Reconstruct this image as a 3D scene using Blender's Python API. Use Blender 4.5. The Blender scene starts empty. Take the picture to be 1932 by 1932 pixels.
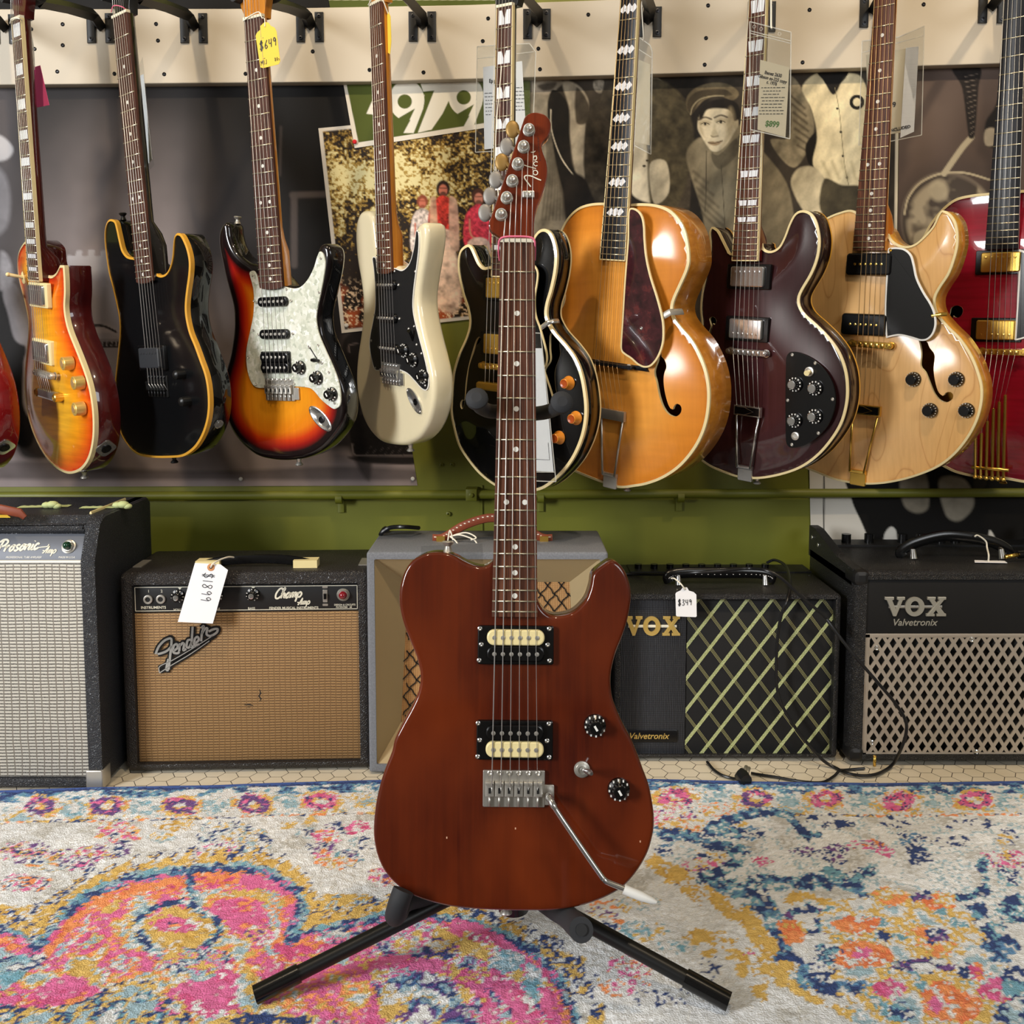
import bpy, bmesh, math, random
import numpy as np
from math import sin, cos, tan, atan, atan2, pi, radians, sqrt
from mathutils import Vector, Matrix
from mathutils.geometry import delaunay_2d_cdt

random.seed(7)
RS = np.random.RandomState(11)
SC = bpy.context.scene
COL = SC.collection

# ---------------------------------------------------------------- camera, world, lights, exposure
F, CX, PY, HZ = 1780.0, 966.0, 800.0, 650.0
PITCH = atan((PY - HZ) / F)
CAMZ = 0.79
cam = bpy.data.cameras.new('camera')
camo = bpy.data.objects.new('camera', cam)
COL.objects.link(camo)
camo.location = (0, 0, CAMZ)
camo.rotation_euler = (pi / 2 - PITCH, 0, 0)
cam.sensor_width = 36
cam.lens = 36 * F / 1932
cam.shift_y = -(966 - PY) / 1932
cam.clip_start = 0.05
SC.camera = camo

w = bpy.data.worlds.new('world')
SC.world = w
w.use_nodes = True
w.node_tree.nodes['Background'].inputs[0].default_value = (0.95, 0.97, 1.0, 1)
w.node_tree.nodes['Background'].inputs[1].default_value = 0.13

SC.view_settings.view_transform = 'Standard'
SC.view_settings.look = 'None'
SC.view_settings.gamma = 1
SC.view_settings.use_curve_mapping = False
SC.view_settings.exposure = 0.34


def area(name, loc, target, sx, sy, power, col):
    l = bpy.data.lights.new(name, 'AREA')
    l.shape = 'RECTANGLE'
    l.size, l.size_y = sx, sy
    l.energy = power
    l.color = col
    o = bpy.data.objects.new(name, l)
    COL.objects.link(o)
    o.location = loc
    d = Vector(target) - Vector(loc)
    o.rotation_euler = d.to_track_quat('-Z', 'Y').to_euler()
    return o


# shop windows: a big one to the left of the camera, one behind it; warm ceiling lamps
area('window_light', (-3.05, -0.9, 1.55), (0.2, 1.9, 0.6), 0.95, 1.35, 150, (0.97, 0.985, 1.0))
area('window_light', (2.1, -2.6, 2.2), (0.2, 1.8, 0.4), 1.9, 1.3, 44, (0.94, 0.97, 1.0))
for x, y, p in ((-0.9, 0.55, 15), (0.35, 0.5, 15), (1.5, 0.6, 17)):
    l = bpy.data.lights.new('ceiling_spot', 'SPOT')
    l.energy = p * 4.0
    l.color = (1.0, 0.80, 0.55)
    l.spot_size = radians(75)
    l.spot_blend = 0.6
    l.shadow_soft_size = 0.05
    o = bpy.data.objects.new('ceiling_spot', l)
    COL.objects.link(o)
    o.location = (x, y, 2.75)
    o.rotation_euler = (Vector((x * 1.05, 2.0, 1.0)) - o.location).to_track_quat('-Z', 'Y').to_euler()

# ---------------------------------------------------------------- photo geometry
_fw = np.array([0, cos(PITCH), -sin(PITCH)])
_up = np.array([0, sin(PITCH), cos(PITCH)])
_rt = np.array([1.0, 0, 0])
CP = np.array([0, 0, CAMZ])


def ray(x, y):
    return _fw + _rt * (x - CX) / F - _up * (y - PY) / F


def at_y(x, y, Y):
    d = ray(x, y)
    return CP + d * (Y / d[1])


def at_z(x, y, z):
    d = ray(x, y)
    return CP + d * ((z - CAMZ) / d[2])


CROPS = dict(c1=(0, 0, 3.864), c2=(400, 0, 3.864), c3=(800, 0, 3.864), c4=(1200, 0, 3.864), c5=(1432, 0, 3.864),
             c6=(0, 450, 3.864), c7=(400, 450, 3.864), c8=(800, 450, 3.864), d1=(1200, 450, 3.864), d2=(1432, 450, 3.864),
             d3=(0, 900, 3.864), d4=(250, 1000, 3.864), d5=(680, 950, 3.864), d6=(1100, 1000, 3.864), d7=(1432, 950, 3.512),
             d8=(680, 1350, 3.22), r1=(0, 1440, 3.864), r2=(400, 1440, 3.864), r3=(1000, 1440, 3.864), r4=(1432, 1440, 3.864),
             e5=(880, 200, 6.9), e6=(880, 1420, 5.084), e7=(0, 900, 6.44), e8=(1780, 350, 3.22), px=(0, 0, 1.0))


def P(s):
    """'c6 1,2 3,4* c7 5,6' -> list of photo points (x, y, corner)"""
    out, k = [], CROPS['px']
    for t in s.split():
        if t in CROPS:
            k = CROPS[t]
            continue
        c = t.endswith('*')
        a, b = t.rstrip('*').split(',')
        out.append((k[0] + float(a) / k[2], k[1] + float(b) / k[2], c))
    return out


def Q(s):
    p = P(s)
    return p[0][0], p[0][1]


class Fr:
    """a plane in space: origin on the sight line of a photo point at depth Y; u right, v up, n towards the room"""

    def __init__(s, x, y, Y, yaw=0, tilt=0, roll=0):
        s.o = at_y(x, y, Y)
        s._axes(yaw, tilt, roll)

    def _axes(s, yaw, tilt, roll=0):
        a, t, r = radians(yaw), radians(tilt), radians(roll)
        u = np.array([cos(a), -sin(a), 0])
        n = np.array([-sin(a), -cos(a), 0])
        v = np.array([0, 0, 1.0]) * cos(t) + n * sin(t)
        s.u, s.v = u * cos(r) + v * sin(r), v * cos(r) - u * sin(r)
        s.n = np.cross(s.u, s.v)

    def L(s, x, y, h=0.0):
        d = ray(x, y)
        k = np.dot(s.o + s.n * h - CP, s.n) / np.dot(d, s.n)
        q = CP + d * k - s.o
        return np.array([q @ s.u, q @ s.v])

    def S(s, st, h=0.0):
        return [tuple(s.L(a, b, h)) + (c,) for a, b, c in P(st)]

    def W(s, a, b, h=0.0):
        return s.o + s.u * a + s.v * b + s.n * h

    def loc(s, p):
        q = np.array(p) - s.o
        return np.array([q @ s.u, q @ s.v, q @ s.n])

    def pix(s, a, b, h=0.0):
        q = s.o - CP + np.multiply.outer(a, s.u) + np.multiply.outer(b, s.v) + s.n * h
        z = q @ _fw
        return CX + F * (q @ _rt) / z, PY - F * (q @ _up) / z

    def mat(s):
        m = Matrix.Identity(4)
        for i in range(3):
            m[i][0], m[i][1], m[i][2], m[i][3] = s.u[i], s.v[i], s.n[i], s.o[i]
        return m


# ---------------------------------------------------------------- curves and polygons (numpy)
def cat(pts, closed=True, per=8):
    """Catmull-Rom through (x,y[,corner]) points; corners stay sharp"""
    n = len(pts)
    A = np.array([p[:2] for p in pts], float)
    c = [len(p) > 2 and bool(p[2]) for p in pts]
    out = []
    for i in range(n if closed else n - 1):
        p1, p2 = A[i], A[(i + 1) % n]
        p0 = A[(i - 1) % n] if (closed or i > 0) else p1
        p3 = A[(i + 2) % n] if (closed or i + 2 < n) else p2
        m1 = np.zeros(2) if c[i] else (p2 - p0) / 2
        m2 = np.zeros(2) if c[(i + 1) % n] else (p3 - p1) / 2
        d = np.linalg.norm(p2 - p1)
        for q, nm in ((0, m1), (1, m2)):
            l = np.linalg.norm(nm)
            if l > d * 1.2:
                nm *= d * 1.2 / l
        for k in range(per):
            t = k / per
            out.append((2 * t ** 3 - 3 * t ** 2 + 1) * p1 + (t ** 3 - 2 * t ** 2 + t) * m1 + (-2 * t ** 3 + 3 * t ** 2) * p2 + (t ** 3 - t ** 2) * m2)
    if not closed:
        out.append(A[-1])
    return np.array(out)


def cat3(pts, per=6):
    A = np.array(pts, float)
    n = len(A)
    out = []
    for i in range(n - 1):
        p1, p2 = A[i], A[i + 1]
        p0 = A[i - 1] if i else p1
        p3 = A[i + 2] if i + 2 < n else p2
        m1, m2 = (p2 - p0) / 2, (p3 - p1) / 2
        for k in range(per):
            t = k / per
            out.append((2 * t ** 3 - 3 * t ** 2 + 1) * p1 + (t ** 3 - 2 * t ** 2 + t) * m1 + (-2 * t ** 3 + 3 * t ** 2) * p2 + (t ** 3 - t ** 2) * m2)
    out.append(A[-1])
    return out


def resample(A, n):
    B = np.vstack([A, A[:1]])
    s = np.concatenate([[0], np.cumsum(np.linalg.norm(np.diff(B, axis=0), axis=1))])
    t = np.linspace(0, s[-1], n, endpoint=False)
    return np.column_stack([np.interp(t, s, B[:, 0]), np.interp(t, s, B[:, 1])])


def ccw(A):
    A = np.asarray(A, float)
    x, y = A[:, 0], A[:, 1]
    return A if np.sum(x * np.roll(y, -1) - y * np.roll(x, -1)) > 0 else A[::-1].copy()


def normals(A):
    t = np.roll(A, -1, 0) - np.roll(A, 1, 0)
    t /= np.linalg.norm(t, axis=1)[:, None] + 1e-12
    return np.column_stack([t[:, 1], -t[:, 0]])


def inset(A, d):
    return A - normals(A) * d


def inside(X, Y, A):
    r = np.zeros(np.shape(X), bool)
    x0, y0 = A[:, 0], A[:, 1]
    x1, y1 = np.roll(x0, -1), np.roll(y0, -1)
    for a, b, c, d in zip(x0, y0, x1, y1):
        if b == d:
            continue
        m = ((b > Y) != (d > Y)) & (X < (c - a) * (Y - b) / (d - b) + a)
        r ^= m
    return r


def segdist(X, Y, A, closed=True):
    best = np.full(np.shape(X), 1e9)
    B = np.vstack([A, A[:1]]) if closed else A
    for (a, b), (c, d) in zip(B[:-1], B[1:]):
        dx, dy = c - a, d - b
        l = dx * dx + dy * dy + 1e-15
        t = np.clip(((X - a) * dx + (Y - b) * dy) / l, 0, 1)
        best = np.minimum(best, (X - a - t * dx) ** 2 + (Y - b - t * dy) ** 2)
    return np.sqrt(best)


def vnoise(X, Y, f, seed=0):
    """value noise 0..1"""
    x, y = np.asarray(X) * f, np.asarray(Y) * f
    xi, yi = np.floor(x).astype(int), np.floor(y).astype(int)
    fx, fy = x - xi, y - yi
    fx, fy = fx * fx * (3 - 2 * fx), fy * fy * (3 - 2 * fy)

    def h(i, j):
        v = (i * 374761393 + j * 668265263 + seed * 974634777) & 0x7fffffff
        v = ((v ^ (v >> 13)) * 1274126177) & 0x7fffffff
        return ((v ^ (v >> 16)) & 0xffff) / 65535.0
    return (h(xi, yi) * (1 - fx) + h(xi + 1, yi) * fx) * (1 - fy) + (h(xi, yi + 1) * (1 - fx) + h(xi + 1, yi + 1) * fx) * fy


def fbm(X, Y, f, seed=0, o=3):
    s, a, t = 0, 1.0, 0
    for k in range(o):
        s = s + a * vnoise(X, Y, f * 2 ** k, seed + k * 17)
        t += a
        a *= 0.5
    return s / t


def lin(h):
    h = h.lstrip('#')
    c = [int(h[i:i + 2], 16) / 255 for i in (0, 2, 4)]
    return tuple(x / 12.92 if x <= 0.04045 else ((x + 0.055) / 1.055) ** 2.4 for x in c)


# ---------------------------------------------------------------- mesh building
class MB:
    def __init__(s):
        s.v, s.f, s.m, s.c, s.a = [], [], [], None, None
        s.T()
        s.mi = 0

    def T(s, c=(0, 0), r=(1, 0), u=(0, 1)):
        s.tc, s.tr, s.tu = np.array(c[:2], float), np.array(r, float), np.array(u, float)
        return s

    def p(s, x, y, h):
        q = s.tc + s.tr * x + s.tu * y
        s.v.append((q[0], q[1], h))
        return len(s.v) - 1

    def raw(s, q):
        s.v.append(tuple(q))
        return len(s.v) - 1

    def face(s, f):
        s.f.append(tuple(f))
        s.m.append(s.mi)

    def ring(s, a, b):
        n = len(a)
        for i in range(n):
            s.face((a[i], a[(i + 1) % n], b[(i + 1) % n], b[i]))

    def prism(s, poly, h0, h1, bev=0.0):
        """polygon from h0 (back) to h1 (front), front edge rounded by bev"""
        A = ccw([q[:2] for q in poly])
        levels = [(0, h0)]
        if bev > 0:
            levels += [(0, h1 - bev), (bev * .3, h1 - bev * .3), (bev, h1)]
        else:
            levels += [(0, h1)]
        rr = []
        for d, h in levels:
            B = inset(A, d) if d else A
            rr.append([s.p(x, y, h) for x, y in B])
        for a, b in zip(rr[:-1], rr[1:]):
            s.ring(a, b)
        s.face(rr[-1])
        s.face(rr[0][::-1])
        return s

    def rect(s, w, h, h0, h1, bev=0.0, r=0.0, cx=0, cy=0, n=5):
        return s.prism(rrect(w, h, r, cx, cy, n), h0, h1, bev)

    def lathe(s, cx, cy, prof, seg=24, cap=True):
        """profile of (radius, height), axis along n"""
        rr = []
        for r, h in prof:
            rr.append([s.p(cx + r * cos(2 * pi * i / seg), cy + r * sin(2 * pi * i / seg), h) for i in range(seg)])
        for a, b in zip(rr[:-1], rr[1:]):
            s.ring(a, b)
        if cap:
            s.face(rr[-1])
            s.face(rr[0][::-1])
        return s

    def tube(s, pts, r, seg=10, flat=None, cap=True):
        """tube through 3d points; r number or list"""
        pts = [np.array(q, float) for q in pts]
        n = len(pts)
        rs = r if hasattr(r, '__len__') else [r] * n
        prev = None
        rr = []
        for i in range(n):
            t = pts[min(i + 1, n - 1)] - pts[max(i - 1, 0)]
            t /= np.linalg.norm(t) + 1e-12
            if prev is None:
                a = np.array([0, 0, 1.0]) if abs(t[2]) < .9 else np.array([1.0, 0, 0])
                x = np.cross(t, a)
            else:
                x = prev - t * np.dot(prev, t)
            x /= np.linalg.norm(x) + 1e-12
            prev = x
            y = np.cross(t, x)
            k = flat or 1.0
            rr.append([s.raw(pts[i] + rs[i] * (cos(2 * pi * j / seg) * x + k * sin(2 * pi * j / seg) * y)) for j in range(seg)])
        for a, b in zip(rr[:-1], rr[1:]):
            s.ring(b, a)
        if cap:
            s.face(rr[0])
            s.face(rr[-1][::-1])
        return s

    def ball(s, c, r, sx=1, sy=1, sz=1, seg=14, rings=8):
        rr = []
        for i in range(1, rings):
            t = pi * i / rings
            rr.append([s.raw((c[0] + r * sx * sin(t) * cos(2 * pi * j / seg), c[1] + r * sy * sin(t) * sin(2 * pi * j / seg), c[2] - r * sz * cos(t))) for j in range(seg)])
        for a, b in zip(rr[:-1], rr[1:]):
            s.ring(a, b)
        b0, t0 = s.raw((c[0], c[1], c[2] - r * sz)), s.raw((c[0], c[1], c[2] + r * sz))
        for j in range(seg):
            s.face((b0, rr[0][(j + 1) % seg], rr[0][j]))
            s.face((t0, rr[-1][j], rr[-1][(j + 1) % seg]))
        return s

    def box(s, a, b):
        (x0, y0, z0), (x1, y1, z1) = a, b
        i = [s.raw(q) for q in ((x0, y0, z0), (x1, y0, z0), (x1, y1, z0), (x0, y1, z0), (x0, y0, z1), (x1, y0, z1), (x1, y1, z1), (x0, y1, z1))]
        for f in ((3, 2, 1, 0), (4, 5, 6, 7), (0, 1, 5, 4), (1, 2, 6, 5), (2, 3, 7, 6), (3, 0, 4, 7)):
            s.face([i[k] for k in f])
        return s

    def ribbon(s, pts, w, h0, h1):
        """flat stroke of width w along 2d points (plane strokes: lettering); w number or list"""
        A = np.array([q[:2] for q in pts], float)
        n = len(A)
        if n < 2:
            return s
        W = np.array(w if hasattr(w, '__len__') else [w] * n) / 2
        t = np.zeros_like(A)
        t[1:-1] = A[2:] - A[:-2]
        t[0], t[-1] = A[1] - A[0], A[-1] - A[-2]
        t /= np.linalg.norm(t, axis=1)[:, None] + 1e-12
        nn = np.column_stack([-t[:, 1], t[:, 0]])
        l, r = A + nn * W[:, None], A - nn * W[:, None]
        a = [[s.p(*l[i], h1), s.p(*r[i], h1), s.p(*r[i], h0), s.p(*l[i], h0)] for i in range(n)]
        for q, z in zip(a[:-1], a[1:]):
            for k in range(4):
                s.face((q[k], q[(k + 1) % 4], z[(k + 1) % 4], z[k]))
        s.face(a[0][::-1])
        s.face(a[-1])
        return s


def rrect(w, h, r=0.0, cx=0, cy=0, n=5):
    if r <= 0:
        return [(cx - w / 2, cy - h / 2), (cx + w / 2, cy - h / 2), (cx + w / 2, cy + h / 2), (cx - w / 2, cy + h / 2)]
    r = min(r, w / 2 * .999, h / 2 * .999)
    o = []
    for k, (sx, sy) in enumerate(((1, -1), (1, 1), (-1, 1), (-1, -1))):
        a0 = -pi / 2 + k * pi / 2
        for i in range(n + 1):
            a = a0 + pi / 2 * i / n
            o.append((cx + sx * (w / 2 - r) + r * cos(a), cy + sy * (h / 2 - r) + r * sin(a)))
    return o


def obj(name, mb, mats, parent=None, ang=35, fix=True):
    me = bpy.data.meshes.new(name)
    me.from_pydata(mb.v, [], mb.f)
    if not isinstance(mats, (list, tuple)):
        mats = [mats]
    for m in mats:
        me.materials.append(m)
    if len(mats) > 1:
        me.polygons.foreach_set('material_index', np.array(mb.m, np.int32))
    if fix:
        bm = bmesh.new()
        bm.from_mesh(me)
        bmesh.ops.recalc_face_normals(bm, faces=bm.faces)
        bm.to_mesh(me)
        bm.free()
    me.polygons.foreach_set('use_smooth', np.ones(len(me.polygons), bool))
    if ang is not None:
        me.set_sharp_from_angle(angle=radians(ang))
    me.polygons.foreach_set('use_smooth', np.array([len(p.vertices) < 5 for p in me.polygons]))
    if mb.c is not None:
        at = me.attributes.new('paint', 'FLOAT_COLOR', 'POINT')
        c = np.ones((len(mb.v), 4), np.float32)
        c[:, :3] = mb.c
        at.data.foreach_set('color', c.ravel())
    if mb.a is not None:
        at = me.attributes.new('edge', 'FLOAT', 'POINT')
        at.data.foreach_set('value', np.array(mb.a, np.float32))
    me.update()
    o = bpy.data.objects.new(name, me)
    COL.objects.link(o)
    if parent is not None:
        o.parent = parent
    return o


def thing(name, label, cat_, frame=None, group=None):
    o = bpy.data.objects.new(name, None)
    COL.objects.link(o)
    o.empty_display_size = 0.05
    if frame is not None:
        o.matrix_world = frame.mat()
    o['label'] = label
    o['category'] = cat_
    if group:
        o['group'] = group
    return o


def tag(o, label, cat_, group=None):
    o['label'] = label
    o['category'] = cat_
    if group:
        o['group'] = group
    return o


def struct(name, mb, m, parent=None, ang=35):
    o = obj(name, mb, m, parent, ang)
    if parent is None:
        o['kind'] = 'structure'
    return o


# ---------------------------------------------------------------- materials
MATS = {}


class NT:
    def __init__(s, m):
        s.m, s.t = m, m.node_tree
        s.bsdf = s.t.nodes['Principled BSDF']

    def n(s, kind, **kw):
        nd = s.t.nodes.new(kind)
        ins = kw.pop('i', {})
        for k, v in kw.items():
            setattr(nd, k, v)
        for k, v in ins.items():
            s.set(nd, k, v)
        return nd

    def set(s, nd, k, v):
        if isinstance(v, bpy.types.NodeSocket):
            s.t.links.new(v, nd.inputs[k])
        elif isinstance(v, bpy.types.Node):
            s.t.links.new(v.outputs[0], nd.inputs[k])
        else:
            if isinstance(v, tuple) and len(v) == 3 and nd.inputs[k].type == 'RGBA':
                v = v + (1,)
            nd.inputs[k].default_value = v

    def math(s, op, a, b=0.0, c=0.0):
        return s.n('ShaderNodeMath', operation=op, i={0: a, 1: b, 2: c})

    def xyz(s, scale=None, gen='Object'):
        tc = s.n('ShaderNodeTexCoord')
        o = tc.outputs[gen]
        if scale is not None:
            mp = s.n('ShaderNodeMapping', i={'Vector': o, 'Scale': scale})
            o = mp.outputs[0]
        return o

    def sep(s, v=None):
        return s.n('ShaderNodeSeparateXYZ', i={0: v if v is not None else s.xyz()})

    def noise(s, v, scale, detail=3.0, rough=.5):
        return s.n('ShaderNodeTexNoise', i={'Vector': v, 'Scale': scale, 'Detail': detail, 'Roughness': rough})

    def ramp(s, f, stops):
        r = s.n('ShaderNodeValToRGB', i={0: f})
        e = r.color_ramp.elements
        while len(e) < len(stops):
            e.new(0.5)
        for k, (p, c) in zip(e, stops):
            k.position = p
            k.color = tuple(c) + (1,)
        return r

    def mix(s, f, a, b, mode='MIX'):
        r = s.n('ShaderNodeMix', data_type='RGBA', blend_type=mode, i={0: f})
        s.set(r, 6, a)
        s.set(r, 7, b)
        return r.outputs[2]

    def base(s, v):
        s.set(s.bsdf, 'Base Color', v)
        return s

    def bump(s, h, strength=.3, dist=.002):
        b = s.n('ShaderNodeBump', i={'Height': h, 'Strength': strength, 'Distance': dist})
        s.t.links.new(b.outputs[0], s.bsdf.inputs['Normal'])
        return s


def mat(name, col='#808080', rough=.5, metal=0.0, coat=0.0, coat_rough=.04, **kw):
    if name in MATS:
        return MATS[name]
    m = bpy.data.materials.new(name)
    m.use_nodes = True
    b = m.node_tree.nodes['Principled BSDF']
    c = lin(col) if isinstance(col, str) else col
    b.inputs['Base Color'].default_value = tuple(c) + (1,)
    b.inputs['Roughness'].default_value = rough
    b.inputs['Metallic'].default_value = metal
    b.inputs['Coat Weight'].default_value = coat
    b.inputs['Coat Roughness'].default_value = coat_rough
    for k, v in kw.items():
        b.inputs[k].default_value = v
    MATS[name] = m
    return m


def nmat(name, *a, **k):
    m = mat(name, *a, **k)
    return m, NT(m)


mat('chrome', '#d8d8d6', .2, .92)
mat('nickel', '#c9c5bc', .36, .8)
mat('gold', '#e6bd5c', .24, .9)
mat('black_metal', '#141414', .38, .3)
mat('dark_steel', '#3a3a3c', .35, 1.0)
mat('steel_string', '#d4d2cc', .4, .55)
mat('bronze_string', '#d0ac78', .4, .6)
mat('fret_wire', '#d2c8ac', .3, .9)
mat('bone', '#e6dcc2', .4)
mat('cream_plastic', '#ead9a0', .35)
mat('cream_binding', '#e2cf9c', .3, coat=.5)
mat('amber_binding', '#d29a33', .3, coat=.5)
mat('black_plastic', '#0b0b0c', .22)
mat('satin_black', '#101011', .5)
mat('ebony_cover', '#2b2d31', .45)
mat('rubber', '#26272a', .75)
mat('white_plastic', '#e8e6df', .4)
mat('amber_plastic', '#d9862a', .2, coat=.6)
mat('dark_amber', '#a04410', .25, coat=.5)
mat('gold_knob', '#dfbd6a', .28, .45, .8)
mat('pearl_dot', '#dcdad2', .25)
mat('white_pearl', '#e4e6ea', .15, coat=.5)
mat('tuner_button', '#8a8680', .5, .4)
mat('gold_button', '#94743c', .45, .4)
mat('ink', '#15151a', .6)
mat('white_paint', '#eceae4', .5)
mat('silver_paint', '#b7b4a8', .35, .4)
mat('cream_paint', '#e4dfcb', .5)
mat('paper', '#eeeef0', .7)
mat('yellow_paper', '#dfc03c', .7)
mat('pink_paper', '#ef5b96', .7)
mat('brown_leather', '#7c3a22', .5)
mat('red_jewel', '#7d0f1c', .1, coat=1.0)
mat('green_jewel', '#0b3a24', .1, coat=1.0)
mat('string_cord', '#e9e3d2', .8)
mat('pink_cord', '#e86f8c', .6)
mat('red_pin', '#d01f28', .3)
mat('white_pin', '#d8d6d0', .4)
mat('cable', '#141416', .35)

# clear plastic: thin sheet
m = bpy.data.materials.new('clear_plastic')
m.use_nodes = True
t = NT(m)
tr = t.n('ShaderNodeBsdfTransparent', i={0: (.93, .94, .94)})
gl = t.n('ShaderNodeBsdfGlossy', i={'Roughness': .18, 'Color': (.9, .9, .9)})
nz = t.noise(t.xyz(), 60, 2)
bp = t.n('ShaderNodeBump', i={'Height': nz.outputs[0], 'Strength': .28, 'Distance': .003})
t.t.links.new(bp.outputs[0], gl.inputs['Normal'])
mx = t.n('ShaderNodeMixShader', i={0: .07})
t.t.links.new(tr.outputs[0], mx.inputs[1])
t.t.links.new(gl.outputs[0], mx.inputs[2])
t.t.links.new(mx.outputs[0], t.t.nodes['Material Output'].inputs['Surface'])
MATS['clear_plastic'] = m


def tolex(name, col, scale=420, bump=.5):
    m, t = nmat(name, col, .42)
    v = t.n('ShaderNodeTexVoronoi', feature='DISTANCE_TO_EDGE', i={'Vector': t.xyz(), 'Scale': scale})
    r = t.ramp(v.outputs[0], [(0, (0, 0, 0)), (.25, (1, 1, 1))])
    t.bump(r.outputs[0], bump, .0012)
    nz = t.noise(t.xyz(), 9, 3)
    c = lin(col)
    t.base(t.mix(nz.outputs[0], tuple(x * .8 for x in c), tuple(x * 1.25 for x in c)))
    return m


tolex('tolex_charcoal', '#2a2c31', 330, .7)
tolex('tolex_black', '#1c1d20', 330, .7)
tolex('tolex_vox', '#18181a', 420, .7)
tolex('tolex_brown_black', '#242121', 300, .7)


def wood(name, dark, light, scale=(60, 5, 60), rough=.35, coat=0.0, detail=5, contrast=(.35, .65), bump=0):
    m, t = nmat(name, dark, rough, coat=coat, **{'Specular IOR Level': .2})
    nz = t.noise(t.xyz(scale), 1.0, detail, .6)
    r = t.ramp(nz.outputs[0], [(contrast[0], lin(dark)), (contrast[1], lin(light))])
    t.base(r.outputs[0])
    if bump:
        t.bump(nz.outputs[0], bump, .001)
    return m


wood('rosewood', '#2c1a15', '#5c3a2e', (420, 14, 420), .5)
wood('rosewood_red', '#361c13', '#6a402c', (380, 12, 380), .5)
wood('ebony', '#101013', '#1e1d20', (300, 12, 300), .35)
wood('maple_amber', '#a8651a', '#c9842c', (90, 4, 90), .3, .8)
wood('neck_mahogany', '#3c0d0c', '#561512', (90, 4, 90), .3, .8)
wood('neck_brown', '#4a2413', '#6a3720', (90, 4, 90), .3, .8)
wood('lacquer_side_cherry', '#3a0a0c', '#4e1210', (40, 6, 40), .3, 1.0)
mat('lacquer_black', '#040405', .3, coat=1.0, **{'Specular IOR Level': .1})
mat('lacquer_satin_black', '#060709', .4, coat=.5, coat_rough=.1, **{'Specular IOR Level': .15})
mat('lacquer_cream', '#e5d9b6', .3, coat=1.0)
mat('neck_black', '#0d0c0c', .3, coat=.8)


def burst(name, stops, flame=0.0, fscale=(6, 130, 6), rough=.3, grain=0.0, coat=1.0, coat_rough=.05, figure=0.0):
    """lacquer whose dye darkens towards the rim of the body (attribute 'edge' = distance from the rim in metres)"""
    m, t = nmat(name, '#ffffff', rough, coat=coat, coat_rough=coat_rough, **{'Specular IOR Level': .15})
    a = t.n('ShaderNodeAttribute', attribute_name='edge')
    f = t.math('MULTIPLY', a.outputs['Fac'], 10.0)
    r = t.ramp(f.outputs[0], [(p * 10, lin(c)) for p, c in stops])
    c = r.outputs[0]
    if flame:
        nz = t.noise(t.xyz(fscale), 1.0, 2, .5)
        c = t.mix(t.math('MULTIPLY', t.ramp(nz.outputs[0], [(.35, (0, 0, 0)), (.65, (1, 1, 1))]).outputs[0], flame).outputs[0], c, (.35, .28, .2), 'MULTIPLY')
    if grain:
        nz = t.noise(t.xyz((140, 4, 140)), 1.0, 4, .6)
        c = t.mix(t.math('MULTIPLY', t.ramp(nz.outputs[0], [(.4, (0, 0, 0)), (.7, (1, 1, 1))]).outputs[0], grain).outputs[0], c, (.55, .42, .3), 'MULTIPLY')
    if figure:                                                     # cathedral grain: thin contour lines of a stretched noise
        nz = t.noise(t.xyz((11, 3.2, 11)), 1.0, 1.5, .4)
        fr = t.math('ABSOLUTE', t.math('SUBTRACT', t.math('FRACT', t.math('MULTIPLY', nz.outputs[0], 7.0).outputs[0]).outputs[0], .5).outputs[0])
        ln = t.ramp(fr.outputs[0], [(0.0, (1, 1, 1)), (.035, (.25, .25, .25)), (.09, (0, 0, 0))])
        c = t.mix(t.math('MULTIPLY', ln.outputs[0], figure).outputs[0], c, (.55, .36, .2), 'MULTIPLY')
    t.base(c)
    return m


burst('burst_cherry', [(0, '#c02a12'), (.008, '#d63c12'), (.026, '#e86c12'), (.05, '#f09a1c'), (.085, '#f2b22c')], .3, (10, 110, 10))
burst('burst_three_tone', [(0, '#0c0708'), (.016, '#160809'), (.026, '#8c100c'), (.038, '#c4380c'), (.054, '#de7c12'), (.085, '#e6921c')], 0, grain=.2)
burst('amber_top', [(0, '#c87820'), (.05, '#da8a30'), (.095, '#e29a42')], .12, (8, 60, 8), grain=.15, coat=.7, coat_rough=.16)
burst('walnut_top', [(0, '#2c1417'), (.06, '#3a1b1e'), (.095, '#3e1d20')], 0, grain=.5)
burst('natural_top', [(0, '#dba866'), (.05, '#e2b274'), (.095, '#e4b67a')], 0, grain=.2, coat=.7, coat_rough=.12, figure=.45)
burst('red_top', [(0, '#5e0a1c'), (.03, '#8c1024'), (.09, '#9a1228')], .3, (8, 150, 8))
burst('red_dark_top', [(0, '#7a0d12'), (.03, '#a01217'), (.09, '#b01a1c')], .2, (8, 90, 8))
wood('side_amber', '#a5661c', '#be7d2b', (30, 90, 30), .3, 1.0)
wood('side_walnut', '#1d0f10', '#2a1614', (30, 40, 30), .3, 1.0)
wood('side_natural', '#b27a24', '#cc9538', (30, 60, 30), .3, 1.0)
wood('side_red', '#4a0612', '#68091a', (30, 60, 30), .3, 1.0)

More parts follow.
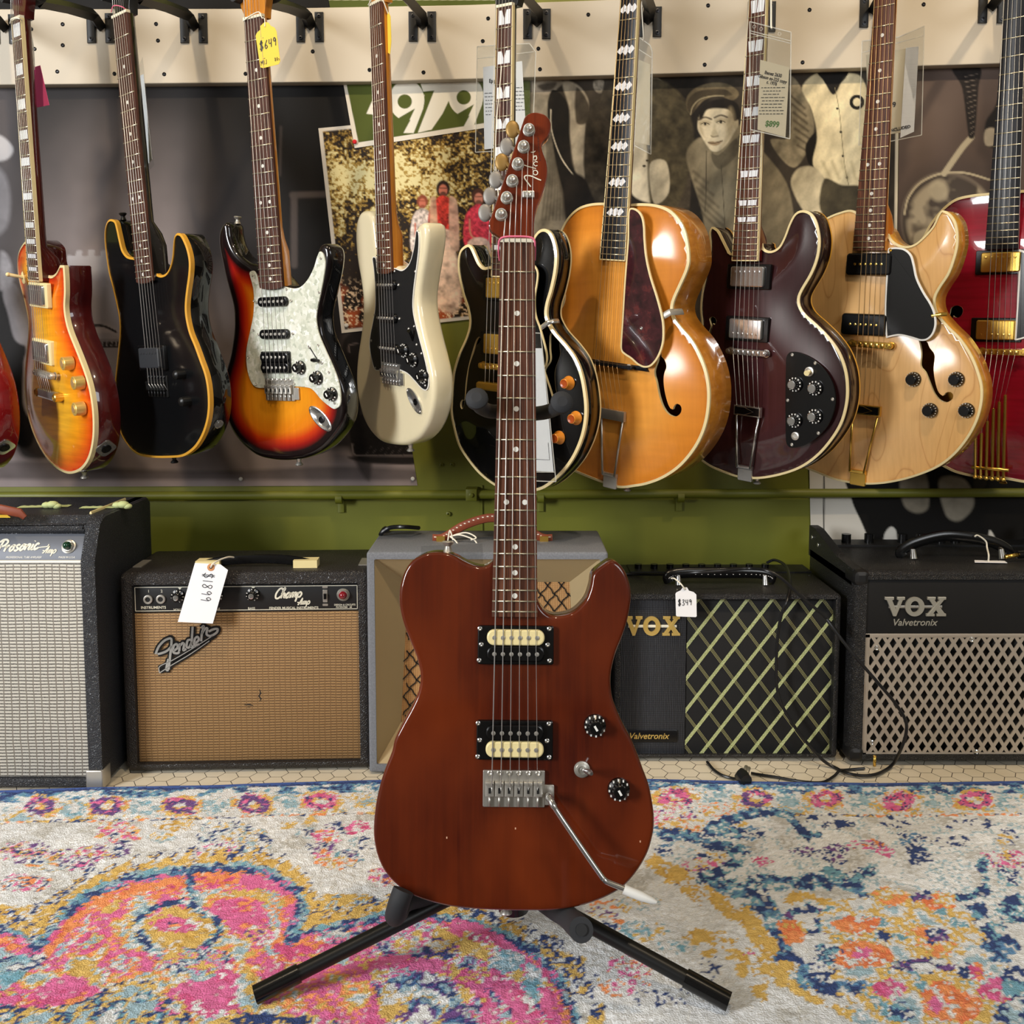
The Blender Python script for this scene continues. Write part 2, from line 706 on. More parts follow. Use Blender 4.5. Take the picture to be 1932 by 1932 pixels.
# mahogany of the guitar on the stand: three glued boards with slightly different tone
m, t = nmat('mahogany_lacquer', '#5c1c0e', .35, coat=1.0, coat_rough=.07, **{'Specular IOR Level': .12})
sx = t.sep()
nz = t.noise(t.xyz((150, 5, 150)), 1.0, 6, .65)
c = t.ramp(nz.outputs[0], [(.25, lin('#340c05')), (.75, lin('#541b08'))]).outputs[0]
big = t.noise(t.xyz((9, 5, 9)), 1.0, 3)
c = t.mix(t.ramp(big.outputs[0], [(.40, (0, 0, 0)), (.72, (1, 1, 1))]).outputs[0], c, lin('#702c0e'))
s1 = t.math('LESS_THAN', sx.outputs[0], -0.068)
s2 = t.math('GREATER_THAN', sx.outputs[0], 0.092)
c = t.mix(t.math('MULTIPLY', s1.outputs[0], .35).outputs[0], c, lin('#642409'))
c = t.mix(t.math('MULTIPLY', s2.outputs[0], .4).outputs[0], c, lin('#5c200a'))
t.base(c)
wood('mahogany_head', '#541c09', '#742c10', (110, 6, 110), .3, 1.0)

# pearloid
m, t = nmat('pearloid', '#d9dccf', .2, coat=.6)
v = t.n('ShaderNodeTexVoronoi', i={'Vector': t.xyz(), 'Scale': 150})
nz = t.noise(t.xyz(), 90, 3)
vv = t.n('ShaderNodeVectorMath', operation='ADD', i={0: t.xyz(), 1: t.n('ShaderNodeVectorMath', operation='SCALE', i={0: nz.outputs[1], 'Scale': .02}).outputs[0]})
v2 = t.n('ShaderNodeTexVoronoi', i={'Vector': vv.outputs[0], 'Scale': 140})
t.base(t.ramp(v2.outputs['Color'], [(.1, lin('#b9bfae')), (.45, lin('#d3d6c6')), (.7, lin('#dee0d4')), (.95, lin('#f4f6f2'))]).outputs[0])
# tortoise
m, t = nmat('tortoise', '#2a1218', .15, coat=1.0)
nz = t.noise(t.xyz(), 34, 5, .7)
t.base(t.ramp(nz.outputs[0], [(.35, lin('#1d0d12')), (.55, lin('#3f1a20')), (.75, lin('#6a2c2a'))]).outputs[0])

# attribute painted print (posters, rug)
def paintmat(name, rough=.5, coat=0.0):
    m, t = nmat(name, '#ffffff', rough, coat=coat)
    a = t.n('ShaderNodeAttribute', attribute_name='paint')
    t.base(a.outputs['Color'])
    return m, t


paintmat('poster_print', .6, 0.0)
MATS['poster_print'].node_tree.nodes['Principled BSDF'].inputs['Specular IOR Level'].default_value = .2
# ================================================================ setting
WALL = Fr(966, 800, 2.05, yaw=1.0)
# room shell
def olive():
    m, t = nmat('olive_paint', '#6c6f20', .5)
    nz = t.noise(t.xyz(), 2.2, 4)
    n2 = t.noise(t.xyz((30, 2, 3)), 1.0, 3)
    c = t.mix(nz.outputs[0], lin('#6a6c18'), lin('#7c7e2a'))
    t.base(t.mix(t.math('MULTIPLY', n2.outputs[0], .3).outputs[0], c, lin('#5c6012')))
    return m


olive()
mat('cream_panel', '#c6bba8', .55)
mat('plaster', '#a59d90', .8)
mat('ceiling_paint', '#8a8274', .9)
mat('window_frame', '#3a342c', .6)
m, t = nmat('floor_tile', '#d8cdb6', .35)
nz = t.noise(t.xyz(), 14, 3)
n2 = t.n('ShaderNodeTexVoronoi', i={'Vector': t.xyz(), 'Scale': 26})
c = t.mix(nz.outputs[0], lin('#cfc3aa'), lin('#e4dccb'))
t.base(c)
mat('grout', '#4a4034', .9)


def wall_quad(name, pts, m):
    b = MB()
    i = [b.raw(q) for q in pts]
    b.face(i)
    return struct(name, b, m, ang=None)


def slab(name, x0, x1, y0, y1, z0, z1, m):
    return struct(name, MB().box((x0, y0, z0), (x1, y1, z1)), m)


def wall_y(x):
    return WALL.o[1] - (x - WALL.o[0]) * tan(radians(1.0))


b = MB()
for sx_ in (-2.2, 2.2):
    pass
x0, x1 = -3.2, 3.2
b.box((x0, 0, 0), (x1, .1, 3))
b.v = [(x, wall_y(x) + y, z) for x, y, z in b.v]
struct('wall_back', b, MATS['olive_paint'])
slab('wall_left', -3.3, -3.2, -3.1, 2.3, 0, 3, MATS['plaster'])
slab('wall_right', 3.2, 3.3, -3.1, 2.3, 0, 3, MATS['plaster'])
slab('wall_front', -3.2, 3.2, -3.1, -3.0, 0, 3, MATS['plaster'])
slab('ceiling', -3.2, 3.2, -3.0, 2.2, 3.0, 3.1, MATS['ceiling_paint'])

# floor: grout bed with hexagonal tiles laid on it (only the strip that is not under the rug)
b = MB()
b.box((-3.2, -3.0, -.05), (3.2, 2.3, -0.002))
b.mi = 1
R = 0.0195
for j in range(0, 40):
    y = 1.50 + j * R * sqrt(3) / 2
    if y > 2.08:
        break
    for i in range(-26, 27):
        x = i * 3 * R + (1.5 * R if j % 2 else 0) + .006
        q = [b.raw((x + R * .965 * cos(pi / 3 * k), y + R * .965 * sin(pi / 3 * k), 0)) for k in range(6)]
        b.face(q)
struct('floor', b, [MATS['grout'], MATS['floor_tile']], ang=None)


# ---- hanging rail: cream board along the wall with its screws
def onwall(x, y, h=0.0):
    return WALL.L(x, y, h)


bo = thing('trim_1', 'cream hanging board along the wall', 'trim', WALL)
for k in ('label', 'category'):
    del bo[k]
bo['kind'] = 'structure'
top = [(-240, 20), (0, 17), (500, 16), (880, 9), (1100, 1), (1400, -10), (2200, -38)]
bot = [(2200, 112), (1880, 120), (1300, 138), (1000, 146), (700, 154), (0, 160), (-240, 162)]
BH = .028
b = MB().prism([tuple(onwall(x, y, BH)) for x, y in top + bot], 0.001, BH, .002)
obj('board', b, MATS['cream_panel'], bo)
scr = P('c1 457,177 458,330 418,522 228,212 252,357 1138,175 1152,296 835,538 1197,541 1790,538 c2 735,375 1148,510 1542,528 245,538 c3 467,135 428,300 833,355 845,505 1197,107 c4 525,40 510,278 500,472 1265,72 1214,455 c5 1200,32')
for x, y, _ in scr:
    c = onwall(x, y, BH)
    b = MB().lathe(c[0], c[1], [(.0042, BH - .002), (.0042, BH + .0006), (.003, BH + .0012), (.0016, BH + .0002)], 12)
    obj('screw', b, MATS['dark_steel'], bo)

# ---- painted pipe along the wall, with clamps and a box
PIPE_H = .022
b = MB()
pts = []
for x, y in ((-260, 936), (0, 936), (400, 935), (890, 933), (1400, 931), (2150, 929)):
    a = onwall(x, y, PIPE_H)
    pts.append((a[0], a[1], PIPE_H))
pp = thing('conduit_pipe', 'olive painted pipe running along the wall above the amplifiers', 'pipe', WALL)
b.tube(pts, .0098, 16)
obj('pipe', b, MATS['olive_paint'], pp)
for x, y in ((640, 940), (1284, 937), (1020, 938)):
    a = onwall(x, y, PIPE_H)
    b = MB()
    b.tube([(a[0] - .007, a[1], PIPE_H), (a[0] + .007, a[1], PIPE_H)], .0125, 16)
    b.rect(.014, .045, .001, .006, .001, 0, a[0], a[1] - .012)
    obj('pipe_clamp', b, MATS['olive_paint'], pp)
a = onwall(890, 932, PIPE_H)
b = MB().rect(.024, .026, .001, .038, .002, 0, a[0], a[1])
b.lathe(a[0], a[1], [(.005, .037), (.005, .041), (.003, .042)], 10)
obj('junction_box', b, MATS['olive_paint'], pp)
# painted door-like panel edge on the wall
b = MB()
a, c = onwall(907, 915, 0), onwall(907, 1300, 0)
b.box((a[0], c[1], 0), (a[0] + .004, a[1], .004))
obj('trim_2', b, MATS['olive_paint'])
o = bpy.data.objects['trim_2']
o.matrix_world = WALL.mat()
o['kind'] = 'structure'
for x, y in ((833, 877), (853, 876)):
    a = onwall(x, y, 0)
    b = MB().lathe(a[0], a[1], [(.0045, 0), (.0045, .004), (.002, .005), (.0018, .002)], 12)
    o = obj('wall_screw', b, MATS['olive_paint'])
    o.matrix_world = WALL.mat()
    tag(o, 'olive painted screw head in the wall below the black guitar, %s of the pair' % ('left' if x < 840 else 'right'), 'screw', 'wall screws')
a = onwall(846, 969, 0)
b = MB().lathe(a[0], a[1], [(.005, 0), (.005, .005), (.002, .006), (.002, .002)], 12)
o = obj('wall_screw', b, MATS['olive_paint'])
o.matrix_world = WALL.mat()
tag(o, 'single olive painted screw head in the wall just below the pipe', 'screw')


# ================================================================ guitars
class Guitar(Fr):
    """frame of a guitar face; scaled in depth so that nut-to-bridge has its real length"""

    def __init__(s, ref, yaw, tilt, scale, nut, end, bridge, hf, hs, dx=0, roll=0):
        s.dx = dx
        nl, nr = [(a + dx, b) for a, b, _ in P(nut)]
        el, er = [(a + dx, b) for a, b, _ in P(end)]
        br = Q(bridge)
        br = (br[0] + dx, br[1])
        s.hf, s.hs, s.scale = hf, hs, scale
        Y = 1.7
        for _ in range(5):
            s.o = at_y(br[0], br[1], Y)
            s._axes(yaw, tilt, roll)
            n = (s.L(*nl, hf) + s.L(*nr, hf)) / 2
            k = scale / np.linalg.norm(s.L(*br, hs) - n)
            Y *= k
        s.Y = Y
        s.nl, s.nr, s.el, s.er = s.L(*nl, hf), s.L(*nr, hf), s.L(*el, hf), s.L(*er, hf)
        s.cn = (s.nl + s.nr) / 2
        s.ce = (s.el + s.er) / 2
        s.br = s.L(*br, hs)
        s.dn = (s.ce - s.cn) / np.linalg.norm(s.ce - s.cn)       # towards the body
        s.R = np.array([-s.dn[1], s.dn[0]])
        if s.R[0] < 0:
            s.R = -s.R
        s.U = -s.dn
        s.len = np.linalg.norm(s.ce - s.cn)
        s.wn = abs((s.nr - s.nl) @ s.R)
        s.we = abs((s.er - s.el) @ s.R)

    def Lp(s, st, h=0.0):
        return [tuple(s.L(a + s.dx, b, h)) + (c,) for a, b, c in P(st)]

    def c(s, st, h=0.0):
        a, b = Q(st)
        return s.L(a + s.dx, b, h)

    def N(s, x, d):
        return s.cn + s.R * x + s.dn * d

    def mb(s, c):
        return MB().T(c, s.R, s.U)


def arch_h(d, A, D):
    t = np.clip(d / D, 0, 1)
    return A * (t * t * (3 - 2 * t))


def body(G, root, out, thick, top, side, arch=0.0, archD=.08, rnd=.0015, n=280, holes=(), bind=None, bw=.006, bside=.006, step=.006, backbind=False, name='body', local=False):
    A = resample(ccw(cat(out if local else G.Lp(out), True, 10)), n)
    T = inset(A, rnd)
    for _ in range(2 if rnd > .004 else 0):
        T = .25 * np.roll(T, 1, 0) + .5 * T + .25 * np.roll(T, -1, 0)
    H = [resample(ccw(cat(h, True, 6)), 70) for h in holes]
    lo, hi = T.min(0), T.max(0)
    gx, gy = np.meshgrid(np.arange(lo[0], hi[0], step), np.arange(lo[1], hi[1], step))
    gx = gx + (np.arange(gx.shape[0]) % 2)[:, None] * step / 2
    gx, gy = gx.ravel(), gy.ravel()
    k = inside(gx, gy, T)
    gx, gy = gx[k], gy[k]
    k = segdist(gx, gy, T) > step * .45
    for h in H:
        k &= segdist(gx, gy, h) > step * .3
    gx, gy = gx[k], gy[k]
    pts = [Vector(q) for q in T] + [Vector(q) for h in H for q in h] + [Vector(q) for q in zip(gx, gy)]
    ed = [(i, (i + 1) % n) for i in range(n)]
    o = n
    for h in H:
        ed += [(o + i, o + (i + 1) % len(h)) for i in range(len(h))]
        o += len(h)
    vs, _, fs, ov, _, _ = delaunay_2d_cdt(pts, ed, [], 0, 1e-7)
    V = np.array([(q[0], q[1]) for q in vs])
    new = {}
    for j, l in enumerate(ov):
        for q in l:
            new[q] = j
    fs = [tuple(f) for f in fs]
    cx = np.array([V[list(f)].mean(0) for f in fs])
    keep = inside(cx[:, 0], cx[:, 1], T)
    for h in H:
        keep &= ~inside(cx[:, 0], cx[:, 1], h)
    dist = segdist(V[:, 0], V[:, 1], A)
    z = arch_h(np.maximum(dist - rnd, 0), arch, archD)
    m = MB()
    for (x, y), hh in zip(V, z):
        m.raw((x, y, hh))
    ea = list(dist)
    used = set()
    for f, kk in zip(fs, keep):
        if kk:
            m.face(f)
            used.update(f)
    m.mi = 1
    r0 = [new[i] for i in range(n)]
    lev = []
    if rnd > .004:
        lev = [(rnd * (1 - sin(a)), -rnd * (1 - cos(a))) for a in (pi / 8, pi / 4, 3 * pi / 8)]
    lev += [(0, -max(rnd, .0005)), (0, -thick + max(rnd, .003))]
    if rnd > .004:
        lev += [(rnd * .3, -thick + rnd * .3)]
    lev += [(max(rnd, .003), -thick)]
    prev = r0
    for kx, (d, h) in enumerate(lev):
        B = inset(A, d) if d else A
        cur = [m.raw((x, y, h)) for x, y in B]
        ea += [max(d, 0)] * n if h > -rnd - .001 else [0.0] * n
        m.mi = 0 if (rnd > .004 and kx < 4) else 1
        m.ring(prev, cur)
        prev = cur
    m.mi = 1
    m.face(prev[::-1])
    for h in H:                                                   # the cut edge of a sound hole
        pass
    # drop loose vertices inside holes
    m.a = ea
    ob = obj(name, m, [MATS[top], MATS[side]], root, 50)
    G.A, G.arch, G.archD, G.H = A, arch, archD, H
    G.thick = thick
    # walls of the holes
    for h in H:
        hw = MB()
        dz = arch_h(segdist(h[:, 0], h[:, 1], A), arch, archD)
        a = [hw.raw((x, y, q)) for (x, y), q in zip(h, dz)]
        b_ = [hw.raw((x, y, q - .006)) for (x, y), q in zip(h, dz)]
        hw.ring(a, b_)
        obj('sound_hole_edge', hw, MATS['cream_binding' if bind else side], root, fix=False)
    if bind:
        bm_ = MB()
        B = inset(A, bw)
        zi = arch_h(segdist(B[:, 0], B[:, 1], A), arch, archD)
        O = inset(A, -.0006)
        r = [[bm_.raw((x, y, -bside)) for x, y in O], [bm_.raw((x, y, .0006)) for x, y in O],
             [bm_.raw((x, y, q + .0018)) for (x, y), q in zip(B, zi)], [bm_.raw((x, y, q - .001)) for (x, y), q in zip(B, zi)]]
        for a, b_ in zip(r[:-1], r[1:]):
            bm_.ring(a, b_)
        obj('binding', bm_, MATS[bind], root, 40)
        if backbind:
            bm_ = MB()
            B = inset(A, bw)
            r = [[bm_.raw((x, y, -thick + .004)) for x, y in O], [bm_.raw((x, y, -thick - .0004)) for x, y in O], [bm_.raw((x, y, -thick - .0006)) for x, y in B]]
            for a, b_ in zip(r[:-1], r[1:]):
                bm_.ring(a, b_)
            obj('binding', bm_, MATS[bind], root, 40)
    return ob


def topz(G, q):
    d = segdist(np.array([q[0]]), np.array([q[1]]), G.A)[0]
    return float(arch_h(d, G.arch, G.archD))


def inlay(G, fb, kind, n, a, b_, hw_a, pear='pearl_dot'):
    """fret marker between fret distances a and b"""
    mid = (a + b_) / 2
    h0, h1 = G.hf - .001, G.hf + .0003
    ln = b_ - a
    if kind == 'dot':
        xs = (0,) if n not in (12, 24) else (-.011, .011)
        for x in xs:
            m = G.mb(G.N(x, mid)).lathe(0, 0, [(.0032, h0), (.0032, h1)], 18)
            obj('fret_marker', m, MATS[pear], fb)
    elif kind == 'block':
        w = 2 * hw_a * .74
        m = G.mb(G.N(0, mid)).rect(w, ln * .62, h0, h1)
        obj('fret_marker', m, MATS['white_pearl'], fb)
    elif kind == 'split':
        w = 2 * hw_a * .33
        for x in (-1, 1):
            m = G.mb(G.N(x * hw_a * .42, mid)).prism([(-w / 2 - .002 * x, -ln * .3), (w / 2, -ln * .3), (w / 2 + .001, ln * .3), (-w / 2, ln * .3)], h0, h1)
            obj('fret_marker', m, MATS['white_pearl'], fb)
    elif kind == 'vee':                                           # two pearl pieces leaving a dark V
        w = 2 * hw_a * .74
        l = ln * .34
        for x in (-1, 1):
            m = G.mb(G.N(0, mid)).prism([(x * w / 2, -l), (x * w / 2, l), (x * .005, l), (x * .0008, -l * .1), (x * .0008, -l)], h0, h1)
            obj('fret_marker', m, MATS['white_pearl'], fb)
    elif kind == 'diamond':
        for x, k in ((-.0105, .8), (0, 1.0), (.0105, .8)):
            m = G.mb(G.N(x, mid)).prism([(-.0088, -.002), (-.001, -.0095 * k), (.008, .0008), (.0015, .0095 * k)], h0, h1)
            obj('fret_marker', m, MATS['white_pearl'], fb)


def neck(G, root, board, back, marks='dot', nf=21, fbind=None, head=None, head_mat=None, hd=.0, heel=.05, mset=(3, 5, 7, 9, 12, 15, 17, 19, 21), round_end=0.0, depth=(.017, .020), headface=None, wires='fret_wire', heel_h=-.012):
    hf = G.hf
    wn, we, L = G.wn / 2, G.we / 2, G.len
    m = MB()
    poly = [G.N(-wn, 0), G.N(wn, 0), G.N(we, L)]
    if round_end:
        poly += [G.N(we * .8, L + round_end * .6), G.N(we * .4, L + round_end), G.N(-we * .4, L + round_end), G.N(-we * .8, L + round_end * .6)]
    poly += [G.N(-we, L)]
    m.prism(poly, hf - .006, hf, .0006)
    fb = obj('fretboard', m, MATS[board], root)
    if fbind:
        for sx_ in (-1, 1):
            b = MB()
            pts = [G.N(sx_ * (wn - .0012), 0), G.N(sx_ * (wn + .0006), 0), G.N(sx_ * (we + .0006), L), G.N(sx_ * (we - .0012), L)]
            b.prism(pts, hf - .0062, hf + .0003)
            obj('fretboard_binding', b, MATS[fbind], fb)
        if fbind != 'cream_side':
            b = MB()
            b.prism([G.N(-we, L - .0012), G.N(we, L - .0012), G.N(we, L + .001), G.N(-we, L + .001)], hf - .0062, hf + .0003)
            obj('fretboard_binding', b, MATS[fbind], fb)
    S = G.scale
    ds = [S * (1 - 2 ** (-i / 12)) for i in range(nf + 2)]
    for i in range(1, nf + 1):
        if ds[i] > L - .002:
            break
        hw_ = wn + (we - wn) * ds[i] / L
        q = [G.N(-hw_, ds[i]), G.N(hw_, ds[i])]
        b = MB().tube([(q[0][0], q[0][1], hf + .0002), (q[1][0], q[1][1], hf + .0002)], .0011, 6)
        obj('fret', b, MATS[wires], fb)
        if i in mset and ds[i] < L:
            inlay(G, fb, marks, i, ds[i - 1], ds[i], hw_)
    b = G.mb(G.N(0, -.002)).rect(2 * wn + .001, .005, hf - .006, hf + .002, .0006)
    obj('nut', b, MATS['bone'], root)
    # back of the neck
    b = MB()
    rr = []
    secs = 22
    bot = hf - .006
    for i in range(secs + 1):
        t = i / secs
        d = L * t
        wd = wn + (we - wn) * t
        dp = depth[0] + (depth[1] - depth[0]) * t
        hl = max(0, (d - (L - heel - .035)) / .035)
        hl = min(hl, 1)
        hl = hl * hl * (3 - 2 * hl)
        dp = dp * (1 - hl) + (bot - heel_h) * hl if heel > 0 else dp
        sq = 2 + 3 * hl
        ring_ = []
        for k in range(15):
            a = pi * k / 14
            cx, cy = cos(a), sin(a)
            x = wd * (abs(cx) ** (2 / sq)) * (1 if cx > 0 else -1)
            z = bot - dp * (abs(cy) ** (2 / sq))
            q = G.N(x, d)
            ring_.append(b.raw((q[0], q[1], z)))
        rr.append(ring_)
    for a, c in zip(rr[:-1], rr[1:]):
        b.ring(a, c)
    b.face(rr[0])
    b.face(rr[-1][::-1])
    obj('neck', b, MATS[back], root, 40)
    if head:
        hp = [tuple(G.N(x / 1000, -y / 1000)) + tuple(r) for x, y, *r in head]
        A = cat(hp, True, 6)
        m = MB().prism([tuple(q) for q in A], hf - .0225 - hd, hf - .0065 - hd, .0012)
        ho = obj('headstock', m, MATS[head_mat or back], root)
    return fb


def strings(G, root, sp_n, sp_b, hb, tail=None, m='steel_string', k=1.0, headlen=.09, posts=None):
    """six strings nut to saddles, then on to the tail; sp = spread of the outer strings"""
    rad = [.00062, .00052, .00043, .00036, .0003, .00027]
    bc = G.br
    # distance along axis of the bridge
    for i in range(6):
        t = -.5 + i / 5
        a = G.N(t * sp_n, 0)
        z = bc + G.R * t * sp_b
        pts = [(a[0], a[1], G.hf + .0022), (z[0], z[1], hb)]
        if posts is not None:
            q = posts[i]
            pts = [(q[0], q[1], q[2])] + pts
        else:
            q = G.N(t * sp_n * 1.15, -headlen - .012 * i)
            pts = [(q[0], q[1], G.hf - .004)] + pts
        if tail is not None:
            q = tail[i]
            pts += [tuple(q)]
        b = MB()
        for p0, p1 in zip(pts[:-1], pts[1:]):
            b.tube([p0, p1], rad[i] * k, 6)
        obj('string', b, MATS[m], root)


def screwhead(G, par, q, h, r=.0028, m='nickel', name='screw'):
    b = MB().lathe(q[0], q[1], [(r, h - .001), (r, h + .0006), (r * .6, h + .0012), (r * .25, h + .0004)], 10)
    return obj(name, b, MATS[m], par)


def humbucker(G, root, c, hb, cover='chrome', ring='black_plastic', k=1.0, open_=None, poles='top', rw=.090, rh=.046):
    m = G.mb(c).rect(rw * k, rh * k, hb - .004, hb + .004, .0012, .003)
    pk = obj('pickup', m, MATS[ring], root)
    if open_ is None:
        m = G.mb(c).rect(.069 * k, .0375 * k, hb, hb + .0095, .0022, .004)
        obj('pickup_cover', m, MATS[cover], pk)
        for i in range(6):
            x = (-.5 + i / 5) * .0505 * k
            q = c + G.R * x + G.U * (.009 if poles == 'top' else -.009) * k
            b = MB().lathe(q[0], q[1], [(.0024, hb + .008), (.0024, hb + .0102), (.0012, hb + .0104)], 10)
            obj('pole_piece', b, MATS[cover], pk)
    else:
        for up, mm in ((1, open_[0]), (-1, open_[1])):
            m = G.mb(c).rect(.0685 * k, .0186 * k, hb, hb + .0085, .0018, .0088 * k, 0, up * .0096 * k, 8)
            bo_ = obj('bobbin', m, MATS[mm], pk, 30)
            for i in range(6):
                x = (-.5 + i / 5) * .0505 * k
                q = c + G.R * x + G.U * up * .0096 * k
                b = MB().lathe(q[0], q[1], [(.0026, hb + .007), (.0026, hb + .0092), (.0012, hb + .0094)], 12)
                obj('pole_piece', b, MATS['nickel'], bo_)
    return pk


def single(G, root, c, hb, k=1.0, colr='black_plastic'):
    m = G.mb(c).rect(.071 * k, .0175 * k, hb - .003, hb + .006, .0018, .0085 * k, 0, 0, 7)
    pk = obj('pickup', m, MATS[colr], root)
    for i in range(6):
        q = c + G.R * (-.5 + i / 5) * .052 * k
        b = MB().lathe(q[0], q[1], [(.0026, hb + .004), (.0026, hb + .0072)], 10)
        obj('pole_piece', b, MATS['nickel'], pk)
    for sx_ in (-1, 1):
        screwhead(G, pk, c + G.R * sx_ * .042 * k, hb + .0005, .0026)
    return pk


def knob(G, root, c, h0, kind='strat', k=1.0, name='knob'):
    if kind == 'strat':                                            # black skirt with a raised cap and white numbers
        b = MB().lathe(c[0], c[1], [(.0128 * k, h0), (.0124 * k, h0 + .004), (.0085 * k, h0 + .0075), (.0078 * k, h0 + .0145), (.0068 * k, h0 + .0156)], 26)
        o = obj(name, b, MATS['black_plastic'], root)
        nb = MB()
        for i in range(11):
            a = 2 * pi * i / 12 + .6
            nb.T((c[0] + .0112 * k * cos(a), c[1] + .0112 * k * sin(a))).rect(.0017, .0024, h0 + .0035, h0 + .0062)
        obj('number_ring', nb, MATS['white_paint'], o)
        nb = MB().T(c, G.R * .85 + G.U * .5, G.U * .85 - G.R * .5).rect(.0026, .0068, h0 + .0152, h0 + .0159)
        obj('cap_lettering', nb, MATS['white_paint'], o)
    elif kind == 'hat_amber':
        b = MB().lathe(c[0], c[1], [(.0135 * k, h0), (.0125 * k, h0 + .003), (.0100 * k, h0 + .006), (.0088 * k, h0 + .015), (.0075 * k, h0 + .016), (.0070 * k, h0 + .0155)], 26)
        o = obj(name, b, MATS['amber_plastic'], root)
        b = MB().lathe(c[0], c[1], [(.0086 * k, h0 + .0145), (.0074 * k, h0 + .0165), (.004 * k, h0 + .0158)], 20)
        obj('cap', b, MATS['dark_amber'], o)
    elif kind == 'gold':
        b = MB().lathe(c[0], c[1], [(.0130 * k, h0), (.0128 * k, h0 + .007), (.0120 * k, h0 + .0165), (.0105 * k, h0 + .0175), (.0075 * k, h0 + .0172), (.0072 * k, h0 + .0182), (.0045 * k, h0 + .0182), (.004 * k, h0 + .0176)], 28)
        o = obj(name, b, MATS['gold_knob'], root)
        b = MB().lathe(c[0], c[1], [(.0062 * k, h0 + .018), (.0058 * k, h0 + .0187), (.005 * k, h0 + .0187)], 20)
        obj('cap', b, MATS['bronze_string'], o)
    elif kind == 'dome':
        b = MB().lathe(c[0], c[1], [(.0088 * k, h0), (.0088 * k, h0 + .011), (.0080 * k, h0 + .016), (.005 * k, h0 + .0188), (.002 * k, h0 + .0195)], 24)
        o = obj(name, b, MATS['black_metal'], root)
    elif kind == 'silvertop':
        b = MB().lathe(c[0], c[1], [(.0150 * k, h0), (.0145 * k, h0 + .004), (.0095 * k, h0 + .006), (.0090 * k, h0 + .015)], 26)
        o = obj(name, b, MATS['black_plastic'], root)
        b = MB().lathe(c[0], c[1], [(.0082 * k, h0 + .0145), (.0082 * k, h0 + .0165), (.007 * k, h0 + .017)], 22)
        obj('metal_cap', b, MATS['chrome'], o)
        nb = MB()
        for i in range(12):
            a = 2 * pi * i / 12 + .3
            nb.T((c[0] + .0122 * k * cos(a), c[1] + .0122 * k * sin(a))).rect(.0018, .0026, h0 + .0045, h0 + .0062)
        obj('number_ring', nb, MATS['white_paint'], o)
    elif kind == 'speed_black':
        b = MB().lathe(c[0], c[1], [(.0135 * k, h0), (.0130 * k, h0 + .004), (.0115 * k, h0 + .007), (.0095 * k, h0 + .014), (.0085 * k, h0 + .015)], 26)
        o = obj(name, b, MATS['black_plastic'], root)
        nb = MB()
        for i in range(16):
            a = 2 * pi * i / 16
            nb.T((c[0] + .0120 * k * cos(a), c[1] + .0120 * k * sin(a))).rect(.0016, .0016, h0 + .0055, h0 + .0072)
        obj('number_ring', nb, MATS['nickel'], o)
    return o


def trem(G, root, c, h0, k=1.0, m='nickel', ear=True, black=False):
    """six-saddle vibrato bridge; c = saddle line centre"""
    mm = MATS['black_metal'] if black else MATS[m]
    b = G.mb(c).rect(.069 * k, .040 * k, h0, h0 + .003, .0006, .0015, 0, -.001)
    if ear:
        b.rect(.012 * k, .022 * k, h0, h0 + .0025, .0005, .002, .039 * k, -.008)
    br = obj('bridge', b, mm, root)
    for i in range(6):
        x = (-.5 + i / 5) * .0535 * k
        b = G.mb(c)
        b.rect(.0098 * k, .016 * k, h0 + .003, h0 + .0085, .0006, 0, x, 0)
        b.rect(.0088 * k, .0022 * k, h0 + .008, h0 + .0098, 0, 0, x, .0055 * k)
        q = c + G.R * x
        s_ = obj('saddle', b, mm, br)
        b = G.mb(c).rect(.0026 * k, .006 * k, h0 + .0085, h0 + .0092, 0, 0, x, -.0015)
        obj('saddle_slot', b, MATS['satin_black'], s_)
        a0, a1 = c + G.R * x - G.U * .008 * k, c + G.R * x - G.U * .0195 * k
        obj('saddle_screw', MB().tube([(a0[0], a0[1], h0 + .0055), (a1[0], a1[1], h0 + .0055)], .0014, 8), mm, br)
        q = c + G.R * x + G.U * .0165 * k
        screwhead(G, br, q, h0 + .0035, .0033, 'dark_steel' if black else m, 'mounting_screw')
    return br


def tom(G, root, c, h0, m='nickel', w=.086):
    """tune-o-matic bridge on two posts"""
    b = G.mb(c).rect(w, .0115, h0 - .002, h0 + .0065, .0015, .0055, 0, 0, 6)
    br = obj('bridge', b, MATS[m], root)
    for i in range(6):
        x = (-.5 + i / 5) * .052
        b = G.mb(c).rect(.0062, .0075, h0 + .0055, h0 + .0095, .001, 0, x, 0)
        obj('saddle', b, MATS[m], br)
    for sx_ in (-1, 1):
        q = c + G.R * sx_ * (w / 2 - .006)
        zt = topz(G, q)
        b = MB().lathe(q[0], q[1], [(.0032, zt - .002), (.0032, h0 + .008), (.002, h0 + .0084)], 12)
        b.lathe(q[0], q[1], [(.0075, h0 - .005), (.0075, h0 - .0035)], 16)
        obj('bridge_post', b, MATS[m], br)
    return br


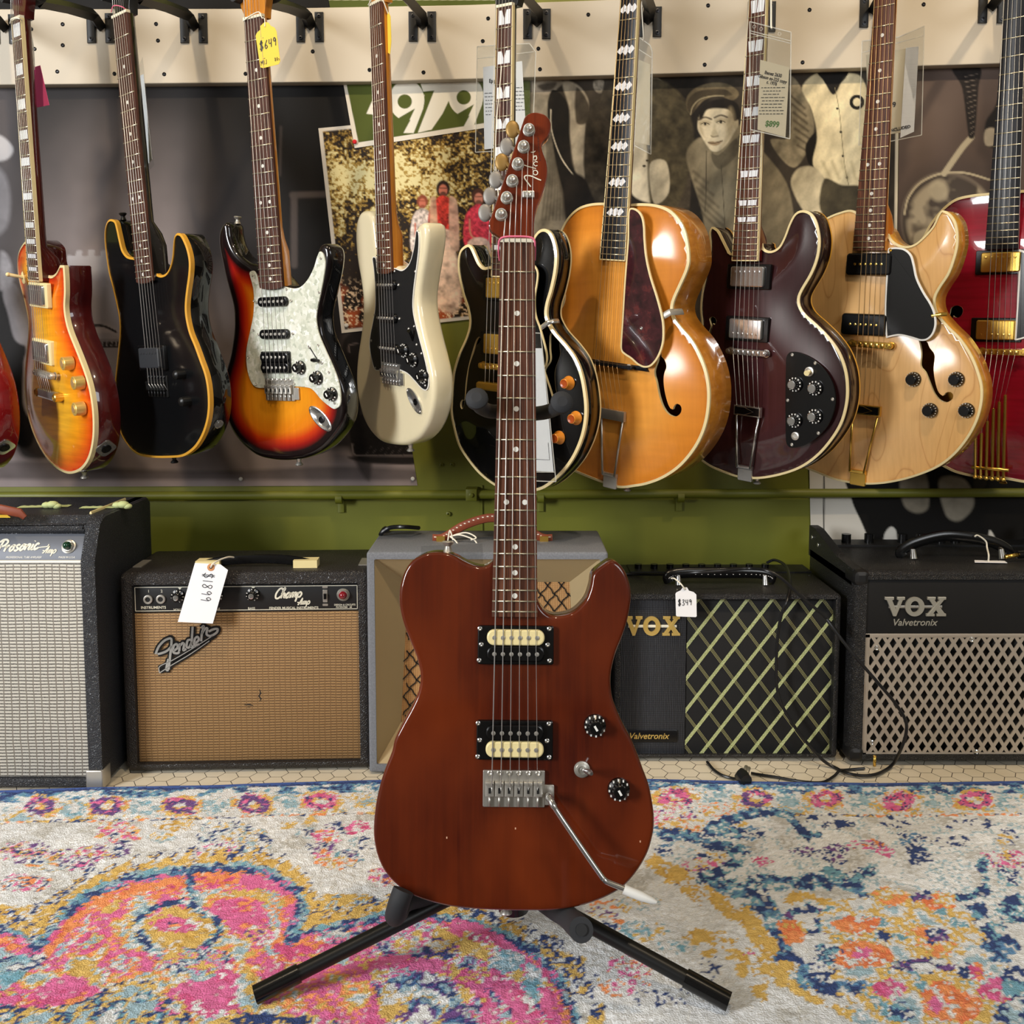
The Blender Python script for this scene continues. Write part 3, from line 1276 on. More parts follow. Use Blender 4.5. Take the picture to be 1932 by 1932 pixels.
def trapeze(G, root, blk, base, h, m='chrome', cover=None, wb=.062, arrow=False):
    """wire trapeze tailpiece: string block, two wires, hinged plate at the end of the body"""
    b = G.mb(blk).rect(wb, .019, h - .003, h + .004, .001)
    tp = obj('tailpiece', b, MATS[m], root)
    if arrow:
        b = G.mb(blk).rect(wb * .9, .0145, h + .0035, h + .0046)
        obj('tailpiece_face', b, MATS['black_plastic'], tp)
        b = G.mb(blk)
        b.ribbon([(-.02, -.007), (-.004, -.007), (.014, 0), (-.004, .007), (-.02, .007)], .0012, h + .0045, h + .0052)
        obj('tailpiece_arrow', b, MATS[m], tp)
    zb = .004
    for sx_ in (-1, 1):
        a = blk + G.R * sx_ * (wb / 2 - .004)
        e = base + G.R * sx_ * .014
        b = MB().tube([(a[0], a[1], h), (e[0], e[1], zb + .006), ], .0022, 8)
        obj('tailpiece_wire', b, MATS[m], tp)
    b = G.mb(base)
    b.rect(.031, .030, -.001, .0045, .001, .003, 0, -.012)
    b.rect(.033, .007, .002, .009, .002, 0, 0, .0)
    obj('tailpiece_hinge', b, MATS[m], tp)
    return tp


def strap_pin(G, root, q, h, d, m='nickel', ln=.012):
    """strap button at local point q (a,b), pointing along direction d in the face plane"""
    d = np.array(d, float) / np.linalg.norm(d)
    b = MB()
    pr = [(0, .006), (.003, .0045), (.007, .0035), (ln * .85, .0065), (ln, .0075), (ln + .0015, .006)]
    pts = [(q[0] + d[0] * x, q[1] + d[1] * x, h) for x, r in pr]
    b.tube(pts, [r for x, r in pr], 14)
    obj('strap_button', b, MATS[m], root)


def plate(G, root, st, h0, h1, m, bev=.0008, name='pickguard', trim=None, tw=.002, local=None):
    A = ccw(cat(local if local is not None else G.Lp(st, h1), True, 7))
    b = MB().prism([tuple(q) for q in A], h0, h1, bev)
    o = obj(name, b, MATS[m], root)
    if trim:
        b = MB()
        A = resample(A, 160)
        B = inset(A, tw)
        O = inset(A, -.0005)
        r = [[b.raw((x, y, h0 - .0003)) for x, y in O], [b.raw((x, y, h1 + .0004)) for x, y in O], [b.raw((x, y, h1 + .0006)) for x, y in B], [b.raw((x, y, h1 - .0005)) for x, y in B]]
        for p0, p1 in zip(r[:-1], r[1:]):
            b.ring(p0, p1)
        obj('pickguard_edge', b, MATS[trim], o)
    return o


HEAD_STRAT = [(-21, 0, 1), (21, 0, 1), (23, 12), (30, 40), (30, 80), (34, 130), (26, 165), (5, 178), (-12, 170), (-16, 150), (-34, 30), (-30, 18)]
HEAD_GIB = [(-22, 0, 1), (22, 0, 1), (26, 12), (34, 30), (37, 90), (42, 155), (36, 170), (16, 166), (0, 176), (-16, 166), (-36, 170), (-42, 155), (-37, 90), (-34, 30), (-26, 12)]


def mirrored(G, pts, h=0.0):
    """mirror local points about the neck axis as it lies at height h"""
    ax = G.cn
    out = []
    for p in pts:
        q = np.array(p[:2]) - ax
        x, d = q @ G.R, q @ G.dn
        r = ax - G.R * x + G.dn * d
        out.append((r[0], r[1]) + tuple(p[2:]))
    return out
# ---------------------------------------------------------------- single-cut guitars with a maple cap (two: sunburst and, at the frame's edge, red)
def single_cut(dx, label, topm, sidem, backm, full=True):
    G = Guitar('', 44, 3, .628, 'c1 85,155 150,128', 'c6 205,310 285,305', 'c6 300,990', .018, .031, dx)
    root = thing('electric_guitar', label, 'guitar', G, 'guitars hanging from the board')
    out = 'c6 440,197* 471,197* 478,300 480,400 476,500 487,590 512,680 552,780 592,880 632,990 662,1100 683,1230 690,1350 686,1460 668,1560 640,1630 600,1680 552,1706 500,1712 450,1695 400,1662 340,1600 280,1500 230,1380 195,1240 180,1100 182,960 196,820 208,700 207,600 190,500 165,400 145,320 132,240 130,160 142,95 165,50 190,22 235,10 285,60 297,150 312,210 337,255 376,275 410,255 430,220'
    body(G, root, out, .048, topm, sidem, .011, .075, .0015, bind='cream_binding', bw=.004, bside=.007)
    neck(G, root, 'rosewood', backm, 'block', 22, 'cream_binding', HEAD_GIB, backm, heel=.03, mset=(1, 3, 5, 7, 9, 12, 15, 17, 19, 21), heel_h=-.03)
    c = G.c('c6 275,412', .015)
    humbucker(G, root, c, .011, 'chrome', 'cream_plastic')
    c = G.c('c6 308,825', .015)
    humbucker(G, root, c, .012, 'chrome', 'cream_plastic', poles='bot')
    tom(G, root, G.c('c6 312,990', .026), .022, 'nickel')
    tc = G.c('c6 335,1140', .024)
    b = G.mb(tc).rect(.092, .017, .016, .026, .004, .008, 0, 0, 6)
    tp = obj('tailpiece', b, MATS['chrome'], root)
    for sx_ in (-1, 1):
        q = tc + G.R * sx_ * .044
        obj('tailpiece_stud', MB().lathe(q[0], q[1], [(.008, .006), (.008, .026), (.006, .0275), (.003, .026)], 16), MATS['gold'], tp)
    strings(G, root, .036, .050, .031, [tuple(tc + G.R * (-.5 + i / 5) * .05) + (.023,) for i in range(6)])
    for st in ('c6 420,915', 'c6 490,1058', 'c6 507,1248'):
        q = G.c(st, .029)
        knob(G, root, q, topz(G, q), 'gold')
    q = G.c('c6 178,285', .004)
    b = MB().tube([(q[0], q[1], 0), (q[0] - .002, q[1] + .002, .012), (q[0] - .006, q[1] + .006, .030)], [.004, .003, .0036], 10)
    b.ball((q[0] - .0062, q[1] + .0062, .031), .0042)
    sw = obj('toggle_switch', b, MATS['cream_plastic'], root)
    obj('switch_ring', MB().lathe(q[0], q[1], [(.012, .001), (.012, .006), (.006, .0065)], 20), MATS['cream_plastic'], sw)
    # jack plate on the rim
    q = G.c('c6 672,1530', 0)
    i = int(np.argmin(np.linalg.norm(G.A - q, axis=1)))
    nn, q = normals(G.A)[i], G.A[i]
    jb = MB()
    tt = np.array([-nn[1], nn[0]])
    A = rrect(.031, .031, .008)
    for hh in (-.001, .0022):
        for x, y in A:
            z = q + nn * hh + tt * (x + y) * .7071
            jb.raw((z[0], z[1], -.024 + (y - x) * .7071))
    k = len(A)
    jb.ring(list(range(k)), list(range(k, 2 * k)))
    jb.face(range(k, 2 * k))
    jp = obj('jack_plate', jb, MATS['chrome'], root)
    q3 = np.array([q[0], q[1], -.024])
    n3 = np.array([nn[0], nn[1], 0])
    obj('jack_socket', MB().tube([q3 + n3 * .001, q3 + n3 * .004, q3 + n3 * .0045, q3 + n3 * .003], [.009, .009, .006, .0045], 16), MATS['dark_steel'], jp)
    q = G.c('c6 520,1712', 0)
    strap_pin(G, root, q, -.024, -G.U)
    return G, root


LP, lp_root = single_cut(0, 'cherry sunburst single cutaway guitar with cream rings and gold knobs, second from left', 'burst_cherry', 'lacquer_side_cherry', 'neck_mahogany')
LP2, lp2_root = single_cut(-194, 'red guitar at far left, only the edge of its rim in the picture', 'red_dark_top', 'red_dark_top', 'neck_mahogany')

# ---------------------------------------------------------------- black guitar with amber binding
G = TB = Guitar('', 40, 3, .648, 'c1 820,130 925,92', 'c6 993,325 1103,297', 'c6 1125,1062', .012, .016)
root = thing('electric_guitar', 'black single pickup guitar with amber edge binding and black hardware', 'guitar', G, 'guitars hanging from the board')
out = 'c6 815,-139 845,-122 862,-60 875,0 895,80 925,125 955,138* 1040,150* 1110,215* 1128,240* 1150,262 1185,270 1220,250 1245,200 1260,130 1265,60 1272,0 1285,-30 1305,-38 1330,-22 1368,60 1390,160 1388,260 1372,380 1362,480 1366,570 1390,680 1430,780 1470,890 1505,990 1525,1100 1530,1230 1515,1340 1480,1440 1430,1520 1370,1570 1320,1590 1250,1596 1150,1597 1060,1590 1000,1570 940,1520 880,1420 847,1280 836,1100 846,960 864,800 873,680 869,580 850,480 818,340 796,250 780,150 768,50 765,-30 773,-90 790,-128'
body(G, root, out, .045, 'lacquer_satin_black', 'lacquer_black', 0, .05, .0015, bind='amber_binding', bw=.0035, bside=.007)
neck(G, root, 'rosewood', 'neck_black', 'dot', 22, None, HEAD_STRAT, 'neck_black', heel=.07, round_end=.004, heel_h=-.03)
c = G.c('c6 1108,870', .006)
m = humbucker(G, root, c, .004, 'ebony_cover', 'black_plastic')
trem(G, root, G.c('c6 1128,1075', .008), 0, 1, black=True, ear=False)
strings(G, root, .036, .052, .0125, [tuple(G.br + G.R * (-.5 + i / 5) * .052 - G.U * .012) + (.006,) for i in range(6)])
for st in ('c6 1270,995', 'c6 1312,1192'):
    knob(G, root, G.c(st, .018), 0, 'dome')
q = G.c('c6 1517,1360')
i = int(np.argmin(np.linalg.norm(G.A - q, axis=1)))
q, nn = G.A[i], normals(G.A)[i]
q3, n3 = np.array([q[0], q[1], -.0225]), np.array([nn[0], nn[1], 0])
obj('jack_socket', MB().tube([q3, q3 + n3 * .003, q3 + n3 * .0035, q3 + n3 * .002], [.0085, .0085, .006, .0045], 18), MATS['chrome'], root)
strap_pin(G, root, G.c('c6 1190,1597'), -.022, -G.U, 'black_metal')
strap_pin(G, root, G.c('c6 825,-138'), -.02, G.U, 'black_metal')

# ---------------------------------------------------------------- three-tone sunburst double cutaway
G = SB = Guitar('', 30, 3, .648, 'c2 232,148 365,118', 'c7 346,360 513,342', 'c7 480,1095', .0095, .0135)
root = thing('electric_guitar', 'three tone sunburst guitar with white pearloid pickguard and black knobs', 'guitar', G, 'guitars hanging from the board')
out = 'c7 100,-118 116,-85 122,-30 145,50 190,118 250,165 325,188 420,215 505,300 545,345 600,360 650,345 700,290 735,210 755,130 768,75 785,45 815,36 848,60 862,110 860,170 845,270 815,400 788,520 784,600 800,700 840,800 885,910 925,1010 955,1110 966,1200 962,1290 938,1370 888,1450 800,1540 680,1600 540,1620 420,1612 320,1585 230,1520 160,1440 112,1350 87,1260 76,1150 76,1060 92,960 121,850 145,700 150,600 144,500 120,400 90,290 62,160 43,60 40,-20 52,-75 75,-112'
body(G, root, out, .044, 'burst_three_tone', 'lacquer_black', 0, .05, .009)
neck(G, root, 'rosewood', 'maple_amber', 'dot', 21, None, HEAD_STRAT, 'maple_amber', heel=.06, round_end=.005, heel_h=-.022)
pg = 'c7 272,255 283,238 305,238 328,275 344,345 348,364* 515,345* 535,352 600,364 650,348 700,293 740,213 765,133 785,95 810,115 824,180 815,270 790,400 765,520 760,600 780,700 830,820 880,930 920,1040 937,1140 933,1212 900,1242 870,1235 800,1180 740,1110 700,1088 600,1080 350,1090 300,1070 266,1000 249,900 251,800 275,680 299,560 304,450 299,370 285,310'
pgo = plate(G, root, pg, 0, .0025, 'pearloid')
for st in P('c7 295,268 792,145 780,393 543,370 302,668 265,866 322,1062 600,1058 773,778 852,975 893,1200 305,455'):
    screwhead(G, pgo, G.L(st[0], st[1], .003), .0025, .0024)
single(G, root, G.c('c7 442,460', .006), .003)
single(G, root, G.c('c7 455,697', .006), .003)
humbucker(G, root, G.c('c7 462,903', .006), .002, open_=('black_plastic', 'black_plastic'), rw=.071, rh=.040)
for st in ('c7 605,945', 'c7 730,1020', 'c7 836,1140'):
    knob(G, root, G.c(st, .017), .0025, 'strat')
b = MB()
a, e = G.c('c7 712,795', .003), G.c('c7 772,890', .003)
b.tube([(a[0], a[1], .0026), (e[0], e[1], .0026)], .0011, 6)
swt = obj('selector_slot', b, MATS['satin_black'], pgo)
q = G.c('c7 778,890', .003)
obj('selector_switch', MB().tube([(q[0], q[1], .002), (q[0] - .003, q[1] + .001, .012), (q[0] - .004, q[1] + .002, .018)], [.0022, .004, .0026], 10), MATS['black_plastic'], root)
for st in ('c7 708,790', 'c7 800,905'):
    screwhead(G, pgo, G.c(st, .003), .0025, .0032)
trem(G, root, G.c('c7 480,1100', .008), .001, 1.02, 'nickel')
strings(G, root, .035, .054, .0112, [tuple(G.br + G.R * (-.5 + i / 5) * .054 - G.U * .012) + (.006,) for i in range(6)], k=.9)


def jack_cup(G, root, ctr, ang, h0, m='chrome'):
    """boat-shaped recessed jack plate"""
    ca, sa = cos(ang), sin(ang)
    r, u = G.R * ca + G.U * sa, -G.R * sa + G.U * ca
    A = [(.0135 * cos(t) * (1 - .0 * sin(t)), .031 * sin(t)) for t in np.linspace(0, 2 * pi, 40, endpoint=False)]
    b = MB().T(ctr, r, u)
    rings = []
    for k, h in ((1, h0 - .001), (1, h0 + .0026), (.88, h0 + .0034), (.80, h0 + .0028)):
        rings.append([b.p(x * k, y * k, h) for x, y in A])
    rings.append([b.p(x * .62, y * .5 - .003, h0 + .0006) for x, y in A])
    for p0, p1 in zip(rings[:-1], rings[1:]):
        b.ring(p0, p1)
    b.face(rings[-1])
    jp = obj('jack_plate', b, MATS[m], root)
    q = ctr - u * .003
    obj('jack_socket', MB().lathe(q[0], q[1], [(.0062, h0), (.0062, h0 + .002), (.0045, h0 + .0024), (.004, h0 + .001)], 16), MATS['dark_steel'], jp)
    for s_ in (-1, 1):
        screwhead(G, jp, ctr + u * s_ * .0275, h0 + .0032, .0022)


a, e = G.c('c7 695,1212', .002), G.c('c7 885,1415', .002)
d = a - e
jack_cup(G, root, (a + e) / 2, atan2(d @ G.U, d @ G.R) - pi / 2, 0)
strap_pin(G, root, G.c('c7 562,1618'), -.026, -G.U)
strap_pin(G, root, G.c('c7 98,-116'), -.03, G.U * 1 + G.R * .15)

# ---------------------------------------------------------------- cream double cutaway with black pickguard
G = WS = Guitar('', 54, 3, .648, 'c2 1150,45 1230,8', 'c7 1204,250 1304,226', 'c7 1280,990', .0095, .0135)
root = thing('electric_guitar', 'cream white guitar with black pickguard and three black knobs', 'guitar', G, 'guitars hanging from the board')
out = 'c7 1110,-203 1150,-190 1172,-140 1183,-60 1195,40 1215,110 1310,190 1340,200 1375,213 1420,180 1455,110 1478,20 1483,-60 1500,-100 1535,-116 1556,-85 1560,0 1545,130 1517,300 1503,430 1510,540 1541,700 1581,860 1610,1000 1615,1130 1600,1250 1560,1370 1500,1458 1430,1500 1380,1510 1300,1504 1220,1480 1150,1410 1100,1320 1070,1220 1050,1100 1046,980 1056,850 1075,720 1090,600 1094,450 1080,320 1056,180 1043,60 1040,-40 1050,-130 1075,-190'
body(G, root, out, .044, 'lacquer_cream', 'lacquer_cream', 0, .05, .009)
neck(G, root, 'rosewood_red', 'maple_amber', 'dot', 21, None, HEAD_STRAT, 'maple_amber', heel=.06, round_end=.005, heel_h=-.022)
pg = 'c7 1170,145 1184,133 1198,148 1202,200 1206,252* 1312,232* 1332,216 1388,232 1438,185 1468,90 1482,0 1490,-60 1507,-40 1509,60 1494,200 1474,350 1465,480 1476,580 1511,720 1551,870 1576,990 1580,1060 1565,1104 1530,1094 1480,1040 1430,988 1380,962 1340,952 1200,962 1180,940 1160,860 1148,780 1155,700 1175,600 1190,500 1190,350 1181,230'
pgo = plate(G, root, pg, 0, .0025, 'satin_black', trim='white_plastic', tw=.0012)
for st in P('c7 1330,238 1480,240 1472,640 1432,658 1490,773 1525,838 1553,1072 1183,556 1160,745 1190,945 1367,965'):
    screwhead(G, pgo, G.L(st[0], st[1], .003), .0025, .0024)
for st in ('c7 1268,338', 'c7 1275,580', 'c7 1285,800'):
    single(G, root, G.c(st, .006), .003)
for st in ('c7 1360,820', 'c7 1428,888', 'c7 1500,1010'):
    knob(G, root, G.c(st, .017), .0025, 'strat')
q = G.c('c7 1462,745', .003)
obj('selector_switch', MB().tube([(q[0], q[1], .002), (q[0] + .006, q[1] + .014, .010), (q[0] + .008, q[1] + .018, .014)], [.0022, .003, .004], 10), MATS['black_plastic'], root)
trem(G, root, G.c('c7 1287,985', .008), .001, 1.0, 'chrome')
strings(G, root, .035, .054, .0112, [tuple(G.br + G.R * (-.5 + i / 5) * .054 - G.U * .012) + (.006,) for i in range(6)], k=.9)
a, e = G.c('c7 1415,1085', .002), G.c('c7 1535,1285', .002)
d = a - e
jack_cup(G, root, (a + e) / 2, atan2(d @ G.U, d @ G.R) - pi / 2, 0)
strap_pin(G, root, G.c('c7 1372,1510'), -.022, -G.U)

# ---------------------------------------------------------------- black thinline with cream binding, behind the neck of the guitar on the stand
G = ES = Guitar('', 38, 3, .628, 'c3 530,72 645,22', 'c8 490,283 628,272', 'c8 525,935', .017, .030)
root = thing('electric_guitar', 'black semi hollow guitar with cream binding and amber knobs', 'guitar', G, 'guitars hanging from the board')
out = 'c8 320,45 350,62 378,122 404,178 440,212 490,205 560,240 640,220 720,150 770,60 805,-15 842,-58 885,-68 925,-40 955,30 970,130 960,250 932,380 903,480 896,560 916,620 960,690 1040,780 1110,880 1155,1000 1180,1140 1188,1260 1175,1380 1140,1500 1080,1620 1000,1720 900,1805 820,1838 700,1852 600,1837 500,1790 400,1710 310,1600 250,1500 212,1360 196,1260 200,1150 206,1050 218,960 255,840 308,720 332,620 320,520 282,400 252,250 250,150 270,82'
hl = 'c8 395,715 410,735 402,760 385,770 355,840 325,930 315,1010 305,1110 290,1190 275,1245 258,1235 255,1200 270,1175 290,1180 300,1050 318,930 345,820 370,740'
hr = 'c8 905,700 940,690 965,720 975,790 982,850 960,930 955,990 962,1080 975,1150 985,1200 975,1230 950,1215 945,1175 925,1100 895,1010 882,960 915,890 905,800'
body(G, root, out, .045, 'lacquer_black', 'lacquer_black', .011, .09, .0015, holes=[G.Lp(hl, .006), G.Lp(hr, .006)], bind='cream_binding', bw=.0045, bside=.005, backbind=True)
neck(G, root, 'rosewood', 'neck_black', 'vee', 22, 'cream_binding', HEAD_GIB, 'neck_black', heel=.03, mset=(1, 3, 5, 7, 9, 12, 15, 17, 19), heel_h=-.03)
humbucker(G, root, G.c('c8 562,362', .016), .010, 'gold', 'black_plastic')
humbucker(G, root, G.c('c8 545,772', .016), .011, 'gold', 'black_plastic', poles='bot')
tom(G, root, G.c('c8 525,937', .026), .021, 'gold')
tc = G.c('c8 515,1085', .022)
b = G.mb(tc).rect(.092, .017, .014, .024, .004, .008, 0, 0, 6)
tp = obj('tailpiece', b, MATS['gold'], root)
strings(G, root, .036, .050, .030, [tuple(tc + G.R * (-.5 + i / 5) * .05) + (.020,) for i in range(6)])
for st in ('c8 1010,1060', 'c8 1060,1318', 'c8 945,1460'):
    q = G.c(st, .022)
    knob(G, root, q, topz(G, q), 'hat_amber', .95)
pgo = plate(G, root, 'c8 640,250* 700,190 780,185 812,205 830,250 826,320 808,440 816,560 850,660 888,800 898,880 880,940 840,900 700,860 600,840*', .018, .020, 'black_plastic', trim='cream_binding', tw=.0022)
a, e = G.c('c8 862,650', .018), G.c('c8 935,610', .004)
b = MB()
b.tube([(a[0] - .01, a[1] - .004, .017), (e[0], e[1], .017), (e[0] + .006, e[1] + .002, .010), (e[0] + .007, e[1] + .002, -.006)], .0045, 8, .35)
obj('pickguard_bracket', b, MATS['chrome'], root)

# ---------------------------------------------------------------- big amber archtop with tortoise pickguard
G = AT = Guitar('', 41, 3, .645, 'px 1171.5,-2 1204,-8', 'c8 1280,165 1466,148', 'c8 1320,925', .024, .038)
root = thing('archtop_guitar', 'large amber archtop acoustic guitar with brown tortoiseshell pickguard', 'guitar', G, 'guitars hanging from the board')
rgt = G.Lp('c3 1405,1510 1500,1490 1600,1484 1700,1495 1790,1530 1860,1600 1905,1690 1928,1800 d1 388,130 387,180 367,250 322,350 282,440 266,510 280,580 330,650 400,730 460,830 505,940 530,1050 537,1150 528,1270 500,1390 450,1500 380,1600 300,1680 200,1745 100,1785 0,1806 c8 1400,1812')
# axis of the body on the face plane
A0, A1 = np.array(rgt[0][:2]), np.array(rgt[-1][:2])
sa = G.cn + G.dn * ((A0 - G.cn) @ G.dn)
sh = 0.004


def mir(pts, x0):
    out = []
    for p in pts:
        q = np.array(p[:2]) - G.cn
        x, d_ = q @ G.R, q @ G.dn
        z = G.cn + G.R * (2 * x0 - x) + G.dn * d_
        out.append((z[0], z[1]) + tuple(p[2:]))
    return out


lft = mir(rgt[1:-1][::-1], -0.002)
out = rgt + lft
fh = [(a, b_, c_) for a, b_, c_ in G.Lp('d1 150,760 175,800 180,860 200,880 218,935 205,985 205,1060 222,1160 243,1228 262,1248 272,1222 288,1205 310,1213 322,1240 312,1278 278,1300 236,1282 202,1232 176,1150 156,1050 138,970 158,880 150,820 120,815 110,780', .012)]
body(G, root, out, .082, 'amber_top', 'side_amber', .016, .11, .0015, holes=[fh, mir(fh, 0)[::-1]], bind='cream_binding', bw=.0042, bside=.004, step=.007, local=True)
neck(G, root, 'ebony', 'neck_brown', 'diamond', 20, 'cream_binding', HEAD_GIB, 'neck_brown', heel=.02, mset=(1, 3, 5, 7, 9, 12, 15), heel_h=-.05)
pgo = plate(G, root, 'c8 1488,-150 1500,-218 1550,-212 1590,-165 1606,-90 1610,0 1622,130 1652,270 1702,430 1736,560 1748,650 1744,760 1710,860 1660,925 1610,940 1560,920 1510,876 1470,850 1440,822 1434,780 1445,600 1460,350 1475,150 1486,0', .024, .0265, 'tortoise', trim='cream_binding', tw=.0028)
screwhead(G, pgo, G.c('c8 1583,655', .027), .0265, .0034, 'chrome')
a, e = G.c('c8 1738,568', .022), G.c('c8 1822,535', .004)
b = MB().tube([(a[0] - .012, a[1] - .006, .023), (e[0] + .002, e[1], .020), (e[0] + .008, e[1], .006), (e[0] + .0085, e[1], -.012)], .006, 8, .25)
obj('pickguard_bracket', b, MATS['nickel'], root)
bc = G.c('c8 1380,920', .022)
b = G.mb(bc).prism([(-.075, -.004), (.075, -.004), (.07, .004), (-.07, .004)], .012, .021, .001)
br = obj('bridge', b, MATS['ebony'], root)
b = G.mb(bc).rect(.098, .007, .026, .034, .0015, .003)
obj('saddle', b, MATS['ebony'], br)
for sx_ in (-1, 1):
    q = bc + G.R * sx_ * .036
    obj('bridge_post', MB().lathe(q[0], q[1], [(.002, .018), (.002, .028)], 8).lathe(q[0], q[1], [(.0055, .022), (.0055, .0245)], 14), MATS['nickel'], br)
blk, base = G.c('c8 1370,1285', .022), G.c('c8 1357,1722', .004)
trapeze(G, root, blk, base, .021, 'nickel', wb=.058)
strings(G, root, .034, .050, .0355, [tuple(blk + G.R * (-.5 + i / 5) * .05) + (.021,) for i in range(6)], 'bronze_string')
strap_pin(G, root, G.c('c8 1420,1810'), -.03, -G.U)

# ---------------------------------------------------------------- dark walnut double cutaway with a half-round control plate
G = WN = Guitar('', 45, 3, .628, 'px 1414,-5 1446,-12', 'd1 698,172 884,150', 'd1 795,832', .017, .029)
root = thing('electric_guitar', 'dark walnut semi hollow guitar with half round black control plate', 'guitar', G, 'guitars hanging from the board')
out = 'd1 555,-84 585,-72 607,-50 640,15 670,75 692,108 790,100* 905,30* 921,32 930,72 980,93 1040,65 1082,-10 1120,-109 1160,-179 1210,-204 1268,-190 1310,-139 1335,-50 1342,40 1325,150 1282,260 1218,370 1192,430 1196,490 1232,550 1312,622 1402,712 1482,822 1531,950 1548,1080 1540,1210 1500,1350 1420,1480 1320,1590 1200,1672 1060,1722 900,1750 760,1742 640,1706 520,1650 430,1570 370,1450 345,1310 350,1150 385,1000 430,880 465,760 480,640 470,520 480,400 510,260 535,130 540,40 535,-40'
hw_ = 'd1 525,585 545,570 570,580 580,605 565,630 552,618 548,640 535,700 520,790 505,800 515,700 535,640 530,615'
body(G, root, out, .045, 'walnut_top', 'side_walnut', .010, .09, .0015, holes=[G.Lp(hw_, .006)], bind='cream_binding', bw=.0036, bside=.002, backbind=False)
b = MB()
A = G.A
O, B = inset(A, -.0006), inset(A, .002)
r = [[b.raw((x, y, -.041)) for x, y in O], [b.raw((x, y, -.0455)) for x, y in O], [b.raw((x, y, -.0458)) for x, y in B]]
b.ring(r[0], r[1])
b.ring(r[1], r[2])
obj('binding', b, MATS['amber_binding'], root)
neck(G, root, 'rosewood_red', 'neck_mahogany', 'split', 22, 'cream_binding', HEAD_GIB, 'neck_mahogany', heel=.03, mset=(1, 3, 5, 7, 9, 12, 15, 17), heel_h=-.03)
humbucker(G, root, G.c('d1 808,278', .018), .010, 'chrome', 'black_plastic')
humbucker(G, root, G.c('d1 798,660', .018), .011, 'chrome', 'black_plastic', poles='bot')
tom(G, root, G.c('d1 800,830', .026), .021, 'chrome')
pgo = plate(G, root, 'd1 1092,900* 1098,855 1130,827 1200,835 1290,880 1375,955 1430,1050 1453,1150 1445,1250 1400,1360 1320,1450 1220,1512 1130,1526 1098,1500 1090,1450* 1088,1180', .009, .0125, 'black_plastic', name='control_plate')
for st in P('d1 1138,848 1305,908 1432,1172 1105,1180 1328,1420 1135,1503'):
    screwhead(G, pgo, G.L(st[0], st[1], .013), .0125, .003)
for st in ('d1 1133,1068', 'd1 1280,1095', 'd1 1130,1332', 'd1 1278,1302'):
    knob(G, root, G.c(st, .028), .0125, 'silvertop', .95)
q = G.c('d1 1265,970', .013)
b = MB().lathe(q[0], q[1], [(.0085, .0123), (.0085, .0155), (.006, .016), (.0055, .014)], 18)
sw = obj('toggle_switch', b, MATS['nickel'], root)
obj('switch_tip', MB().tube([(q[0], q[1], .013), (q[0] + .001, q[1] - .002, .026)], [.003, .005], 12), MATS['cream_plastic'], sw)
q = G.c('d1 1162,1440', .013)
obj('jack_socket', MB().lathe(q[0], q[1], [(.0075, .0123), (.0075, .015), (.0055, .0155), (.0042, .013)], 18), MATS['nickel'], root)
blk, base = G.c('d1 815,1258', .02), G.c('d1 795,1668', .004)
trapeze(G, root, blk, base, .020, 'chrome', wb=.056, arrow=True)
strings(G, root, .033, .050, .030, [tuple(blk + G.R * (-.5 + i / 5) * .046) + (.02,) for i in range(6)])
strap_pin(G, root, G.c('d1 840,1752'), -.022, -G.U)

# ---------------------------------------------------------------- natural blond archtop with black pickups
G = BL = Guitar('', 46, 3, .628, 'px 1652,-25 1690,-34', 'c5 682,1840 908,1812', 'd2 810,775', .018, .031)
root = thing('archtop_guitar', 'natural blond hollow guitar with black pickguard and gold hardware', 'guitar', G, 'guitars hanging from the board')
out = 'd2 690,-203 590,-190 480,-140 400,-60 350,100 330,260 325,380 335,500 350,600 340,720 290,860 220,1000 170,1130 155,1290 175,1430 235,1570 330,1665 420,1706 550,1756 700,1786 850,1790 1000,1770 1150,1730 1300,1668 1420,1580 1520,1460 1590,1330 1625,1200 1628,1080 1600,970 1550,850 1470,730 1380,640 1312,560 1286,500 1286,430 1320,360 1390,250 1440,100 1452,0 1440,-100 1410,-160 1370,-195 1330,-205* 1305,-165 1270,-90 1210,-20 1140,40 1075,58 1010,42 962,2 935,-50 915,-80* 800,-120'
fhb = G.Lp('d2 1140,690 1170,720 1215,750 1240,800 1275,850 1272,950 1285,1040 1310,1120 1345,1150 1350,1130 1385,1118 1408,1135 1405,1170 1365,1195 1320,1180 1280,1130 1250,1060 1215,975 1180,930 1182,840 1165,760', .009)
fhl = G.Lp('d2 430,880 460,900 470,1000 465,1100 440,1200 420,1240 400,1220 425,1160 435,1050 425,950', .009)
body(G, root, out, .050, 'natural_top', 'side_natural', .012, .10, .0015, holes=[fhb, fhl], bind='cream_binding', bw=.0032, bside=.003)
neck(G, root, 'rosewood_red', 'maple_amber', 'dot', 22, None, HEAD_GIB, 'maple_amber', heel=.05, heel_h=-.035)
pgo = plate(G, root, 'd2 943,72* 1000,66 1062,78 1108,120 1130,190 1152,290 1200,390 1250,470 1280,540 1290,620 1272,690 1232,734 1180,744 1110,724 1020,706 928,724* 918,560 922,400 932,250', .014, .0165, 'black_plastic', trim='white_plastic', tw=.0025)
screwhead(G, pgo, G.c('d2 958,85', .017), .0165, .003, 'gold')
q = G.c('d2 1305,555', .014)
b = MB().tube([(q[0] - .01, q[1] - .002, .014), (q[0] + .004, q[1], .013), (q[0] + .008, q[1], .002)], .004, 10)
obj('pickguard_bracket', b, MATS['gold'], root)
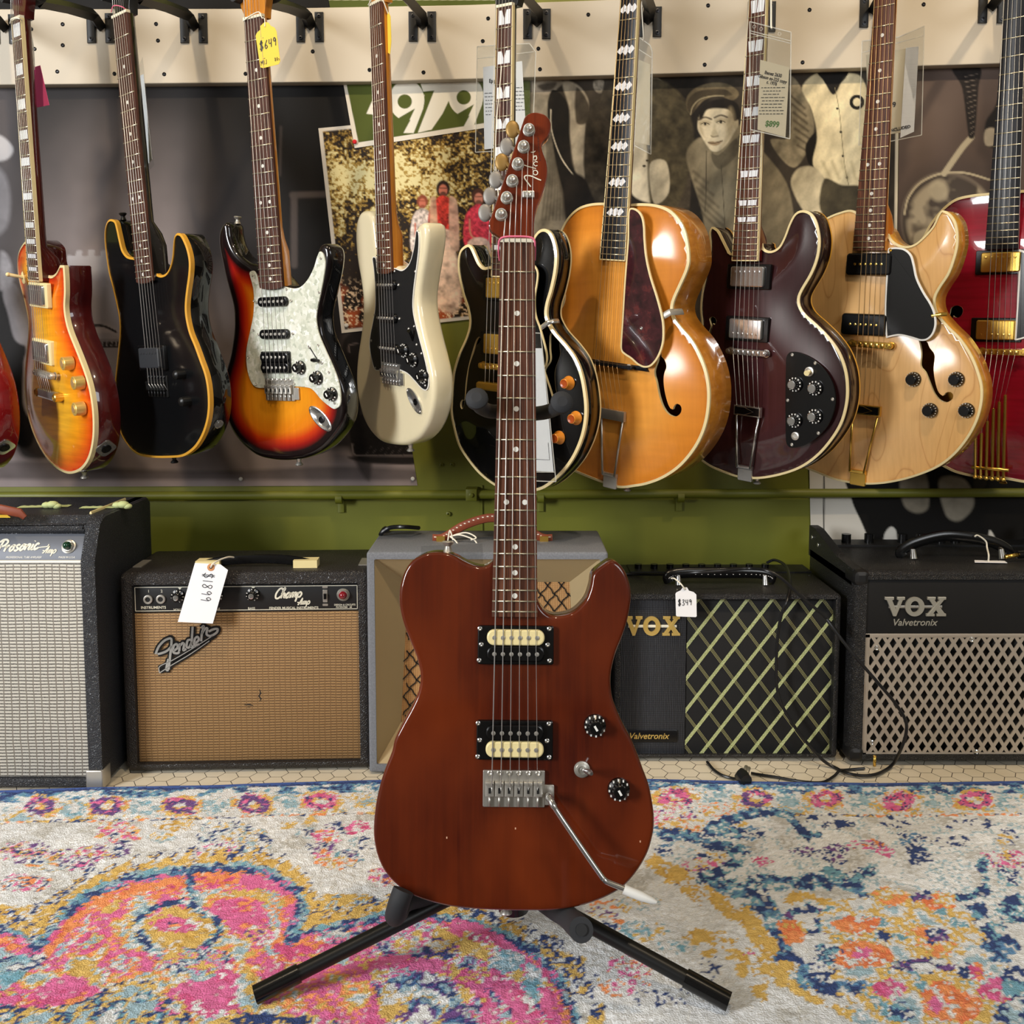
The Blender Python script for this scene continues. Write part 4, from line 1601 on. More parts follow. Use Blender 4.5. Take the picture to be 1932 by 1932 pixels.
for st in ('d2 797,187', 'd2 760,628'):
    c = G.c(st, .018)
    b = G.mb(c).rect(.086, .040, .004, .0195, .003, .006)
    pk = obj('pickup', b, MATS['black_plastic'], root)
    for i in range(6):
        q = c + G.R * (-.5 + i / 5) * .05
        obj('pole_piece', MB().lathe(q[0], q[1], [(.0023, .018), (.0023, .0202), (.0012, .0204)], 10), MATS['gold'], pk)
tom(G, root, G.c('d2 800,775', .028), .022, 'gold')
for st in ('d2 1108,1030', 'd2 1408,1033', 'd2 1226,1258', 'd2 1478,1262'):
    q = G.c(st, .024)
    knob(G, root, q, topz(G, q), 'speed_black', 1.0)
blk, base = G.c('d2 778,1250', .02), G.c('d2 722,1700', .004)
trapeze(G, root, blk, base, .020, 'gold', wb=.058, arrow=True)
strings(G, root, .036, .050, .030, [tuple(blk + G.R * (-.5 + i / 5) * .048) + (.02,) for i in range(6)], 'bronze_string')

# ---------------------------------------------------------------- wine red archtop, cut off by the right frame edge
G = RD = Guitar('', 42, 3, .640, 'px 1896,-2 1935,-8', 'c5 1645,1830 1887,1802', 'd2 1762,828', .024, .036)
root = thing('archtop_guitar', 'wine red archtop guitar with gold finger tailpiece at right edge', 'guitar', G, 'guitars hanging from the board')
lft_ = G.Lp('c5 1700,1402 1670,1409 1550,1421 1430,1452 1330,1530 1250,1630 1205,1712 1180,1770 d2 1200,160 1225,280 1250,380 1260,470 1240,560 1190,680 1130,800 1080,930 1050,1080 1050,1220 1085,1370 1150,1500 1240,1600 1380,1682 1450,1711 1560,1736 1680,1750 1800,1756')
q = np.array(lft_[-1][:2]) - G.cn
rr_ = mir(lft_[1:-1][::-1], (q @ G.R) - .0) if True else []
out = lft_ + [p for p in rr_]
fc = G.Lp('d2 1385,545 1395,505 1440,488 1480,505 1485,540 1462,572 1425,575 1408,558 1412,575 1385,620 1360,700 1345,800 1320,800 1335,690 1365,600', .010)
body(G, root, out, .080, 'red_top', 'side_red', .016, .11, .0015, holes=[fc], bind='cream_binding', bw=.0045, bside=.003, local=True)
neck(G, root, 'ebony', 'neck_mahogany', 'block', 22, None, HEAD_GIB, 'neck_mahogany', heel=.02, mset=(), heel_h=-.05)
humbucker(G, root, G.c('d2 1755,172', .026), .014, 'gold', 'black_plastic', poles='top', k=1.0)
humbucker(G, root, G.c('d2 1718,668', .026), .014, 'gold', 'black_plastic', poles='bot', k=1.0)
tom(G, root, G.c('d2 1770,828', .032), .027, 'gold')
plate(G, root, 'd2 1898,80* 1895,250 1884,450 1866,742* 1920,730 2020,690 2080,600 2060,480 1990,300 1960,120', .018, .0205, 'black_plastic', trim='white_plastic', tw=.0025)
tp = None
tips = [(1578, 1450), (1622, 1420), (1665, 1330), (1710, 1238), (1752, 1190), (1796, 1140)]
bots = [(1577, 1738), (1615, 1742), (1657, 1748), (1700, 1752), (1742, 1755), (1782, 1758)]
for k_, ((x0_, y0_), (x1_, y1_)) in enumerate(zip(tips, bots)):
    a, e = G.c('d2 %d,%d' % (x0_, y0_), .024), G.c('d2 %d,%d' % (x1_, y1_), .008)
    b = MB().tube([(a[0], a[1], .024), (e[0], e[1], .008)], .0029, 8)
    b.ball((e[0], e[1], .009), .0045)
    if tp is None:
        l_, r_ = G.c('d2 1550,1668', .012), G.c('d2 1822,1690', .012)
        bb = MB().tube([(l_[0], l_[1], .011), (r_[0], r_[1], .011)], .0036, 10)
        tp = obj('tailpiece', bb, MATS['gold'], root)
    obj('tailpiece_finger', b, MATS['gold'], tp)
tl = [tuple(G.c('d2 %d,%d' % t_, .024)) + (.024,) for t_ in tips]
strings(G, root, .036, .051, .0365, tl)
strap_pin(G, root, G.c('d2 1750,1756'), -.03, -G.U, 'gold')
# ================================================================ the guitar on the stand
G = TK = Guitar('', 0, -8, .648, 'px 944.5,457 1009,457', 'px 928,1164 1014,1164', 'px 971,1487', .0095, .0135)
root = thing('electric_guitar', 'reddish brown guitar on floor stand, zebra humbuckers and vibrato arm', 'guitar', G)
out = 'd5 962,425* 930,450 890,465 830,455 760,425 690,385 630,364 560,356 490,364 420,390 365,430 320,500 292,590 281,670 286,760 305,850 335,940 375,1040 410,1130 432,1220 435,1300 415,1390 370,1490 310,1600 250,1720 d8 190,222 140,350 104,480 84,600 78,700 86,790 110,880 152,960 215,1030 290,1085 400,1130 550,1166 700,1182 860,1190 1000,1192 1150,1190 1280,1175 1400,1145 1520,1095 1610,1035 1690,940 1750,830 1780,720 1787,640 1780,560 1755,430 d6 440,1750 400,1640 350,1520 300,1430 250,1320 215,1220 203,1120 210,1020 240,900 280,800 320,680 345,560 352,460 335,370 300,290 250,235 210,222 170,240 d5 1700,510 1680,600 1650,690 1610,745 1560,790 1500,815 1420,823 1365,805 1320,760 1295,705*'
body(G, root, out, .044, 'mahogany_lacquer', 'mahogany_lacquer', 0, .05, .0045, n=340)
neck(G, root, 'rosewood_red', 'mahogany_head', 'dot', 22, None, None, heel=.07, depth=(.017, .021), heel_h=-.02)
# head with six-in-line posts
hh = G.hf - .008
A = ccw(cat(G.Lp('e5 885,1772* 440,1772* 440,1712 400,1680 340,1640 303,1600 290,1552 302,1495 520,860 740,195 770,130 830,92 910,80 990,95 1050,135 1090,190 1101,260 1090,340 1060,400 1010,455 982,505 985,560 1010,640 1040,720 1055,820 1050,930 1020,1050 980,1170 930,1290 900,1400 885,1520 881,1640', hh), True, 6))
ho = obj('headstock', MB().prism([tuple(q) for q in A], hh - .015, hh, .0014), MATS['mahogany_head'], root)
posts = []
for st, bt in zip(('e5 453,1405', 'e5 525,1185', 'e5 598,965', 'e5 670,745', 'e5 745,520', 'e5 815,300'), ('e5 240,1365', 'e5 305,1145', 'e5 380,930', 'e5 460,700', 'e5 525,495', 'e5 600,270')):
    q = G.c(st, hh + .006)
    b = MB().lathe(q[0], q[1], [(.0078, hh - .001), (.0076, hh + .0015), (.0058, hh + .003), (.0055, hh + .0075), (.0045, hh + .010), (.003, hh + .0135), (.0012, hh + .014)], 18)
    tn = obj('tuner_post', b, MATS['nickel'], ho)
    for hz in (.004, .0058, .0076):
        ring_ = [(q[0] + .0062 * cos(t_), q[1] + .0062 * sin(t_), hh + hz) for t_ in np.linspace(0, 2 * pi, 18)]
        obj('string_winding', MB().tube(ring_, .0007, 5), MATS['steel_string'], tn)
    posts.append((q[0] + .0055, q[1], hh + .005))
    e = G.c(bt, hh - .010)
    i_ = len(posts) % 2
    b = MB().tube([(q[0] - .006, q[1], hh - .019), (e[0] + .004, e[1], hh - .019)], .0026, 10)
    b.ball((e[0], e[1], hh - .019), .0098, .9, 1.18, .28)
    obj('tuner_button', b, MATS['gold_button' if bt in ('e5 600,270', 'e5 460,700') else 'tuner_button'], tn)
q = G.c('e5 808,1148', hh + .004)
b = MB().T(q).rect(.0145, .0085, hh, hh + .005, .001, .001)
b.lathe(0, 0, [(.0032, hh + .004), (.0032, hh + .006), (.0015, hh + .0065)], 12)
obj('string_tree', b, MATS['nickel'], ho)
lg = MB()
for pth, wd in (('e5 838,1052 800,1000 762,950 757,918 785,905 850,915 915,945 972,968', 16), ('e5 868,870 880,840 912,842 928,868 915,893 885,895 868,870', 12),
                ('e5 752,770 810,790 870,806 905,815', 12), ('e5 925,775 895,780 875,750 890,730 915,725 925,735', 11), ('e5 870,690 882,660 905,655 915,680 900,705 875,700', 11), ('e5 868,652 915,650', 10), ('e5 838,603 880,600 895,585', 10), ('e5 795,590 803,588', 14)):
    L_ = [q for q in G.Lp(pth, hh)]
    lg.ribbon(cat(L_, False, 6), wd / 6.9 / 1600, hh - .0005, hh + .0004)
obj('headstock_logo', lg, MATS['cream_paint'], ho)
lg = MB()
for i in range(14):
    y = 415 + i * 22
    x = 922 + i * 1.8
    L_ = G.Lp('e5 %f,%f %f,%f' % (x, y, x + 22, y + 6), hh)
    lg.ribbon([q[:2] for q in L_], .0007, hh - .0005, hh + .0003)
obj('small_script', lg, mat('head_ink', '#3a1206', .5), ho)
strings(G, root, .0345, .0535, .0115, [tuple(G.br + G.R * (-.5 + i / 5) * .0535 - G.U * .012) + (.006,) for i in range(6)], posts=posts, k=1.15)
# pink cord round the nut
l_, r_ = G.c('e5 440,1740', hh + .012), G.c('e5 885,1740', hh + .012)
z_ = G.hf
pts = [(l_[0] - .001, l_[1] - .02, z_ - .018), (l_[0] - .002, l_[1] - .010, z_ - .004), (l_[0] + .001, l_[1] + .002, z_ + .003), ((l_[0] + r_[0]) / 2, l_[1] + .004, z_ + .004), (r_[0] - .002, l_[1] + .002, z_ + .003), (r_[0] + .001, l_[1] - .008, z_ - .002), (r_[0] + .001, l_[1] - .02, z_ - .018)]
o = obj('cord', MB().tube(cat3(pts), .0012, 8), MATS['pink_cord'])
o.matrix_world = G.mat()
tag(o, 'pink elastic cord looped over the nut of the guitar on the stand', 'cord')
humbucker(G, root, G.c('d5 1132,1032', .004), .002, open_=('cream_plastic', 'black_plastic'), rw=.0905, rh=.0455)
pk1 = root.children[-1]
humbucker(G, root, G.c('d5 1125,1725', .004), .002, open_=('black_plastic', 'cream_plastic'), rw=.0905, rh=.0455)
for st in P('d5 872,912 1378,914 882,1028 1366,1030 866,1143 1380,1146'):
    screwhead(G, root, G.L(st[0], st[1], .006), .0058, .0028, 'chrome', 'ring_screw')
for st in P('d5 858,1602 1375,1606 870,1725 1362,1730 855,1845 1377,1850'):
    screwhead(G, root, G.L(st[0], st[1], .006), .0058, .0028, 'chrome', 'ring_screw')
knob(G, root, G.c('d5 1718,1642', .016), 0, 'strat', 1.03)
knob(G, root, G.c('e6 1475,390', .016), 0, 'strat', 1.03)
q = G.c('e6 1110,168', .004)
b = MB().lathe(q[0], q[1], [(.0095, 0), (.0095, .002), (.0075, .0025), (.0075, .0045), (.005, .005), (.0045, .0035)], 22)
sw = obj('toggle_switch', b, MATS['nickel'], root)
e = G.c('e6 1185,185', .022)
obj('switch_lever', MB().tube([(q[0], q[1], .003), (e[0], e[1], .024), (e[0] + .0015, e[1] - .0005, .028)], [.0022, .0034, .002], 12), MATS['chrome'], sw)
trem(G, root, G.c('e6 455,345', .006), .001, 1.06, 'nickel', ear=True)
brg = root.children[-1]
W3 = lambda st, h: tuple(G.c(st, h)) + (h,)
pts = [W3('e6 790,420', .010), W3('e6 800,440', .020), W3('e6 830,500', .026), W3('e6 900,610', .028), W3('e6 1100,905', .032), W3('e6 1295,1185', .036), W3('e6 1320,1212', .037), W3('e6 1360,1245', .038), W3('e6 1530,1312', .042)]
arm = obj('vibrato_arm', MB().tube(cat3(pts, 5), [.0048] * 6 + [.0040] * 6 + [.0032] * 29, 12), MATS['chrome'], root)
pts = [W3('e6 1512,1308', .042), W3('e6 1560,1330', .043), W3('e6 1680,1378', .045), W3('e6 1780,1418', .046), W3('e6 1826,1436', .047)]
obj('arm_tip', MB().tube(pts, [.0056, .0056, .0056, .0040, .002], 14), MATS['white_plastic'], arm)
strap_pin(G, root, G.c('d5 628,364'), -.022, G.U)
strap_pin(G, root, G.c('d8 885,1190'), -.024, -G.U)
# small chips in the lacquer
b = MB()
for st in P('d8 942,686 525,742 1700,765'):
    q = G.L(st[0], st[1], 0)
    b.T(q).rect(.0014, .0022, -.001, .0002)
obj('lacquer_chip', b, mat('chip', '#d8a888', .8), root)

# ---------------------------------------------------------------- the stand
ST = thing('guitar_stand', 'black tubular floor stand with rubber arms holding the reddish brown guitar', 'stand')
RUGZ = .010
back = .085                                                       # stand column runs behind the body
cb = G.W(*G.c('px 966,1690', -back), -back)
ct = G.W(*G.c('px 966,775', -.06), -.075)
base_z = .30
foot_l = at_z(500, 1868, RUGZ + .015)
foot_r = at_z(1357, 1880, RUGZ + .015)
hub = np.array([.002, at_y(966, 1700, 1.17)[1] + .0, 0.0])
hub[2] = at_y(948, 1652, hub[1])[2]
ST.location = (hub[0], hub[1], RUGZ)
bpy.context.view_layer.update()
o3 = np.array([hub[0], hub[1], RUGZ])


def so(name, mb, m, parent=ST):
    mb.v = [tuple(np.array(q) - o3) for q in mb.v]
    return obj(name, mb, MATS[m], parent)


def leg(foot, px_):
    # passes over the photo point px_ on its way to the hub
    far = at_y(px_[0], px_[1], hub[1] - .03)
    d = far - foot
    k = 1.12
    top_ = foot + d * k
    lg_ = so('leg', MB().tube([foot, top_], .0092, 16), 'black_metal')
    u_ = d / np.linalg.norm(d)
    so('foot_cap', MB().tube([foot - u_ * .012, foot + u_ * .042], .0112, 16), 'black_plastic', lg_)
    return top_


tl_ = leg(foot_l, (842, 1697))
tr_ = leg(foot_r, (1040, 1706))
rear = np.array([hub[0], hub[1] + .24, RUGZ + .015])
lg_ = so('leg', MB().tube([rear, hub + np.array([0, .02, .02])], .0092, 16), 'black_metal')
so('foot_cap', MB().tube([rear, rear + (hub - rear) * .12], .0112, 16), 'black_plastic', lg_)
so('hub', MB().tube([hub - np.array([0, 0, .045]), hub + np.array([0, 0, .06])], .020, 20), 'black_plastic')
coltop = G.W(*G.c('px 975,790', -.055), -.055)
so('column', MB().tube([hub, coltop], .011, 16), 'black_metal')
so('clutch', MB().tube([hub + (coltop - hub) * .45, hub + (coltop - hub) * .52], .017, 18), 'black_plastic')
# yoke: rubber covered arms reaching round the neck
for side, pp_ in ((-1, [('px 950,778', -.05), ('px 925,776', -.03), ('px 907,768', 0), ('px 901,757', .03), ('px 899,749', .045)]), (1, [('px 1000,782', -.05), ('px 1028,778', -.03), ('px 1050,770', 0), ('px 1058,762', .03), ('px 1061,757', .045)])):
    pts = [G.W(*G.c(a_, h_), h_) for a_, h_ in pp_]
    c_ = cat3([coltop] + pts, 6)
    rr = [.009] * (len(c_) - 6) + [.0125, .0135, .0135, .013, .0105, .006]
    so('yoke_arm', MB().tube(c_, rr, 16), 'rubber')
# padded cradle arms under the body
Zc = lambda st, h: G.W(*G.c(st, h), h)
pl_ = [hub + np.array([-.02, -.01, .0]), Zc('px 800,1715', -.07), Zc('px 757,1712', -.045), Zc('px 752,1716', -.012), Zc('px 756,1700', .006), Zc('px 764,1680', .008)]
so('cradle_arm', MB().tube(cat3([hub + np.array([-.015, 0, -.02]), Zc('d8 330,1110', -.075), Zc('d8 225,1200', -.03), Zc('d8 215,1205', .004), Zc('d8 236,1130', .014), Zc('d8 262,1060', .012)], 6), .0125, 16), 'rubber')
pts = [hub + np.array([.02, 0, -.02]), Zc('d8 1190,1180', -.06), Zc('d8 1250,1215', -.03), Zc('d8 1305,1268', .025), Zc('d8 1342,1302', .085)]
c_ = cat3(pts, 6)
ca_ = so('cradle_arm', MB().tube(c_, .0132, 18), 'rubber')
e1, e0 = np.array(c_[-1]), np.array(c_[-2])
dd = (e1 - e0) / np.linalg.norm(e1 - e0)
so('tube_bore', MB().tube([e1 - dd * .001, e1 + dd * .002], .0062, 16), 'satin_black', ca_)

# ---------------------------------------------------------------- hangers on the board
anchors = [(G_, x_) for G_, x_ in ((LP2, 8), (LP, 190), (TB, 366), (SB, 585), (WS, 797), (ES, 1013), (AT, 1222), (WN, 1437), (BL, 1648), (RD, 1872))]
ys = dict(zip([a_[1] for a_ in anchors], (52, 50, 50, 48, 47, 42, 38, 28, 20, 12)))
names = ['red guitar cut off at far left', 'cherry sunburst guitar', 'black guitar with amber binding', 'three tone sunburst guitar', 'cream guitar', 'black semi hollow guitar', 'amber archtop', 'dark walnut guitar', 'blond archtop', 'wine red archtop']
for (G_, x_), nm_ in zip(anchors, names):
    y_ = ys[x_]
    hb_ = BH
    o_ = WALL.W(*WALL.L(x_, y_, hb_), hb_)
    f_ = Fr(x_, y_, o_[1], 1.0)
    f_.o = o_
    hg = thing('guitar_hanger', 'black wall hanger holding the ' + nm_, 'hanger', f_, 'guitar hangers on the board')
    for sx_ in (-1, 1):
        b = MB().prism([(sx_ * .0105, -.034), (sx_ * .0285, -.034), (sx_ * .0285, .026), (sx_ * .0105, .026)], 0, .004, .001)
        fl = obj('back_plate', b, MATS['black_metal'], hg)
        for yy in (-.026, .018):
            obj('screw', MB().lathe(sx_ * .0195, yy, [(.0042, .003), (.0042, .0052), (.002, .0055), (.0016, .004)], 10), MATS['dark_steel'], fl)
    # arm out to the back of the neck, fork around it
    tip = np.array(f_.loc(G_.W(*(G_.N(0, -.040)), G_.hf - .035)))
    b = MB()
    b.tube([(0, .0, 0), (0, .012, .035), tip * .55 + np.array([0, .010, 0]), tip + np.array([0, .0, -.012])], [.0125, .0125, .0115, .0105], 4)
    obj('arm', b, MATS['black_metal'], hg, 20)
    R_ = np.array([G_.u * G_.R[0] + G_.v * G_.R[1]]).ravel()
    Rl = np.array([R_ @ f_.u, R_ @ f_.v, R_ @ f_.n])
    Nl = np.array([G_.n @ f_.u, G_.n @ f_.v, G_.n @ f_.n])
    for sx_ in (-1, 1):
        w_ = sx_ * (G_.wn / 2 + .012)
        b = MB().tube(cat3([tip - Nl * .004, tip + Rl * w_ * .7 - Nl * .002, tip + Rl * w_ + Nl * .010, tip + Rl * w_ + Nl * .045], 5), .0085, 12)
        obj('fork', b, MATS['rubber'], hg)
# ================================================================ painted prints: a small raster engine over mesh vertices
class Print:
    """colours per vertex of a grid; X, Y are the photo coordinates of the vertices"""

    def __init__(s, X, Y, col):
        s.X, s.Y = X, Y
        s.C = np.empty(X.shape + (3,))
        s.C[:] = lin(col) if isinstance(col, str) else col

    def put(s, mask, col, a=1.0):
        c = np.array(lin(col) if isinstance(col, str) else col)
        m = (mask * a)[..., None] if mask.dtype != bool else (mask.astype(float) * a)[..., None]
        s.C[:] = s.C * (1 - m) + c * m

    def poly(s, st, col, soft=2.0, a=1.0, tex=0.0, f=.05, seed=0, closed=True, raw=False):
        A = np.array([q[:2] for q in P(st)]) if raw else cat(P(st), True, 6)
        x0, y0 = A.min(0) - soft * 3
        x1, y1 = A.max(0) + soft * 3
        k = (s.X > x0) & (s.X < x1) & (s.Y > y0) & (s.Y < y1)
        if not k.any():
            return s
        X, Y = s.X[k], s.Y[k]
        d = segdist(X, Y, A) * np.where(inside(X, Y, A), 1, -1)
        m = np.clip(d / soft + .5, 0, 1) * a
        c = np.tile(np.array(lin(col)), (len(X), 1))
        if tex:
            c = c * (1 + tex * (2 * fbm(X, Y, f, seed) - 1))[:, None]
        s.C[k] = s.C[k] * (1 - m[:, None]) + np.clip(c, 0, 1) * m[:, None]
        return s

    def ell(s, st, rx, ry, col, rot=0, soft=2.0, a=1.0):
        cx, cy = Q(st)
        dx, dy = s.X - cx, s.Y - cy
        r = radians(rot)
        u, v = dx * cos(r) + dy * sin(r), -dx * sin(r) + dy * cos(r)
        q = np.sqrt((u / rx) ** 2 + (v / ry) ** 2)
        m = np.clip((1 - q) * min(rx, ry) / soft + .5, 0, 1) * a
        s.put(m, col)
        return s

    def line(s, st, w, col, soft=1.5, a=1.0, curve=True):
        A = cat(P(st), False, 5) if curve else np.array([q[:2] for q in P(st)])
        x0, y0 = A.min(0) - w * 2 - soft
        x1, y1 = A.max(0) + w * 2 + soft
        k = (s.X > x0) & (s.X < x1) & (s.Y > y0) & (s.Y < y1)
        if not k.any():
            return s
        d = segdist(s.X[k], s.Y[k], A, False)
        m = np.clip((w / 2 - d) / soft + .5, 0, 1) * a
        s.C[k] = s.C[k] * (1 - m[:, None]) + np.array(lin(col)) * m[:, None]
        return s


# ================================================================ rug
RUG_T = .010
edge_px = [(-700, 1494), (0, 1494), (165, 1488), (400, 1484), (500, 1480), (710, 1474), (966, 1472), (1222, 1472), (1432, 1477), (1665, 1480), (1932, 1476), (2700, 1470)]
E_ = np.array([at_z(x, y, RUG_T)[:2] for x, y in edge_px])
rx = np.arange(-.92, .92, .0034)
nr = 250
ye = np.interp(rx, E_[:, 0], E_[:, 1])
y_near = .98
tt_ = np.linspace(0, 1, nr)
GX = np.repeat(rx[:, None], nr, 1)
GY = y_near + (ye[:, None] - y_near) * tt_[None, :]
GZ = np.full(GX.shape, RUG_T)
GZ += .0036 * (fbm(GX, GY, 230, 3, 2) - .5) + .004 * (fbm(GX, GY, 7, 9, 2) - .5)
d_ = np.stack([GX, GY, np.full(GX.shape, RUG_T)], -1) - CP
zc = d_ @ _fw
U_, V_ = CX + F * (d_ @ _rt) / zc, PY - F * (d_ @ _up) / zc
# wobble of the knots, in photo points
cell = .0046
kx, ky = np.floor(GX / cell) * cell, np.floor(GY / cell) * cell
j1, j2 = vnoise(kx, ky, 900, 5) - .5, vnoise(kx, ky, 900, 6) - .5
w1, w2 = fbm(GX, GY, 60, 21, 2) - .5, fbm(GX, GY, 60, 22, 2) - .5
sc_ = (F / zc) * .001
pr = Print(U_ + (j1 * 9 + w1 * 15) * sc_, V_ + (j2 * 5 + w2 * 9) * sc_, '#d6d2ca')
PAL = dict(w='#dfe1e3', W='#eceef0', p='#e070a4', m='#d85a8c', o='#f09860', O='#ea8052', y='#deb968', Y='#cfa450', b='#a3bfcc', B='#5d88b0', n='#33467a', v='#74508f', g='#c6c5c1', t='#77a9bd')


def patch(mask, mixs, f=95, seed=0):
    """fill a region with knots of several colours: mixs = [(colour, share)]"""
    q = fbm(GX, GY, f * .8, seed, 3) * .8 + vnoise(kx, ky, 1300, seed + 3) * .2
    k = mask > .5
    if not k.any():
        return
    qs = q[k]
    order = np.argsort(np.argsort(qs)) / max(len(qs) - 1, 1)
    acc = 0
    tot = sum(s_ for _, s_ in mixs)
    out = np.zeros((len(qs), 3))
    for c_, s_ in mixs:
        lo_, hi_ = acc / tot, (acc + s_) / tot
        out[(order >= lo_ - 1e-9) & (order <= hi_ + 1e-9)] = lin(PAL[c_])
        acc += s_
    pr.C[k] = out


def mpoly(st):
    A = cat(P(st), True, 5)
    return inside(pr.X, pr.Y, A).astype(float)


def mline(st, w_):
    A = cat(P(st), False, 4)
    x0_, y0_ = A.min(0) - w_
    x1_, y1_ = A.max(0) + w_
    m_ = np.zeros(pr.X.shape)
    k = (pr.X > x0_) & (pr.X < x1_) & (pr.Y > y0_) & (pr.Y < y1_)
    m_[k] = segdist(pr.X[k], pr.Y[k], A, False) < w_ / 2
    return m_


def mell(cx, cy, rx_, ry_):
    return (((pr.X - cx) / rx_) ** 2 + ((pr.Y - cy) / ry_) ** 2 < 1).astype(float)


def mring(cx, cy, rx_, ry_, k=.55):
    q = ((pr.X - cx) / rx_) ** 2 + ((pr.Y - cy) / ry_) ** 2
    return ((q < 1) & (q > k * k)).astype(float)


one = np.ones(GX.shape)
patch(one, [('g', 10), ('w', 70), ('W', 20)], 30, 1)
# washed blue-grey ground on the right
patch(mpoly('px 1250,1560 1500,1525 1700,1540 1940,1560 1940,1700 1700,1740 1500,1700 1300,1640'), [('g', 15), ('w', 40), ('b', 12), ('W', 33)], 40, 4)
# border band along the far edge
bl_ = (ye[:, None] - GY)
patch(((bl_ < .045)).astype(float), [('n', 14), ('B', 24), ('t', 18), ('w', 44)], 60, 6)
patch(((bl_ > .040) & (bl_ < .115)).astype(float), [('b', 10), ('y', 17), ('w', 52), ('b', 8), ('W', 13)], 55, 7)
patch(((bl_ > .110) & (bl_ < .118)).astype(float), [('o', 20), ('w', 45), ('n', 22), ('y', 13)], 90, 8)
patch((bl_ < .008).astype(float), [('n', 80), ('B', 20)], 60, 2)
for cx_, cy_, a_ in ((75, 1522, 'v'), (202, 1521, 'v'), (340, 1520, 'v'), (478, 1514, 'v'), (604, 1511, 'p'), (478, 1516, 'v'), (1275, 1507, 'p'), (1424, 1507, 'v'), (1560, 1507, 'p'), (1698, 1512, 'p'), (1840, 1510, 'p')):
    patch(mell(cx_, cy_, 44, 21), [('y', 45), ('o', 12), ('w', 43)], 70, int(cx_))
    patch(mring(cx_, cy_, 30, 17, .42), [(a_, 55), ('n', 20), ('p' if a_ == 'v' else 'm', 25)], 120, int(cx_) + 1)
for cx_, cy_ in ((140, 1528), (272, 1524), (408, 1520), (540, 1512), (1350, 1505), (1490, 1508), (1625, 1508), (1770, 1512), (1900, 1514)):
    patch(mell(cx_, cy_, 26, 13), [('b', 40), ('t', 20), ('w', 40)], 80, int(cx_))
# scattered sprigs on the left field
for cx_, cy_, rx_, ry_, mx_ in ((60, 1610, 66, 22, 'vpyn'), (85, 1630, 40, 14, 'nbyo'), (45, 1668, 50, 16, 'pno'), (220, 1570, 42, 20, 'poy'), (235, 1578, 30, 12, 'nop'), (185, 1608, 50, 14, 'mvy'), (150, 1628, 34, 14, 'vnp'), (228, 1602, 18, 14, 'vn'), (330, 1556, 34, 12, 'yY'), (302, 1578, 24, 10, 'yb'), (430, 1575, 62, 26, 'ybwn'), (440, 1604, 70, 20, 'pvwy'), (480, 1590, 34, 26, 'nyb'), (545, 1555, 14, 9, 'y'), (585, 1549, 12, 8, 'y'), (580, 1570, 18, 10, 'nb'),
                                (640, 1560, 28, 12, 'vn'), (672, 1558, 26, 14, 'pm'), (618, 1578, 26, 18, 'po'), (606, 1600, 28, 14, 'vn'), (615, 1614, 24, 14, 'po'), (655, 1618, 26, 18, 'nvt'), (630, 1625, 44, 10, 'yo'), (690, 1590, 36, 12, 'bwn'), (722, 1652, 30, 18, 'pov'), (1270, 1545, 46, 26, 'vypw'), (1235, 1545, 24, 16, 'pm'), (1295, 1560, 60, 14, 'yoY'), (1360, 1530, 40, 14, 'yow'), (1395, 1560, 40, 10, 'yw'),
                                (1420, 1573, 24, 12, 'nB'), (1255, 1602, 18, 12, 'nB'), (1325, 1632, 40, 16, 'pyv'), (1440, 1624, 22, 10, 'pm'), (1340, 1615, 30, 10, 'yn'), (1290, 1660, 44, 12, 'ny'), (1150, 1715, 40, 18, 'oyvw'), (1160, 1745, 22, 12, 'no'), (1210, 1705, 44, 12, 'ybw'), (1215, 1755, 44, 18, 'ybt'), (1275, 1785, 36, 14, 'tbw'), (1190, 1822, 44, 26, 'pmow'), (1180, 1862, 46, 18, 'pwo'), (1245, 1880, 60, 18, 'gnw'), (1340, 1830, 20, 26, 'nw'), (1400, 1795, 30, 12, 'pyw'), (1370, 1790, 50, 20, 'yw'),
                                (1520, 1605, 30, 8, 'vn'), (1575, 1610, 26, 18, 'vn'), (1640, 1593, 36, 12, 'pvo'), (1668, 1608, 14, 10, 'p'), (1690, 1550, 30, 12, 'nw'), (1720, 1585, 26, 16, 'nB'), (1735, 1615, 26, 16, 'n'), (1800, 1588, 40, 12, 'nw'), (1830, 1555, 46, 10, 'nw'), (1900, 1577, 22, 14, 'yn'), (1895, 1622, 46, 18, 'pmvy'), (1905, 1655, 24, 20, 'nt'), (1560, 1545, 40, 10, 'nw'), (1580, 1556, 30, 8, 'n')):
    cs_ = [('w', 46 if len(mx_) > 1 else 18)] + [(c_, 54 / len(mx_)) for c_ in mx_]
    patch(mell(cx_, cy_, rx_, ry_), cs_[1:2] + cs_[:1] + cs_[2:], 120, int(cx_ + cy_))
# big lobed medallion on the left
MED = 'px -60,1745 0,1752 40,1768 70,1785* 95,1762 130,1718 165,1690 210,1668 290,1650 360,1640 420,1636 480,1638 530,1655 562,1685 572,1712 560,1745 545,1775* 600,1757 680,1737 760,1725 830,1729 900,1741 965,1768 1020,1808 1062,1860 1085,1940 1090,2050 500,2080 -60,2050'
